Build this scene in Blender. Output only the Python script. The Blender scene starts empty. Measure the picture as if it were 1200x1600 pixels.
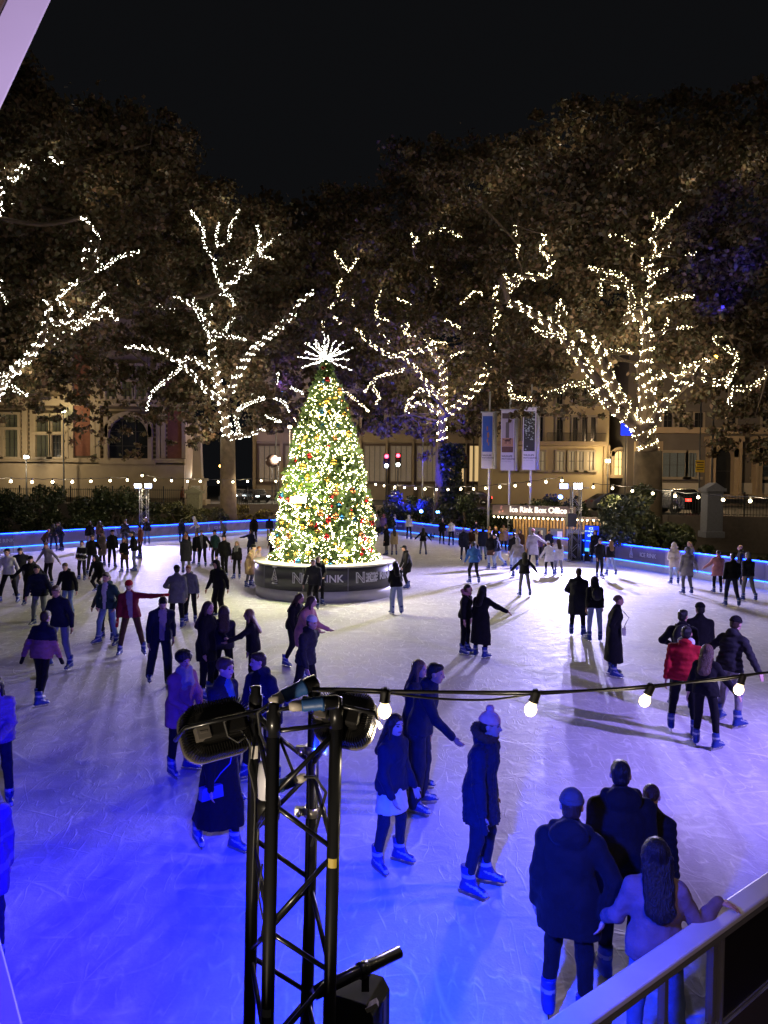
import bpy, bmesh, math, random
import numpy as np
from mathutils import Vector, Matrix
from mathutils.bvhtree import BVHTree
random.seed(7); rng = np.random.default_rng(7)
scene = bpy.context.scene
COL = scene.collection
PI = math.pi; R = math.radians

# ------------------------------------------------------------------ camera maths (photograph measured in 1200x1600 units)
CAMZ, F = 4.05, 1156.0
PITCH, ROLL = R(2.0), R(0.5)
_fw = Vector((0, math.cos(PITCH), -math.sin(PITCH)))
_up0 = Vector((0, math.sin(PITCH), math.cos(PITCH)))
_rt0 = Vector((1, 0, 0))
_rt = _rt0 * math.cos(ROLL) + _up0 * math.sin(ROLL)
_up = -_rt0 * math.sin(ROLL) + _up0 * math.cos(ROLL)
def ray(px, py): return _fw + _rt * ((px - 600) / F) + _up * ((800 - py) / F)
def atz(px, py, z=0.0):
    d = ray(px, py); t = (z - CAMZ) / d.z
    return Vector((0, 0, CAMZ)) + d * t
def atY(px, py, Y):
    d = ray(px, py)
    return Vector((0, 0, CAMZ)) + d * (Y / d.y)
cam = bpy.data.cameras.new('camera'); cam_o = bpy.data.objects.new('camera', cam); COL.objects.link(cam_o)
cam.sensor_fit = 'VERTICAL'; cam.sensor_height = 36; cam.sensor_width = 27; cam.lens = 36 * F / 1600
cam.clip_start = 0.05; cam.clip_end = 2000
m = Matrix((( _rt.x, _up.x, -_fw.x), (_rt.y, _up.y, -_fw.y), (_rt.z, _up.z, -_fw.z))).to_4x4()
m.translation = (0, 0, CAMZ); cam_o.matrix_world = m
scene.camera = cam_o

# ------------------------------------------------------------------ object helpers
def tag(o, label=None, cat=None, group=None, kind=None):
    if label: o['label'] = label
    if cat: o['category'] = cat
    if group: o['group'] = group
    if kind: o['kind'] = kind
    return o
def link(name, me, mats=(), parent=None):
    o = bpy.data.objects.new(name, me); COL.objects.link(o)
    if parent is not None: o.parent = parent
    if not isinstance(mats, (list, tuple)): mats = [mats]
    if me is not None:
        for mt in mats: me.materials.append(mt)
    return o
def empty(name, loc=(0, 0, 0), rz=0):
    o = bpy.data.objects.new(name, None); COL.objects.link(o)
    o.location = loc; o.rotation_euler = (0, 0, rz); o.empty_display_size = 0.1
    return o
def np_mesh(name, V, Q, smooth=False, mi=None):
    V = np.asarray(V, np.float32); Q = np.asarray(Q, np.int32)
    me = bpy.data.meshes.new(name); n = Q.shape[1]
    me.vertices.add(len(V)); me.vertices.foreach_set('co', V.ravel())
    me.loops.add(Q.size); me.loops.foreach_set('vertex_index', Q.ravel())
    me.polygons.add(len(Q)); me.polygons.foreach_set('loop_start', np.arange(0, Q.size, n, dtype=np.int32))
    if smooth: me.polygons.foreach_set('use_smooth', np.ones(len(Q), bool))
    if mi is not None: me.polygons.foreach_set('material_index', np.asarray(mi, np.int32))
    me.update(calc_edges=True)
    return me
class MB:
    def __init__(s): s.v = []; s.f = []; s.mi = []; s.cur = 0; s.sm = []
    def add(s, vs, fs, smooth=False):
        b = len(s.v); s.v += [tuple(v) for v in vs]
        for f in fs: s.f.append([b + i for i in f]); s.mi.append(s.cur); s.sm.append(smooth)
        return s
    def box(s, c, size, rz=0, rot=None):
        hx, hy, hz = size[0] / 2, size[1] / 2, size[2] / 2
        vs = [Vector((x, y, z)) for z in (-hz, hz) for x, y in ((-hx, -hy), (hx, -hy), (hx, hy), (-hx, hy))]
        M = rot if rot is not None else Matrix.Rotation(rz, 3, 'Z')
        vs = [M @ v + Vector(c) for v in vs]
        return s.add(vs, [(3, 2, 1, 0), (4, 5, 6, 7), (0, 1, 5, 4), (1, 2, 6, 5), (2, 3, 7, 6), (3, 0, 4, 7)])
    def tube(s, pts, r, n=8, cap=True):
        pts = [Vector(p) for p in pts]
        rs = r if isinstance(r, (list, tuple)) else [r] * len(pts)
        vs = []; prev = None
        for i, p in enumerate(pts):
            d = (pts[min(i + 1, len(pts) - 1)] - pts[max(i - 1, 0)])
            d = d.normalized() if d.length > 1e-9 else Vector((0, 0, 1))
            u = prev if prev is not None else d.orthogonal()
            u = (u - d * u.dot(d)); u = u.normalized() if u.length > 1e-6 else d.orthogonal().normalized()
            prev = u; w = d.cross(u)
            for k in range(n):
                a = 2 * PI * k / n
                vs.append(p + (u * math.cos(a) + w * math.sin(a)) * rs[i])
        fs = []
        for i in range(len(pts) - 1):
            for k in range(n):
                a = i * n + k; b = i * n + (k + 1) % n
                fs.append((a, b, b + n, a + n))
        if cap: fs += [tuple(reversed(range(n))), tuple((len(pts) - 1) * n + k for k in range(n))]
        return s.add(vs, fs, True)
    def lathe(s, prof, c=(0, 0, 0), n=16, M=None, caps=True):
        vs = []; c = Vector(c)
        for r_, z in prof:
            for k in range(n):
                a = 2 * PI * k / n; v = Vector((r_ * math.cos(a), r_ * math.sin(a), z))
                vs.append((M @ v if M is not None else v) + c)
        fs = []
        for i in range(len(prof) - 1):
            for k in range(n):
                a = i * n + k; b = i * n + (k + 1) % n
                fs.append((a, b, b + n, a + n))
        if caps: fs += [tuple(reversed(range(n))), tuple((len(prof) - 1) * n + k for k in range(n))]
        return s.add(vs, fs, True)
    def ball(s, c, r, n=10, sq=(1, 1, 1)):
        h = max(4, n // 2)
        prof = [(max(1e-4, math.sin(PI * i / h)) * r, -math.cos(PI * i / h) * r) for i in range(h + 1)]
        return s.lathe(prof, c, n, Matrix.Diagonal(Vector(sq)))
    def prism(s, poly, y0, y1, M=None):
        # poly: list of (x,z) counter-clockwise seen from -y ; thickness along y
        n = len(poly); vs = [Vector((x, y0, z)) for x, z in poly] + [Vector((x, y1, z)) for x, z in poly]
        if M is not None: vs = [M @ v for v in vs]
        fs = [tuple(range(n)), tuple(reversed(range(n, 2 * n)))]
        fs += [(i, i + n, (i + 1) % n + n, (i + 1) % n) for i in range(n)]
        return s.add(vs, fs)
    def build(s, name, mats, parent=None, bevel=0):
        me = bpy.data.meshes.new(name); me.from_pydata(s.v, [], s.f)
        me.polygons.foreach_set('material_index', s.mi); me.polygons.foreach_set('use_smooth', s.sm)
        me.update()
        o = link(name, me, mats, parent)
        if bevel:
            b = o.modifiers.new('bevel', 'BEVEL'); b.width = bevel; b.segments = 2; b.limit_method = 'ANGLE'
        return o

# ------------------------------------------------------------------ materials
_M = {}
def mat(name, col=(.5, .5, .5), rough=.6, metal=0., noise=.15, nscale=8., bump=.0, bscale=40., spec=.5, emit=None, estr=0., sheen=0., coat=0., trans=0., sample=None):
    if name in _M: return _M[name]
    mt = bpy.data.materials.new(name); mt.use_nodes = True; nt = mt.node_tree
    b = nt.nodes['Principled BSDF']
    b.inputs['Roughness'].default_value = rough; b.inputs['Metallic'].default_value = metal
    b.inputs['Specular IOR Level'].default_value = spec
    if sheen: b.inputs['Sheen Weight'].default_value = sheen
    if coat: b.inputs['Coat Weight'].default_value = coat
    if trans: b.inputs['Transmission Weight'].default_value = trans
    col4 = (*col, 1)
    if noise:
        tc = nt.nodes.new('ShaderNodeTexCoord'); nz = nt.nodes.new('ShaderNodeTexNoise'); mx = nt.nodes.new('ShaderNodeMix'); mx.data_type = 'RGBA'
        nz.inputs['Scale'].default_value = nscale; nz.inputs['Detail'].default_value = 5
        nt.links.new(tc.outputs['Object'], nz.inputs['Vector'])
        mx.inputs['A'].default_value = (*[c * (1 - noise) for c in col], 1); mx.inputs['B'].default_value = (*[min(1, c * (1 + noise)) for c in col], 1)
        nt.links.new(nz.outputs['Fac'], mx.inputs['Factor']); nt.links.new(mx.outputs['Result'], b.inputs['Base Color'])
    else: b.inputs['Base Color'].default_value = col4
    if bump:
        tc = nt.nodes.new('ShaderNodeTexCoord'); nz = nt.nodes.new('ShaderNodeTexNoise'); bp = nt.nodes.new('ShaderNodeBump')
        nz.inputs['Scale'].default_value = bscale; nz.inputs['Detail'].default_value = 4
        nt.links.new(tc.outputs['Object'], nz.inputs['Vector']); nt.links.new(nz.outputs['Fac'], bp.inputs['Height'])
        bp.inputs['Strength'].default_value = bump; bp.inputs['Distance'].default_value = .02
        nt.links.new(bp.outputs['Normal'], b.inputs['Normal'])
    if emit is not None:
        b.inputs['Emission Color'].default_value = (*emit, 1); b.inputs['Emission Strength'].default_value = estr
        if sample: mt.cycles.emission_sampling = sample
    _M[name] = mt
    return mt
def leaf_mat(name, stops, rough=.55):
    if name in _M: return _M[name]
    mt = bpy.data.materials.new(name); mt.use_nodes = True; nt = mt.node_tree; b = nt.nodes['Principled BSDF']
    g = nt.nodes.new('ShaderNodeNewGeometry'); cr = nt.nodes.new('ShaderNodeValToRGB')
    el = cr.color_ramp.elements
    while len(el) < len(stops): el.new(.5)
    for e, (p, c) in zip(el, stops): e.position = p; e.color = (*c, 1)
    nt.links.new(g.outputs['Random Per Island'], cr.inputs['Fac']); nt.links.new(cr.outputs['Color'], b.inputs['Base Color'])
    b.inputs['Roughness'].default_value = rough; b.inputs['Specular IOR Level'].default_value = .3
    _M[name] = mt
    return mt
def leaves(name, C, size, mt, parent=None, jit=.4, up=0., kind=None, elong=1.3):
    """many leaf-sized folded quads at centres C"""
    C = np.asarray(C, np.float32); N = len(C)
    n = rng.normal(size=(N, 3)); n[:, 2] += up; n /= np.linalg.norm(n, axis=1)[:, None]
    a = rng.normal(size=(N, 3)); u = np.cross(n, a); u /= np.linalg.norm(u, axis=1)[:, None]; w = np.cross(n, u)
    s = (size * (1 + jit * rng.uniform(-1, 1, N)))[:, None] * .5
    fold = n * s * rng.uniform(.1, .6, (N, 1))
    V = np.stack([C - u * s * elong, C - w * s + fold, C + u * s * elong, C + w * s + fold], 1).reshape(-1, 3)
    Q = np.arange(4 * N, dtype=np.int32).reshape(N, 4)
    me = np_mesh(name, V, Q)
    o = link(name, me, mt, parent)
    if kind: o['kind'] = kind
    return o
def text_mesh(s, size=1., extrude=.01, bold=0.0, align='CENTER'):
    cu = bpy.data.curves.new('t', 'FONT'); cu.body = s; cu.size = size; cu.extrude = extrude; cu.align_x = align; cu.align_y = 'CENTER'; cu.offset = bold
    cu.resolution_u = 3
    o = bpy.data.objects.new('t', cu); COL.objects.link(o)
    dg = bpy.context.evaluated_depsgraph_get(); me = bpy.data.meshes.new_from_object(o.evaluated_get(dg))
    bpy.data.objects.remove(o); bpy.data.curves.remove(cu)
    me.materials.clear()
    return me
def place_text(name, s, size, origin, ux, uz, mt, parent=None, extrude=.01, bold=0., align='CENTER', curve=None):
    """letters laid in the plane spanned by ux (reading direction) and uz (up); curve=(centre, radius, angle0) bends them round a cylinder"""
    me = text_mesh(s, size, extrude, bold, align)
    ux = Vector(ux).normalized(); uz = Vector(uz).normalized(); nn = ux.cross(uz)
    for v in me.vertices:
        x, y, z = v.co
        if curve:
            c, r, a0 = curve; a = a0 + x / r
            v.co = Vector(c) + Vector((math.cos(a), math.sin(a), 0)) * (r + z) + Vector((0, 0, y))
        else: v.co = Vector(origin) + ux * x + uz * y + nn * z
    return link(name, me, mt, parent)
def lamp(name, kind, loc, energy, col, parent=None, radius=.1, aim=None, spot=None, blend=.5, size=None, label=None):
    l = bpy.data.lights.new(name, kind); l.energy = energy; l.color = col
    o = bpy.data.objects.new(name, l); COL.objects.link(o); o.location = loc
    if kind in ('POINT', 'SPOT'): l.shadow_soft_size = radius
    if kind == 'SPOT': l.spot_size = R(spot); l.spot_blend = blend
    if kind == 'AREA': l.shape = 'RECTANGLE'; l.size, l.size_y = size
    if aim is not None: o.rotation_euler = (Vector(aim) - Vector(loc)).to_track_quat('-Z', 'Y').to_euler()
    return o
# ------------------------------------------------------------------ signed-distance bodies turned into one continuous mesh (surface nets)
V3 = lambda *a: np.array(a, np.float64)
def unit(v):
    v = np.asarray(v, float); n = np.linalg.norm(v); return v / n if n > 1e-9 else v
def cone(a, b, ra, rb, su=1., sv=1., u=(1, 0, 0), k=.02, op='+'): return dict(t='c', a=np.asarray(a, float), b=np.asarray(b, float), ra=ra, rb=rb, su=su, sv=sv, u=np.asarray(u, float), k=k, op=op)
def ell(c, r, M=None, k=.02, op='+'): return dict(t='e', c=np.asarray(c, float), r=np.asarray(r, float), M=np.eye(3) if M is None else M, k=k, op=op)
def cut(p, n, k=.004): return dict(t='p', p=np.asarray(p, float), n=np.asarray(n, float), k=k, op='x')
def sdf_mesh(prims, vox, ripple=None, seed=0):
    lo = np.full(3, 1e9); hi = -lo
    for q in prims:
        if q['op'] != '+': continue
        if q['t'] == 'c':
            r = max(q['ra'], q['rb']) * max(q['su'], q['sv'], 1)
            lo = np.minimum(lo, np.minimum(q['a'], q['b']) - r); hi = np.maximum(hi, np.maximum(q['a'], q['b']) + r)
        elif q['t'] == 'e':
            r = q['r'].max(); lo = np.minimum(lo, q['c'] - r); hi = np.maximum(hi, q['c'] + r)
    lo -= 3 * vox; hi += 3 * vox
    n = np.ceil((hi - lo) / vox).astype(int) + 1
    ax = [(lo[i] + vox * np.arange(n[i])).astype(np.float32) for i in range(3)]
    f = np.full(n, .2, np.float32)
    for q in prims:
        if q['t'] == 'p':
            d = ((ax[0] - q['p'][0]) * q['n'][0])[:, None, None] + ((ax[1] - q['p'][1]) * q['n'][1])[None, :, None] + ((ax[2] - q['p'][2]) * q['n'][2])[None, None, :]
            f = np.maximum(f, d.astype(np.float32)); continue
        if q['t'] == 'c':
            r = max(q['ra'], q['rb']) * max(q['su'], q['sv'], 1) + q['k'] + 2.5 * vox
            b0 = np.minimum(q['a'], q['b']) - r; b1 = np.maximum(q['a'], q['b']) + r
        else:
            r = q['r'].max() + q['k'] + 2.5 * vox; b0 = q['c'] - r; b1 = q['c'] + r
        i0 = np.clip(np.floor((b0 - lo) / vox).astype(int), 0, n); i1 = np.clip(np.ceil((b1 - lo) / vox).astype(int) + 1, 0, n)
        if (i1 <= i0).any(): continue
        sl = tuple(slice(i0[i], i1[i]) for i in range(3))
        X = ax[0][sl[0]][:, None, None]; Y = ax[1][sl[1]][None, :, None]; Z = ax[2][sl[2]][None, None, :]
        if q['t'] == 'c':
            ab = q['b'] - q['a']; L2 = max(ab @ ab, 1e-10)
            w = unit(ab) if L2 > 1e-8 else V3(0, 0, 1); u = q['u'] - (q['u'] @ w) * w
            u = unit(u) if np.linalg.norm(u) > 1e-3 else unit(np.cross(w, V3(0, 1, 0.1))); v = np.cross(w, u)
            dx, dy, dz = X - q['a'][0], Y - q['a'][1], Z - q['a'][2]
            s = dx * w[0] + dy * w[1] + dz * w[2]; L = math.sqrt(L2)
            t = np.clip(s / L, 0, 1)
            qu = (dx * u[0] + dy * u[1] + dz * u[2]) / q['su']; qv = (dx * v[0] + dy * v[1] + dz * v[2]) / q['sv']; qw = s - t * L
            d = (np.sqrt(qu * qu + qv * qv + qw * qw) - (q['ra'] + (q['rb'] - q['ra']) * t)) * min(q['su'], q['sv'], 1)
        else:
            M = q['M']; dx, dy, dz = X - q['c'][0], Y - q['c'][1], Z - q['c'][2]
            e = [(dx * M[0, i] + dy * M[1, i] + dz * M[2, i]) / q['r'][i] for i in range(3)]
            k0 = np.sqrt(e[0] ** 2 + e[1] ** 2 + e[2] ** 2); k1 = np.sqrt(sum((e[i] / q['r'][i]) ** 2 for i in range(3)))
            d = k0 * (k0 - 1) / np.maximum(k1, 1e-4)
        d = d.astype(np.float32); g = f[sl]; k = q['k']
        if q['op'] == '+':
            h = np.maximum(k - np.abs(g - d), 0) / k; f[sl] = np.minimum(g, d) - h * h * k * .25
        else:
            d = -d; h = np.maximum(k - np.abs(g - d), 0) / k; f[sl] = np.maximum(g, d) + h * h * k * .25
    if ripple:
        ph = seed * 1.7
        for amp, fx, fy, fz in ripple:
            f += np.float32(amp) * (np.sin(ax[0] * fx + ph)[:, None, None] * np.cos(ax[1] * fy + ph * .7)[None, :, None] + np.sin(ax[2] * fz + ph * 1.3)[None, None, :] * np.cos((ax[0] * fx * .7)[:, None, None] + (ax[1] * fy * .6)[None, :, None])) * np.float32(.6)
    f[0] = f[-1] = .1; f[:, 0] = f[:, -1] = .1; f[:, :, 0] = f[:, :, -1] = .1
    s = f < 0
    c = [s[i:n[0] - 1 + i, j:n[1] - 1 + j, k:n[2] - 1 + k] for i in (0, 1) for j in (0, 1) for k in (0, 1)]
    alls = c[0].copy(); anys = c[0].copy()
    for x in c[1:]: alls &= x; anys |= x
    mask = anys & ~alls
    idx = np.argwhere(mask)
    if len(idx) == 0: return np.zeros((0, 3)), np.zeros((0, 4), int)
    cv = np.stack([f[idx[:, 0] + i, idx[:, 1] + j, idx[:, 2] + k] for i in (0, 1) for j in (0, 1) for k in (0, 1)], 1)
    cp = np.array([(i, j, k) for i in (0, 1) for j in (0, 1) for k in (0, 1)], np.float32)
    acc = np.zeros((len(idx), 3), np.float32); cnt = np.zeros(len(idx), np.float32)
    for a in range(8):
        for b in range(a + 1, 8):
            if np.abs(cp[a] - cp[b]).sum() != 1: continue
            x = (cv[:, a] < 0) != (cv[:, b] < 0)
            t = np.where(x, cv[:, a] / np.where(x, cv[:, a] - cv[:, b], 1), 0)
            acc += np.where(x[:, None], cp[a] + (cp[b] - cp[a]) * t[:, None], 0); cnt += x
    P = lo + (idx + acc / cnt[:, None]) * vox
    vm = np.full(mask.shape, -1, np.int64); vm[mask] = np.arange(len(idx))
    Q = []
    for axis in range(3):
        b, cc = (axis + 1) % 3, (axis + 2) % 3
        s0 = [slice(None)] * 3; s1 = [slice(None)] * 3
        s0[axis] = slice(0, -1); s1[axis] = slice(1, None)
        for q_ in (b, cc): s0[q_] = slice(1, -1); s1[q_] = slice(1, -1)
        A, B = s[tuple(s0)], s[tuple(s1)]
        for sel, flip in ((A & ~B, False), (~A & B, True)):
            e = np.argwhere(sel)
            if len(e) == 0: continue
            e[:, b] += 1; e[:, cc] += 1
            def cell(db, dc):
                x = e.copy(); x[:, b] += db; x[:, cc] += dc
                return vm[x[:, 0], x[:, 1], x[:, 2]]
            qd = np.stack([cell(-1, -1), cell(0, -1), cell(0, 0), cell(-1, 0)], 1)
            Q.append(qd[:, ::-1] if flip else qd)
    Q = np.concatenate(Q); Q = Q[(Q >= 0).all(1)]
    return P, Q
def relax(P, Q, it=1, lam=.5):
    for _ in range(it):
        S = np.zeros_like(P); C = np.zeros(len(P))
        for a, b in ((0, 1), (1, 2), (2, 3), (3, 0)):
            np.add.at(S, Q[:, a], P[Q[:, b]]); np.add.at(C, Q[:, a], 1)
            np.add.at(S, Q[:, b], P[Q[:, a]]); np.add.at(C, Q[:, b], 1)
        P = P + lam * (S / np.maximum(C, 1)[:, None] - P)
    return P
def sdf_obj(name, prims, vox, mats, parent=None, ripple=None, seed=0, slot=None, it=1):
    P, Q = sdf_mesh(prims, vox, ripple, seed)
    P = relax(P, Q, it)
    mi = slot(P[Q].mean(1)) if slot else None
    return link(name, np_mesh(name, P, Q, True, mi), mats, parent)
# ------------------------------------------------------------------ people
PAL = dict(blk=(.006, .006, .007), nav=(.011, .014, .034), gry=(.13, .13, .14), dgr=(.022, .022, .025), wht=(.62, .6, .58), bei=(.4, .31, .2), tan=(.33, .22, .13), brn=(.07, .035, .018),
           red=(.42, .012, .02), bur=(.16, .012, .025), grn=(.022, .06, .05), olv=(.07, .068, .04), pnk=(.5, .22, .22), lil=(.24, .19, .25), jea=(.13, .19, .32), ljn=(.3, .36, .48), blu=(.03, .1, .32),
           rus=(.2, .06, .03), kha=(.26, .2, .12), mau=(.3, .12, .16), wgr=(.27, .25, .26), pur=(.12, .07, .2), puf=(.2, .13, .3), cre=(.55, .48, .4), grb=(.2, .22, .3), chr=(.05, .05, .056), grm=(.17, .115, .125), crl=(.85, .36, .24))
HAIR = dict(blk=(.008, .007, .007), brn=(.035, .018, .01), lbr=(.1, .055, .03), bln=(.24, .14, .06), gin=(.25, .08, .03), gry=(.22, .21, .2))
SKIN = [(.52, .3, .22), (.45, .25, .17), (.58, .36, .28), (.3, .16, .1), (.5, .28, .2)]
def cloth(c):
    return mat('cloth_' + c, PAL[c], .85, noise=.35, nscale=11, bump=.8, bscale=13, spec=.2, sheen=.03)
def hairm(c):
    n_ = 'hair_' + c; new = n_ not in _M; mt = mat(n_, HAIR[c], .45, noise=.75, nscale=1, bump=.9, bscale=1, spec=.4)
    if new:
        nt = mt.node_tree; mp = nt.nodes.new('ShaderNodeMapping'); mp.inputs['Scale'].default_value = (95, 95, 7); tc = nt.nodes.new('ShaderNodeTexCoord'); nt.links.new(tc.outputs['Object'], mp.inputs['Vector'])
        for n in nt.nodes:
            if n.type == 'TEX_NOISE': nt.links.new(mp.outputs['Vector'], n.inputs['Vector'])
    return mt
def skinm(i): return mat('skin_%d' % i, SKIN[i], .5, noise=.08, nscale=20, spec=.35)
eye_m = mat('eye_dark', (.02, .015, .012), .2, noise=0); lip_m = mat('lips', (.35, .12, .1), .45, noise=0)
boot_m = mat('skate_plastic_blue', (.008, .032, .22), .38, noise=.2, nscale=9, spec=.5); strap_m = mat('skate_strap_grey', (.3, .33, .4), .4, noise=.1)
steel_m = mat('blade_steel', (.5, .5, .52), .25, 1., noise=.05)
def Rx(a): c, s = math.cos(a), math.sin(a); return np.array([[1, 0, 0], [0, c, -s], [0, s, c]])
def Ry(a): c, s = math.cos(a), math.sin(a); return np.array([[c, 0, s], [0, 1, 0], [-s, 0, c]])
def Rz(a): c, s = math.cos(a), math.sin(a); return np.array([[c, -s, 0], [s, c, 0], [0, 0, 1]])
POSES = dict(
    stand=dict(lean=3, la=(4, 9, 14, 5), ra=(6, 8, 18, 4), ll=(3, 4, -3, 3), rl=(4, 5, -2, 4)),
    glide=dict(lean=12, la=(8, 22, 30, 16), ra=(14, 20, 38, 12), ll=(20, 5, -10, 4), rl=(8, 8, -20, 7)),
    stride=dict(lean=13, la=(22, 20, 40, 10), ra=(-18, 22, 5, 18), ll=(24, 4, -6, 2), rl=(-12, 10, -42, 8)),
    strider=dict(lean=13, la=(-18, 22, 5, 18), ra=(22, 20, 40, 10), ll=(-12, 10, -42, 8), rl=(24, 4, -6, 2)),
    armsout=dict(lean=9, la=(12, 46, 18, 40), ra=(8, 44, 16, 40), ll=(16, 7, -12, 5), rl=(6, 9, -16, 8)),
    wide=dict(lean=7, la=(8, 24, 20, 14), ra=(6, 26, 18, 18), ll=(10, 13, -6, 12), rl=(10, 14, -8, 12)),
    tee=dict(lean=8, la=(6, 74, 10, 78), ra=(6, 70, 10, 74), ll=(12, 9, -8, 8), rl=(8, 11, -12, 9)),
    phone=dict(lean=4, la=(26, 6, 100, -24), ra=(28, 6, 104, -22), ll=(3, 4, -3, 3), rl=(5, 5, -2, 4)),
    front=dict(lean=6, la=(18, 8, 72, -28), ra=(16, 8, 70, -26), ll=(8, 4, -6, 3), rl=(3, 6, -8, 5)),
    pockets=dict(lean=2, la=(-10, 16, 22, -14), ra=(-10, 16, 22, -14), ll=(3, 4, -3, 3), rl=(4, 6, -2, 5)),
    reachr=dict(lean=8, la=(8, 18, 24, 10), ra=(20, 72, 26, 76), ll=(14, 6, -10, 5), rl=(6, 9, -14, 8)),
    reachl=dict(lean=8, la=(20, 72, 26, 76), ra=(8, 18, 24, 10), ll=(14, 6, -10, 5), rl=(6, 9, -14, 8)),
    point=dict(lean=6, la=(6, 12, 20, 6), ra=(62, 14, 80, 6), ll=(6, 4, -4, 3), rl=(3, 6, -6, 5)),
    pointl=dict(lean=6, la=(62, 14, 80, 6), ra=(6, 12, 20, 6), ll=(6, 4, -4, 3), rl=(3, 6, -6, 5)),
    rail=dict(lean=26, la=(40, 14, 78, 4), ra=(42, 14, 80, 2), ll=(10, 5, -8, 4), rl=(4, 6, -10, 5)),
    bend=dict(lean=34, la=(30, 14, 50, 4), ra=(26, 18, 46, 4), ll=(26, 5, -14, 4), rl=(14, 7, -26, 6)),
    hug=dict(lean=6, la=(30, 34, 70, -40), ra=(6, 10, 22, 4), ll=(4, 5, -3, 4), rl=(4, 6, -3, 5)),
    handr=dict(lean=6, la=(4, 12, 18, 6), ra=(10, 34, 16, 26), ll=(10, 4, -8, 3), rl=(5, 7, -10, 6)),
    handl=dict(lean=6, la=(10, 34, 16, 26), ra=(4, 12, 18, 6), ll=(10, 4, -8, 3), rl=(5, 7, -10, 6)),
    step=dict(lean=6, la=(-12, 10, 8, 6), ra=(18, 10, 36, 4), ll=(14, 3, -2, 3), rl=(-10, 5, -26, 5)),
)
def make_skates():
    # boot: sole on the blade, ankle above the origin, toe to +y
    pr = [cone((0, -.035, .10), (0, -.05, .29), .052, .058, 1, 1.15, (1, 0, 0), .03), cone((0, -.075, .095), (0, .13, .088), .046, .036, 1, 1, (1, 0, 0), .03),
          cone((0, .02, .13), (0, -.02, .2), .045, .05, 1, 1, (1, 0, 0), .04), cone((0, -.09, .066), (0, .15, .066), .044, .042, 1, .5, (1, 0, 0), .01), cut((0, 0, .05), (0, 0, -1)), cut((0, -.05, .30), (0, 0, 1))]
    P, Q = sdf_mesh(pr, .012); P = relax(P, Q, 1)
    def sl(c): return ((np.abs(c[:, 2] - .215) < .014) | (np.abs(c[:, 2] - .145 + c[:, 1] * .35) < .011) & (c[:, 1] > -.03)).astype(int)
    boot = np_mesh('skate_boot', P, Q, True, sl(P[Q].mean(1)))
    pr2 = pr[:]; P, Q = sdf_mesh(pr2, .024); bootlow = np_mesh('skate_boot_low', P, Q, True, sl(P[Q].mean(1)))
    mb = MB(); prof = [(-.15, .012), (-.135, 0), (.13, 0), (.16, .014), (.165, .03), (.1, .03), (.085, .052), (.045, .052), (.035, .03), (-.03, .03), (-.04, .052), (-.09, .052), (-.1, .03), (-.15, .03)]
    Mx = Matrix.Rotation(PI / 2, 3, 'Z')
    mb.prism(prof, -.004, .004, Mx)
    blade = bpy.data.meshes.new('blade'); blade.from_pydata(mb.v, [], mb.f); blade.update()
    for mm in (boot, bootlow): mm.materials.append(boot_m); mm.materials.append(strap_m)
    blade.materials.append(steel_m)
    return boot, bootlow, blade
BOOT, BOOTLOW, BLADE = make_skates()

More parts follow.
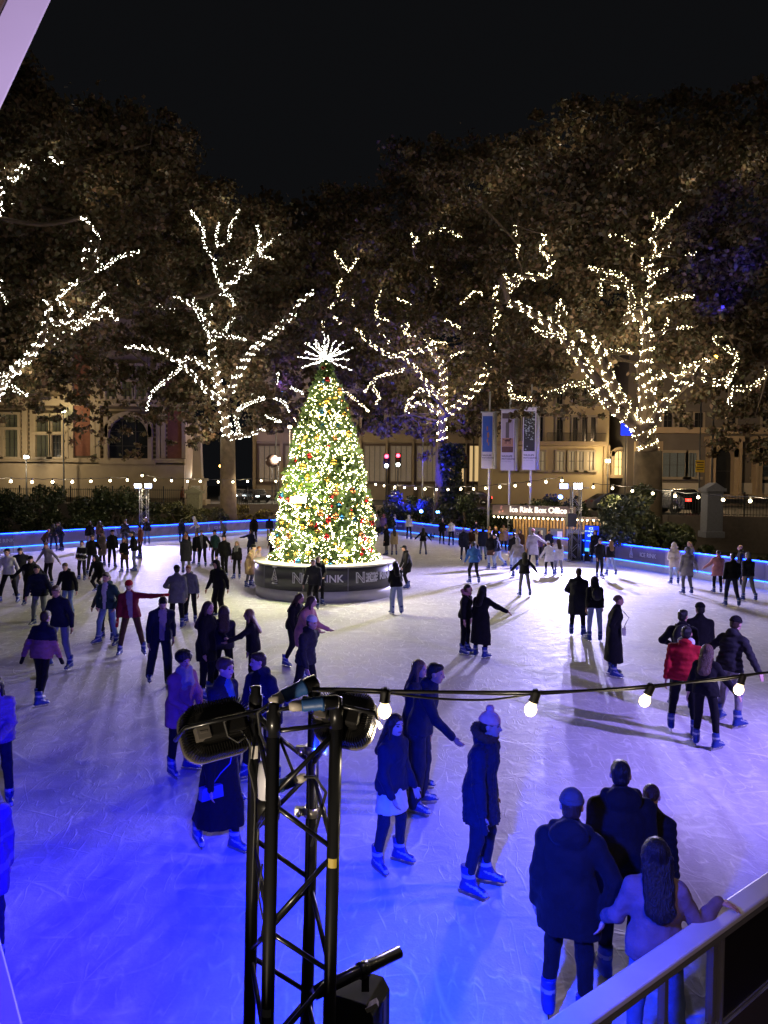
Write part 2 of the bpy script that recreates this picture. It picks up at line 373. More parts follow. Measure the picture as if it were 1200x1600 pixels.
def adir(p, a, s): p, a = R(p), R(a); return V3(s * math.sin(a), math.cos(a) * math.sin(p), -math.cos(a) * math.cos(p))
PN = 0
BUILD_PEOPLE = True
def person(x, y, turn, pose, h, coat, ccol, leg, hair, hcol, hat, hatcol, label, z=0., fem=False, skates=True, hy=0, hp=0, D=None, shirt=None, bag=None, scarf=None, loose=1., skirt=None, band=None, stripes=None, gloves=None, over=None, wide_=1., skin=None, vox=None, fine_hands=False, hood=True, tw=0, side=0, pos=None, fur=None):
    global PN
    PN += 1; rs = random.Random(PN * 13)
    ps = dict(POSES[pose]); 
    if over: ps.update(over)
    base = pos if pos is not None else (atz(x, y, z) if D is None else atY(x, y, D))
    dist = base.y
    if vox is None: vox = .010 if dist < 8.5 else .0125 if dist < 13 else .017 if dist < 25 else .024 if dist < 38 else .03
    root_yaw = PI + R(turn)
    j = lambda v, a: tuple(q + rs.uniform(-a, a) for q in v)
    ja = 0 if over and over.get('exact') else 3.0
    la, ra, ll, rl = j(ps['la'], ja), j(ps['ra'], ja), j(ps['ll'], ja * .5), j(ps['rl'], ja * .5)
    S = h * (.95 if fem else 1.0) * (1 if over and over.get('exact') else rs.uniform(.97, 1.03))
    ps['lean'] += rs.uniform(-1, 6) if ja else 0; side += rs.uniform(-4, 4) if ja else 0; hy += rs.uniform(-14, 14) if ja else 0
    sw = .158 if fem else .18; hipw = .095 if fem else .088
    sw *= wide_
    T = Rz(R(tw)) @ Rx(-R(ps['lean'])) @ Ry(R(side))
    Hd = Rz(R(hy + tw)) @ Rx(-R(ps['lean'] * .35 + hp))
    leg_pts = {}
    for sd, q in ((-1, ll), (1, rl)):
        hip = V3(sd * hipw, 0, -.02); kn = hip + .44 * adir(q[0], q[1], sd); an = kn + .42 * adir(q[2], q[3], sd)
        leg_pts[sd] = [hip, kn, an]
    low = min(leg_pts[-1][2][2], leg_pts[1][2][2]); footh = .15 if skates else .09
    off = V3(0, 0, footh - low)
    mid = (leg_pts[-1][2] + leg_pts[1][2]) / 2; off[0] -= mid[0]; off[1] -= mid[1]
    for sd in leg_pts: leg_pts[sd] = [p + off for p in leg_pts[sd]]
    Pv = off.copy(); chest = Pv + T @ V3(0, -.01, .30); neck = Pv + T @ V3(0, -.01, .495)
    head = neck + T @ V3(0, 0, .05) + Hd @ V3(0, .02, .10)
    arms = {}
    for sd, q in ((-1, la), (1, ra)):
        sh = Pv + T @ V3(sd * sw, -.01, .39); el = sh + .285 * (T @ adir(q[0], q[1], sd)); wr = el + .25 * (T @ adir(q[2], q[3], sd))
        arms[sd] = [sh, el, wr]
    hdir = {}
    # reach for a point in the scene: two-bone arm with the elbow hanging down and out
    for sd, key in ((-1, 'tl'), (1, 'tr')):
        if over and key in over:
            w_ = (Vector(over[key]) - base) / S; w_ = Matrix.Rotation(-root_yaw, 3, 'Z') @ w_
            tgt_ = np.array(w_); sh = arms[sd][0]; dv = tgt_ - sh; dl = min(np.linalg.norm(dv), .53); dv = unit(dv); a_, b_ = .285, .25
            ca = max(-1, min(1, (a_ * a_ + dl * dl - b_ * b_) / (2 * a_ * dl))); hint = V3(sd * .5, -.2, -1) if key == 'tl' or 'tl' not in over else V3(sd * .45, -.15, -1); hint = unit(hint - dv * (hint @ dv))
            if key + 'h' in over: hdir[sd] = unit(np.array(Matrix.Rotation(-root_yaw, 3, 'Z') @ Vector(over[key + 'h'])))
            el = sh + dv * (a_ * ca) + hint * (a_ * math.sqrt(max(0, 1 - ca * ca))); arms[sd] = [sh, el, sh + dv * dl]
    U = T @ V3(1, 0, 0)
    # --- the body: one continuous surface with head, face, arms, hands, legs
    B = [ell(Pv + T @ V3(0, 0, 0), (.15, .1, .11), T, .04), cone(Pv + T @ V3(0, 0, .05), chest, .098, .105, 1.3, .95, U, .05), cone(chest, neck - T @ V3(0, 0, .1), .108, .08, 1.4, .95, U, .05),
         cone(arms[-1][0], arms[1][0], .05, .05, 1, 1, U, .05), cone(neck - T @ V3(0, 0, .05), head - Hd @ V3(0, .005, .03), .056, .05, k=.03)]
    for sd in (-1, 1):
        a = arms[sd]; l = leg_pts[sd]
        B += [cone(l[0], l[1], .082, .055, k=.03), cone(l[1], l[2], .055, .038, k=.03), 
              cone(a[0], a[1], .046, .038, k=.03), cone(a[1], a[2], .038, .026, k=.02)]
        d = hdir.get(sd, unit(a[2] - a[1])); U2 = unit(np.cross(d, V3(0, 1, 0)) * sd + V3(0, 0, .001)); 
        nrm = unit(np.cross(d, unit(V3(-sd * .3, -1, .2)))) if sd not in hdir else unit(np.cross(d, np.cross(V3(0, 0, -sd), d))) ; lat = unit(np.cross(nrm, d)) # palm frame
        pc = a[2] + d * .05
        B += [cone(a[2], a[2] + d * .07, .024, .034, 1.0, .55, lat, .015)]
        if fine_hands or vox <= .0125:
            fr = .0088 if vox < .009 else max(.0095, vox * .95)
            for i in range(4):
                o = (i - 1.5) * .019; ln = (.072, .08, .075, .058)[i]
                k0 = a[2] + d * .085 + lat * o; k1 = k0 + unit(d + nrm * .25 * sd + lat * o * 2.) * ln * .55; k2 = k1 + unit(d + nrm * .75 * sd) * ln * .5
                B += [cone(a[2] + d * .06 + lat * o * .8, k0, fr, fr, k=.004), cone(k0, k1, fr, fr * .95, k=.004), cone(k1, k2, fr * .95, fr * .8, k=.004)]
            t0 = a[2] + d * .035 - lat * .025; t1 = t0 + unit(d * .8 - lat * .9) * .035; t2 = t1 + unit(d + nrm * .3 * sd - lat * .1) * .032
            B += [cone(t0, t1, .012, .0105, k=.006), cone(t1, t2, .0105, .009, k=.004)]
        else:
            B += [cone(a[2] + d * .07, a[2] + d * .14 + nrm * .03 * sd, .034, .022, 1., .6, lat, .015), cone(a[2] + d * .03 - lat * .02, a[2] + d * .07 - lat * .045, .014, .012, k=.01)]
    hl = lambda *p: head + Hd @ V3(*p)
    B += [ell(hl(0, -.015, .03), (.076, .095, .086), Hd, .02), ell(hl(0, .02, -.035), (.06, .068, .078), Hd, .03), ell(hl(0, .062, -.088), (.026, .022, .02), Hd, .02),
          cone(hl(0, .083, .012), hl(0, .105, -.028), .009, .015, k=.012), ell(hl(-.078, -.008, -.008), (.012, .024, .032), Hd, .01), ell(hl(.078, -.008, -.008), (.012, .024, .032), Hd, .01),
          cone(hl(-.035, .078, .03), hl(.035, .078, .03), .012, .012, k=.02), ell(hl(0, .082, -.058), (.024, .012, .011), Hd, .01)]
    if vox < .016: B += [ell(hl(-.031, .096, .008), (.016, .014, .012), Hd, .008, '-'), ell(hl(.031, .096, .008), (.016, .014, .012), Hd, .008, '-')]
    skn = skinm(skin if skin is not None else rs.choice([0, 0, 1, 2, 4, 2]))
    Ht = Hd.T
    def slot(c):
        q = (c - head) @ Hd; mi = np.zeros(len(c), int); fr = q[:, 1] > .06
        ew, eh = (.012, .007) if vox < .012 else (.008, .007)
        mi[fr & (np.abs(np.abs(q[:, 0]) - .031) < ew) & (np.abs(q[:, 2] - .008) < eh)] = 1
        mi[fr & (np.abs(q[:, 0]) < .026) & (np.abs(q[:, 2] + .058) < .009)] = 2
        if vox < .012: mi[fr & (np.abs(np.abs(q[:, 0]) - .034) < .02) & (np.abs(q[:, 2] - .033) < .006)] = 3
        return mi
    hm = hairm(hcol)
    body = sdf_obj('person', B, vox, [skn, eye_m, lip_m, hm], None, slot=slot, it=1 if vox > .012 else 2)
    body.location = base; body.rotation_euler = (0, 0, root_yaw); body.scale = (S, S, S)
    tag(body, label, 'person')
    vc = vox * 1.1
    # --- trousers
    tw_ = 1.12 * loose
    Tr = [ell(Pv + T @ V3(0, -.005, .0), (.165, .118, .12), T, .04)]
    for sd in (-1, 1):
        l = leg_pts[sd]; end = l[2] + (l[1] - l[2]) * .12 if skates else l[2]
        if loose > 1.2: end = l[2] - V3(0, 0, .02)
        Tr += [cone(l[0], l[1], .092 * (1 + .3 * (tw_ - 1.12)), .066 * tw_ / 1.1, k=.03), cone(l[1], end, .066 * tw_ / 1.1, .052 * tw_ / 1.1 * (1.1 if loose > 1.2 else 1), k=.03)]
    rip = [(.0035, 38, 33, 29), (.002, 70, 60, 64)]
    if skirt:
        m_ = (leg_pts[-1][1] + leg_pts[1][1]) / 2; e = Pv + (m_ - Pv) * .75
        sdf_obj('skirt', [cone(Pv + T @ V3(0, 0, .05), e - V3(0, 0, .1), .13, .19, 1.25, .95, (1, 0, 0), .03), cut(e, (0, 0, -1))], vc, [cloth(skirt)], body, rip, PN)
    sdf_obj('trousers', Tr, vc, [cloth(leg)], body, rip, PN)
    # --- upper garment
    puff = coat == 'p'; g = .012 if coat == 's' else .026 if coat == 'j' else .034
    Ct = [cone(Pv + T @ V3(0, 0, .02), chest, .103 + g, .108 + g, 1.32, 1.0, U, .05), cone(chest, neck - T @ V3(0, 0, .09), .11 + g, .085 + g * .6, 1.4, .98, U, .05), cone(arms[-1][0], arms[1][0], .052 + g * .7, .052 + g * .7, k=.05),
          cone(arms[-1][0] + T @ V3(.05, 0, .0), neck - T @ V3(0, .01, .02), .05, .062, k=.06), cone(arms[1][0] - T @ V3(.05, 0, 0), neck - T @ V3(0, .01, .02), .05, .062, k=.06), cone(neck - T @ V3(0, 0, .05), neck + T @ V3(0, .004, .035), .075, .066 if coat != 's' else .058, k=.03)]
    if fem: Ct.append(cone(chest + T @ V3(-.07, .07, .02), chest + T @ V3(.07, .07, .02), .06, .06, k=.05))
    for sd in (-1, 1):
        a = arms[sd]; Ct += [cone(a[0], a[1], .05 + g * .8, .044 + g * .6, k=.035), cone(a[1], a[2], .044 + g * .6, .033 + g * .5, k=.025)]
    hemz = {'s': -.06, 'j': -.1, 'p': -.12, 't': -.3, 'k': -.46, 'l': -.68}[coat]
    hem = Pv + V3(0, 0, hemz)
    kn = (leg_pts[-1][1] + leg_pts[1][1]) / 2; an = (leg_pts[-1][2] + leg_pts[1][2]) / 2
    fl = {'s': .0, 'j': .005, 'p': .0, 't': .02, 'k': .04, 'l': .06}[coat]
    tgt = Pv + (kn - Pv) * min(1, -hemz / .46) if -hemz <= .47 else kn + (an - kn) * ((-hemz - .46) / .42)
    tgt = tgt.copy(); tgt[2] = min(tgt[2], hem[2])
    Ct += [cone(Pv + T @ V3(0, 0, .04), tgt - V3(0, 0, .12), .112 + g, .118 + g + fl, 1.34, 1.02, (1, 0, 0), .05)]
    for sd in (-1, 1):
        l = leg_pts[sd]; Ct.append(cone(l[0], l[1], .098 + g * .8, .085 + g * .7, k=.06))
        if coat == 'l': Ct.append(cone(l[1], l[2], .085 + g * .7, .085 + g, k=.06))
    Ct.append(cut((Pv[0], Pv[1], hem[2]), unit(V3(0, -.12 if ps['lean'] < 20 else -.4, -1)), .004))
    if hood and coat in 'jptk' and hair not in ('lo', 'bo') and rs.random() < .6 or fur: Ct.append(ell(neck + T @ V3(0, -.085, .0), (.1, .06, .06), T, .04))
    if hood == 'big': Ct += [ell(neck + T @ V3(0, -.1, -.03), (.15, .075, .1), T, .03), cone(neck + T @ V3(-.12, -.03, .0), neck + T @ V3(.12, -.03, .0), .05, .05, k=.03)]
    crip = [(.007, 24, 22, 19), (.0035, 55, 47, 51)]
    if puff: crip = [(.0035, 22, 20, 22), (.009, 1, 1, 75)]
    if fur: crip += [(.007, 130, 120, 110)]
    mats = [cloth(ccol)]
    if shirt: mats.append(cloth(shirt))
    elif band: mats.append(cloth(band))
    Ti = T
    def cslot(c):
        q = (c - Pv) @ Ti; mi = np.zeros(len(c), int)
        if shirt: mi[(np.abs(q[:, 0]) < .035 + .045 * np.clip((q[:, 2] + .1) / .6, 0, 1)) & (q[:, 1] > .05) & (q[:, 2] > -.3)] = 1
        elif band: # a second colour on the lower half
            mi[(q[:, 2] < .22) & (q[:, 2] > -1)] = 1
            if stripes: mi[:] = 0; mi[(np.abs(q[:, 2] + .06) < .035) | (np.abs(q[:, 2] - .18) < .03) | (q[:, 2] > .46)] = 1
        return mi
    cn = {'s': 'sweater', 'j': 'jacket', 'p': 'padded_jacket', 't': 'coat', 'k': 'coat', 'l': 'long_coat'}[coat]
    co = sdf_obj(cn, Ct, vc, mats, body, crip, PN, cslot if (shirt or band) else None)
    if gloves:
        for sd in (-1, 1):
            a = arms[sd]; d = unit(a[2] - a[1]); sdf_obj('glove', [cone(a[2] - d * .02, a[2] + d * .15, .036, .038, k=.01)], max(vc, .012), [cloth(gloves)], body)
    # --- hair and hats
    vh = min(vox, .016) if dist < 25 else .02
    Hh = []
    face = [cut(hl(0, .062, .0), Hd @ unit(V3(0, 1, -.75)), .004)]
    hr = [(.003, 90, 80, 60)]
    if hair == 'sh': Hh = [ell(hl(0, -.022, .036), (.083, .098, .09), Hd), ell(hl(0, -.055, -.03), (.07, .06, .055), Hd), ell(hl(0, .04, .085), (.06, .05, .032), Hd)] + face
    elif hair in ('lo', 'bo'):
        Ln = .30 if hair == 'lo' else .14
        bk = neck + T @ V3(0, -.155, .04 - Ln * .8)
        Hh = [ell(hl(0, -.02, .034), (.088, .1, .092), Hd), cone(hl(0, -.06, -.02), bk, .09, .085, 1.3 if hair == 'lo' else 1.1, .5, Hd @ V3(1, 0, 0), .04)]
        for sd in (-1, 1): Hh.append(cone(hl(sd * .072, -.01, .0), hl(sd * .085, -.0, -.05 - Ln * .45), .03, .024, k=.03))
        Hh += [cut(hl(0, .064, .0), Hd @ unit(V3(0, 1, -.55)), .004)]
        if hair == 'lo' or hair == 'bo': Hh[-1] = ell(hl(0, .1, -.02), (.055, .075, .09), Hd, .01, '-')
    elif hair == 'bu': Hh = [ell(hl(0, -.022, .036), (.081, .096, .088), Hd), ell(hl(0, -.1, .02), (.04, .035, .04), Hd)] + face
    elif hair == 'af': Hh = [ell(hl(0, -.03, .06), (.125, .12, .105), Hd), ell(hl(0, .1, -.04), (.06, .08, .085), Hd, .01, '-')]; hr = [(.01, 90, 80, 85)]
    elif hair == 'wv': Hh = [ell(hl(0, -.02, .04), (.088, .1, .094), Hd), ell(hl(0, .045, .09), (.06, .045, .035), Hd)] + face; hr = [(.006, 90, 80, 60)]
    if hat in ('be', 'pp', 'ca'): Hh.append(cut(hl(0, 0, .05), Hd @ V3(0, 0, 1)))
    if Hh and hat not in ('ho',): sdf_obj('hair', Hh, vh, [hm], body, hr, PN)
    if hat:
        hc = cloth(hatcol)
        if hat in ('be', 'pp'):
            X = [ell(hl(0, -.016, .05), (.09, .107, .094), Hd), cut(hl(0, .0, .03), Hd @ unit(V3(0, -.1, -1)))]
            o = sdf_obj('beanie', X, vh, [hc], body, [(.002, 90, 90, 90)])
            sdf_obj('fold', [ell(hl(0, -.018, .05), (.095, .111, .1), Hd), cut(hl(0, 0, .028), Hd @ unit(V3(0, -.1, -1))), cut(hl(0, 0, .068), Hd @ unit(V3(0, .1, 1)))], vh, [hc], o)
            if hat == 'pp': sdf_obj('pompom', [ell(hl(0, -.02, .165), (.042, .042, .042), Hd)], vh, [hc], o, [(.006, 150, 150, 150)])
            if hat == 'pp': sdf_obj('crown', [cone(hl(0, -.02, .1), hl(0, -.02, .15), .07, .035, k=.02)], vh, [hc], o)
        elif hat == 'ca':
            o = sdf_obj('cap', [ell(hl(0, -.018, .045), (.086, .102, .09), Hd), cut(hl(0, 0, .042), Hd @ V3(0, 0, -1))], vh, [hc], body)
            sdf_obj('peak', [ell(hl(0, .1, .05), (.068, .07, .012), Hd)], min(vh, .012), [hc], o)
        elif hat == 'ho':
            sdf_obj('hood', [ell(hl(0, -.03, .02), (.105, .118, .125), Hd), cone(hl(0, -.04, -.06), neck + T @ V3(0, -.03, -.02), .1, .095, k=.04), ell(hl(0, .115, -.01), (.072, .09, .1), Hd, .01, '-')], vh, [hc], body, [(.003, 40, 40, 40)])
        elif hat == 'he':
            mb = MB(); pts = [hl(.1 * math.sin(t), -.02, .03 + .105 * math.cos(t)) for t in np.linspace(-1.6, 1.6, 9)]
            mb.tube(pts, .012, 6); mb.ball(pts[0], .035, 8); mb.ball(pts[-1], .035, 8); mb.build('headphones', hc, body)
    if fur:
        n_ = neck + T @ V3(0, -.02, .03)
        pts = [n_ + T @ V3(.125 * math.cos(t), .1 * math.sin(t) - .02, .03 - .03 * math.sin(t)) for t in np.linspace(0, 2 * PI, 13)]
        sdf_obj('fur_trim', [cone(pts[i], pts[i + 1], .038, .038, k=.02) for i in range(12)], vh, [cloth(fur)], body, [(.012, 160, 150, 140)])
    if scarf:
        sdf_obj('scarf', [cone(neck + T @ V3(-.06, .02, .02), neck + T @ V3(.06, .02, .02), .075, .075, k=.03), cone(neck + T @ V3(.05, .08, 0), chest + T @ V3(.06, .14, 0), .04, .045, 1.3, .6, U, .02), cone(neck + T @ V3(-.05, .08, 0), chest + T @ V3(-.06, .14, .04), .04, .045, 1.3, .6, U, .02)], vh, [cloth(scarf)], body, [(.006, 60, 60, 60)])
    # --- skates
    if skates:
        for sd in (-1, 1):
            l = leg_pts[sd]; an_ = l[2]
            sk = bpy.data.objects.new('skate', BOOT if dist < 26 else BOOTLOW); COL.objects.link(sk); sk.parent = body
            yaw = -sd * R(12 + rs.uniform(-6, 10))
            lift = an_[2] - .15
            tilt = -min(35, lift * 120)
            Mx = Matrix.Translation(Vector((an_[0], an_[1] + .035, an_[2] - .15))) @ Matrix.Rotation(yaw, 4, 'Z') @ Matrix.Rotation(R(tilt), 4, 'X')
            sk.matrix_local = Mx
            bl = bpy.data.objects.new('blade', BLADE); COL.objects.link(bl); bl.parent = sk
    body['_p'] = 1
    del body['_p']
    info = dict(o=body, coat=co, arms=arms, chest=chest, neck=neck, T=T, P=Pv, head=head, S=S, yaw=root_yaw, base=base)
    return info
def wpt(i, p):
    """local point of a person -> world"""
    return Matrix.Translation(i['base']) @ Matrix.Rotation(i['yaw'], 4, 'Z') @ (Vector(p) * i['S'])
def handbag(i, sd, size, m_, label, strap=True, front=.0, drop=.0, name='handbag'):
    T = i['T']; c = i['P'] + T @ V3(sd * .19, front, .0 - drop); c[2] -= .02
    w, d, h_ = size
    mb = MB(); mb.prism([(-w / 2, -h_ / 2), (w / 2, -h_ / 2), (w * .46, h_ * .45), (w * .38, h_ / 2), (-w * .38, h_ / 2), (-w * .46, h_ * .45)], -d / 2, d / 2)
    o = mb.build(name, m_, None, .008)
    M = Matrix.Translation(wpt(i, c)) @ Matrix.Rotation(i['yaw'] + (PI / 2 if abs(front) < .1 else 0), 4, 'Z'); o.matrix_world = M
    tag(o, label, 'bag')
    f = MB(); f.box((0, -d / 2 - .003, h_ * .2), (w * .9, .008, h_ * .5)); f.build('flap', m_, o, .004)
    if strap:
        a = M.inverted() @ wpt(i, c + V3(0, 0, h_ / 2 - .01)); b = M.inverted() @ wpt(i, i['neck'] + T @ V3(-sd * .1, .05, -.0)); mid = (a + b) / 2 + (M.inverted().to_3x3() @ (Matrix.Rotation(i['yaw'], 3, 'Z') @ Vector((0, .15, 0))))
        s = MB(); s.tube([a, (a + mid) / 2 + Vector((0, 0, .02)), mid, (mid + b) / 2, b], .008, 6); s.build('strap', m_, o)
    return o
# ------------------------------------------------------------------ ice, boards, ground
def ice_mat():
    mt = bpy.data.materials.new('ice'); mt.use_nodes = True; nt = mt.node_tree; b = nt.nodes['Principled BSDF']; L = nt.links.new
    tc = nt.nodes.new('ShaderNodeTexCoord')
    def noise(scale, detail=5, dist=0., vec=None, rough=.6):
        n = nt.nodes.new('ShaderNodeTexNoise'); n.inputs['Scale'].default_value = scale; n.inputs['Detail'].default_value = detail; n.inputs['Distortion'].default_value = dist; n.inputs['Roughness'].default_value = rough
        L(vec or tc.outputs['Object'], n.inputs['Vector']); return n.outputs['Fac']
    def ramp(f, a, c, inv=False):
        r = nt.nodes.new('ShaderNodeMapRange'); r.inputs['From Min'].default_value = a; r.inputs['From Max'].default_value = c
        if inv: r.inputs['To Min'].default_value = 1; r.inputs['To Max'].default_value = 0
        L(f, r.inputs['Value']); return r.outputs['Result']
    def mth(op, a, c):
        n = nt.nodes.new('ShaderNodeMath'); n.operation = op
        for i, q in enumerate((a, c)):
            if isinstance(q, (int, float)): n.inputs[i].default_value = q
            else: L(q, n.inputs[i])
        return n.outputs[0]
    # blade scratches: thin level lines of stretched, distorted noise in several directions
    scr = None
    for k, (ang, sx, sy, w) in enumerate(((20, .25, 1.1, .012), (75, 1.2, .3, .010), (130, 1.9, .5, .012), (100, 3.4, 1.1, .018), (40, 5.6, 1.6, .025))):
        mp = nt.nodes.new('ShaderNodeMapping'); mp.inputs['Rotation'].default_value = (0, 0, R(ang)); mp.inputs['Scale'].default_value = (sx, sy, 1); mp.inputs['Location'].default_value = (k * 7.3, k * 3.1, 0)
        L(tc.outputs['Object'], mp.inputs['Vector'])
        f = noise(1.0, 1.2, .15, mp.outputs['Vector'], .4)
        d = mth('ABSOLUTE', mth('SUBTRACT', f, .5), 0)
        line = ramp(d, 0, w * 1.3, True)
        brk = ramp(noise(1.1 + k * .6, 4), .47, .62)
        line = mth('MULTIPLY', line, brk)
        scr = line if scr is None else mth('MAXIMUM', scr, line)
    for k, sc_ in enumerate((.16, .23, .31)):
        mp = nt.nodes.new('ShaderNodeMapping'); mp.inputs['Location'].default_value = (k * 31.7, k * 17.3, k * 5); L(tc.outputs['Object'], mp.inputs['Vector'])
        w5 = mth('FRACT', mth('MULTIPLY', noise(sc_, 0, 0., mp.outputs['Vector']), 14), 0)
        line = mth('MULTIPLY', ramp(mth('ABSOLUTE', mth('SUBTRACT', w5, .5), 0), 0, .035, True), ramp(noise(.5 + k * .3, 3), .48, .62))
        scr = mth('MAXIMUM', scr, mth('MULTIPLY', line, .8))
    fine = noise(38, 6); patch = noise(.35, 4, .5); mid = noise(3.2, 6, .8)
    mx = nt.nodes.new('ShaderNodeMix'); mx.data_type = 'RGBA'; mx.inputs['A'].default_value = (.41, .40, .43, 1); mx.inputs['B'].default_value = (.74, .73, .78, 1)
    f0 = mth('ADD', mth('MULTIPLY', patch, .45), mth('ADD', mth('MULTIPLY', mid, .35), mth('MULTIPLY', fine, .3)))
    L(ramp(f0, .35, .75), mx.inputs['Factor'])
    m2 = nt.nodes.new('ShaderNodeMix'); m2.data_type = 'RGBA'; m2.inputs['B'].default_value = (.88, .88, .9, 1); L(mx.outputs['Result'], m2.inputs['A']); L(mth('MULTIPLY', scr, .85), m2.inputs['Factor'])
    L(m2.outputs['Result'], b.inputs['Base Color'])
    rg = mth('ADD', .42, mth('MULTIPLY', mid, .4)); L(rg, b.inputs['Roughness'])
    b.inputs['Specular IOR Level'].default_value = .3
    bp = nt.nodes.new('ShaderNodeBump'); bp.inputs['Strength'].default_value = .5; bp.inputs['Distance'].default_value = .03
    L(mth('ADD', mth('MULTIPLY', mid, .8), mth('ADD', mth('MULTIPLY', scr, .25), mth('MULTIPLY', fine, .15))), bp.inputs['Height']); L(bp.outputs['Normal'], b.inputs['Normal'])
    return mt
FAR = [atz(x, y, 1.16) for x, y in ((-40, 835.5), (20, 832.5), (80, 829), (167, 824), (277, 819), (390, 813), (500, 811), (603, 812), (693, 821.7), (780, 831), (877, 840), (967, 849), (1040, 857.7), (1133, 869), (1197, 876.7), (1240, 883))]
FAR = [Vector((v.x, v.y)) for v in FAR]
_r0, _r1 = atz(882, 1600, 1.125), atz(1200, 1379, 1.125)
_r0, _r1 = Vector((_r0.x, _r0.y)), Vector((_r1.x, _r1.y)); RE = (_r1 - _r0).normalized(); RA = _r0 - RE * 1.5
NEAR_R = [_r0, _r1, _r0 + RE * 5.5]
_l0, _l1 = atz(-14, 1505, 1.125), atz(8, 1600, 1.125)
_l0, _l1 = Vector((_l0.x, _l0.y)), Vector((_l1.x, _l1.y)); NEAR_L = [_l0 + (_l0 - _l1).normalized() * 2.8, _l0, _l1]
ring = FAR + [Vector((15.2, 22)), Vector((13, 14)), Vector((9.5, 10.2))] + NEAR_R[::-1] + [RA, Vector((-1.34, 3.1))] + NEAR_L[::-1] + [Vector((-8, 12)), Vector((-17, 26)), Vector((-24, 36))]
me = bpy.data.meshes.new('ice_rink'); me.from_pydata([(v.x, v.y, 0) for v in ring], [], [list(range(len(ring)))[::-1]]); me.update()
if me.polygons[0].normal.z < 0: me.flip_normals()
ice = tag(link('ice_rink', me, ice_mat()), kind='structure')
ground_m = mat('lawn_soil', (.05, .042, .025), .95, noise=.6, nscale=3, bump=.5, bscale=12)
mb = MB(); mb.add([(-900, -60, -.03), (900, -60, -.03), (900, 1500, -.03), (-900, 1500, -.03)], [(0, 1, 2, 3)]); tag(mb.build('ground', ground_m), kind='structure')
# the street lies two metres above the sunken lawn
WALL = [(-120, 60), (-24, 65.5), (-6, 69), (8, 66), (13.5, 55), (19, 49.5), (26, 46.5), (100, 40)]
asph = mat('asphalt', (.05, .05, .05), .8, noise=.3, nscale=2, bump=.2)
mb = MB(); n = len(WALL); mb.add([(x, y, 2.2) for x, y in WALL] + [(600, 300, 2.2), (600, 1200, 2.2), (-600, 1200, 2.2), (-600, 300, 2.2)], [tuple(range(n + 4))]); tag(mb.build('street', asph), kind='structure')
brickwall = mat('retaining_brick', (.11, .085, .07), .9, noise=.4, nscale=4, bump=.4, bscale=20)
def run_wall(pts, z0, z1, th, name, m_, **k):
    mb = MB()
    for (a, b) in zip(pts, pts[1:]):
        a, b = Vector(a), Vector(b); d = b - a; c = (a + b) / 2
        mb.box((c.x, c.y, (z0 + z1) / 2), (d.length + .02, th, z1 - z0), math.atan2(d.y, d.x))
    o = mb.build(name, m_); tag(o, **k); return o
run_wall([(x, y - .16) for x, y in WALL], -.02, 2.3, .3, 'retaining_wall', brickwall, label='low dark brick wall holding up the street behind the bushes', cat='wall')
# --- rink boards
panel_m = mat('board_print_dark', (.10, .09, .17), .35, noise=.25, nscale=1.2, coat=.2)
white_m = mat('board_white', (.72, .72, .74), .4, noise=.08)
led_m = mat('led_strip', (.05, .2, .8), .4, noise=0, emit=(.003, .03, 1.0), estr=24)
foot_led = mat('led_foot', (.05, .2, .8), .4, noise=0, emit=(.01, .12, 1.0), estr=9)
photo_m = mat('board_photo', (.26, .22, .26), .4, noise=.9, nscale=1.6)
pale_m = mat('logo_pale', (.6, .6, .66), .5, noise=0)
def frame_of(a, b):
    d = (b - a).normalized(); return d, math.atan2(d.y, d.x)
def catmull(pts, step):
    out = []
    for i in range(len(pts) - 1):
        p0 = pts[max(i - 1, 0)]; p1 = pts[i]; p2 = pts[i + 1]; p3 = pts[min(i + 2, len(pts) - 1)]
        n = max(1, round((p2 - p1).length / step))
        for k in range(n):
            t = k / n; out.append(.5 * ((2 * p1) + (p2 - p0) * t + (2 * p0 - 5 * p1 + 4 * p2 - p3) * t * t + (3 * p1 - p0 - 3 * p2 + p3) * t ** 3))
    out.append(pts[-1]); return out
BL = catmull(FAR, 3.0)
def board_name(i):
    c = (BL[i] + BL[i + 1]) / 2; return c
segs = len(BL) - 1
letters_at = {}
def tree_logo(mb, o, ux, s):
    # a little outlined fir over two text bars
    f = lambda x, z: o + ux * (x * s) + Vector((0, 0, z * s))
    for a, b in (((-.22, -.2), (0, .5)), ((.22, -.2), (0, .5)), ((-.22, -.2), (.22, -.2)), ((-.14, .02), (.14, .02)), ((-.19, -.1), (.19, -.1)), ((-.09, .2), (.09, .2)), ((-.1, .16), (.13, .04)), ((-.14, .0), (.18, -.1))): mb.tube([f(*a), f(*b)], .022 * s, 4)
    for z, w_ in ((-.32, .2), (.6, .16)): mb.tube([f(-w_, z), f(w_, z)], .04 * s, 4)
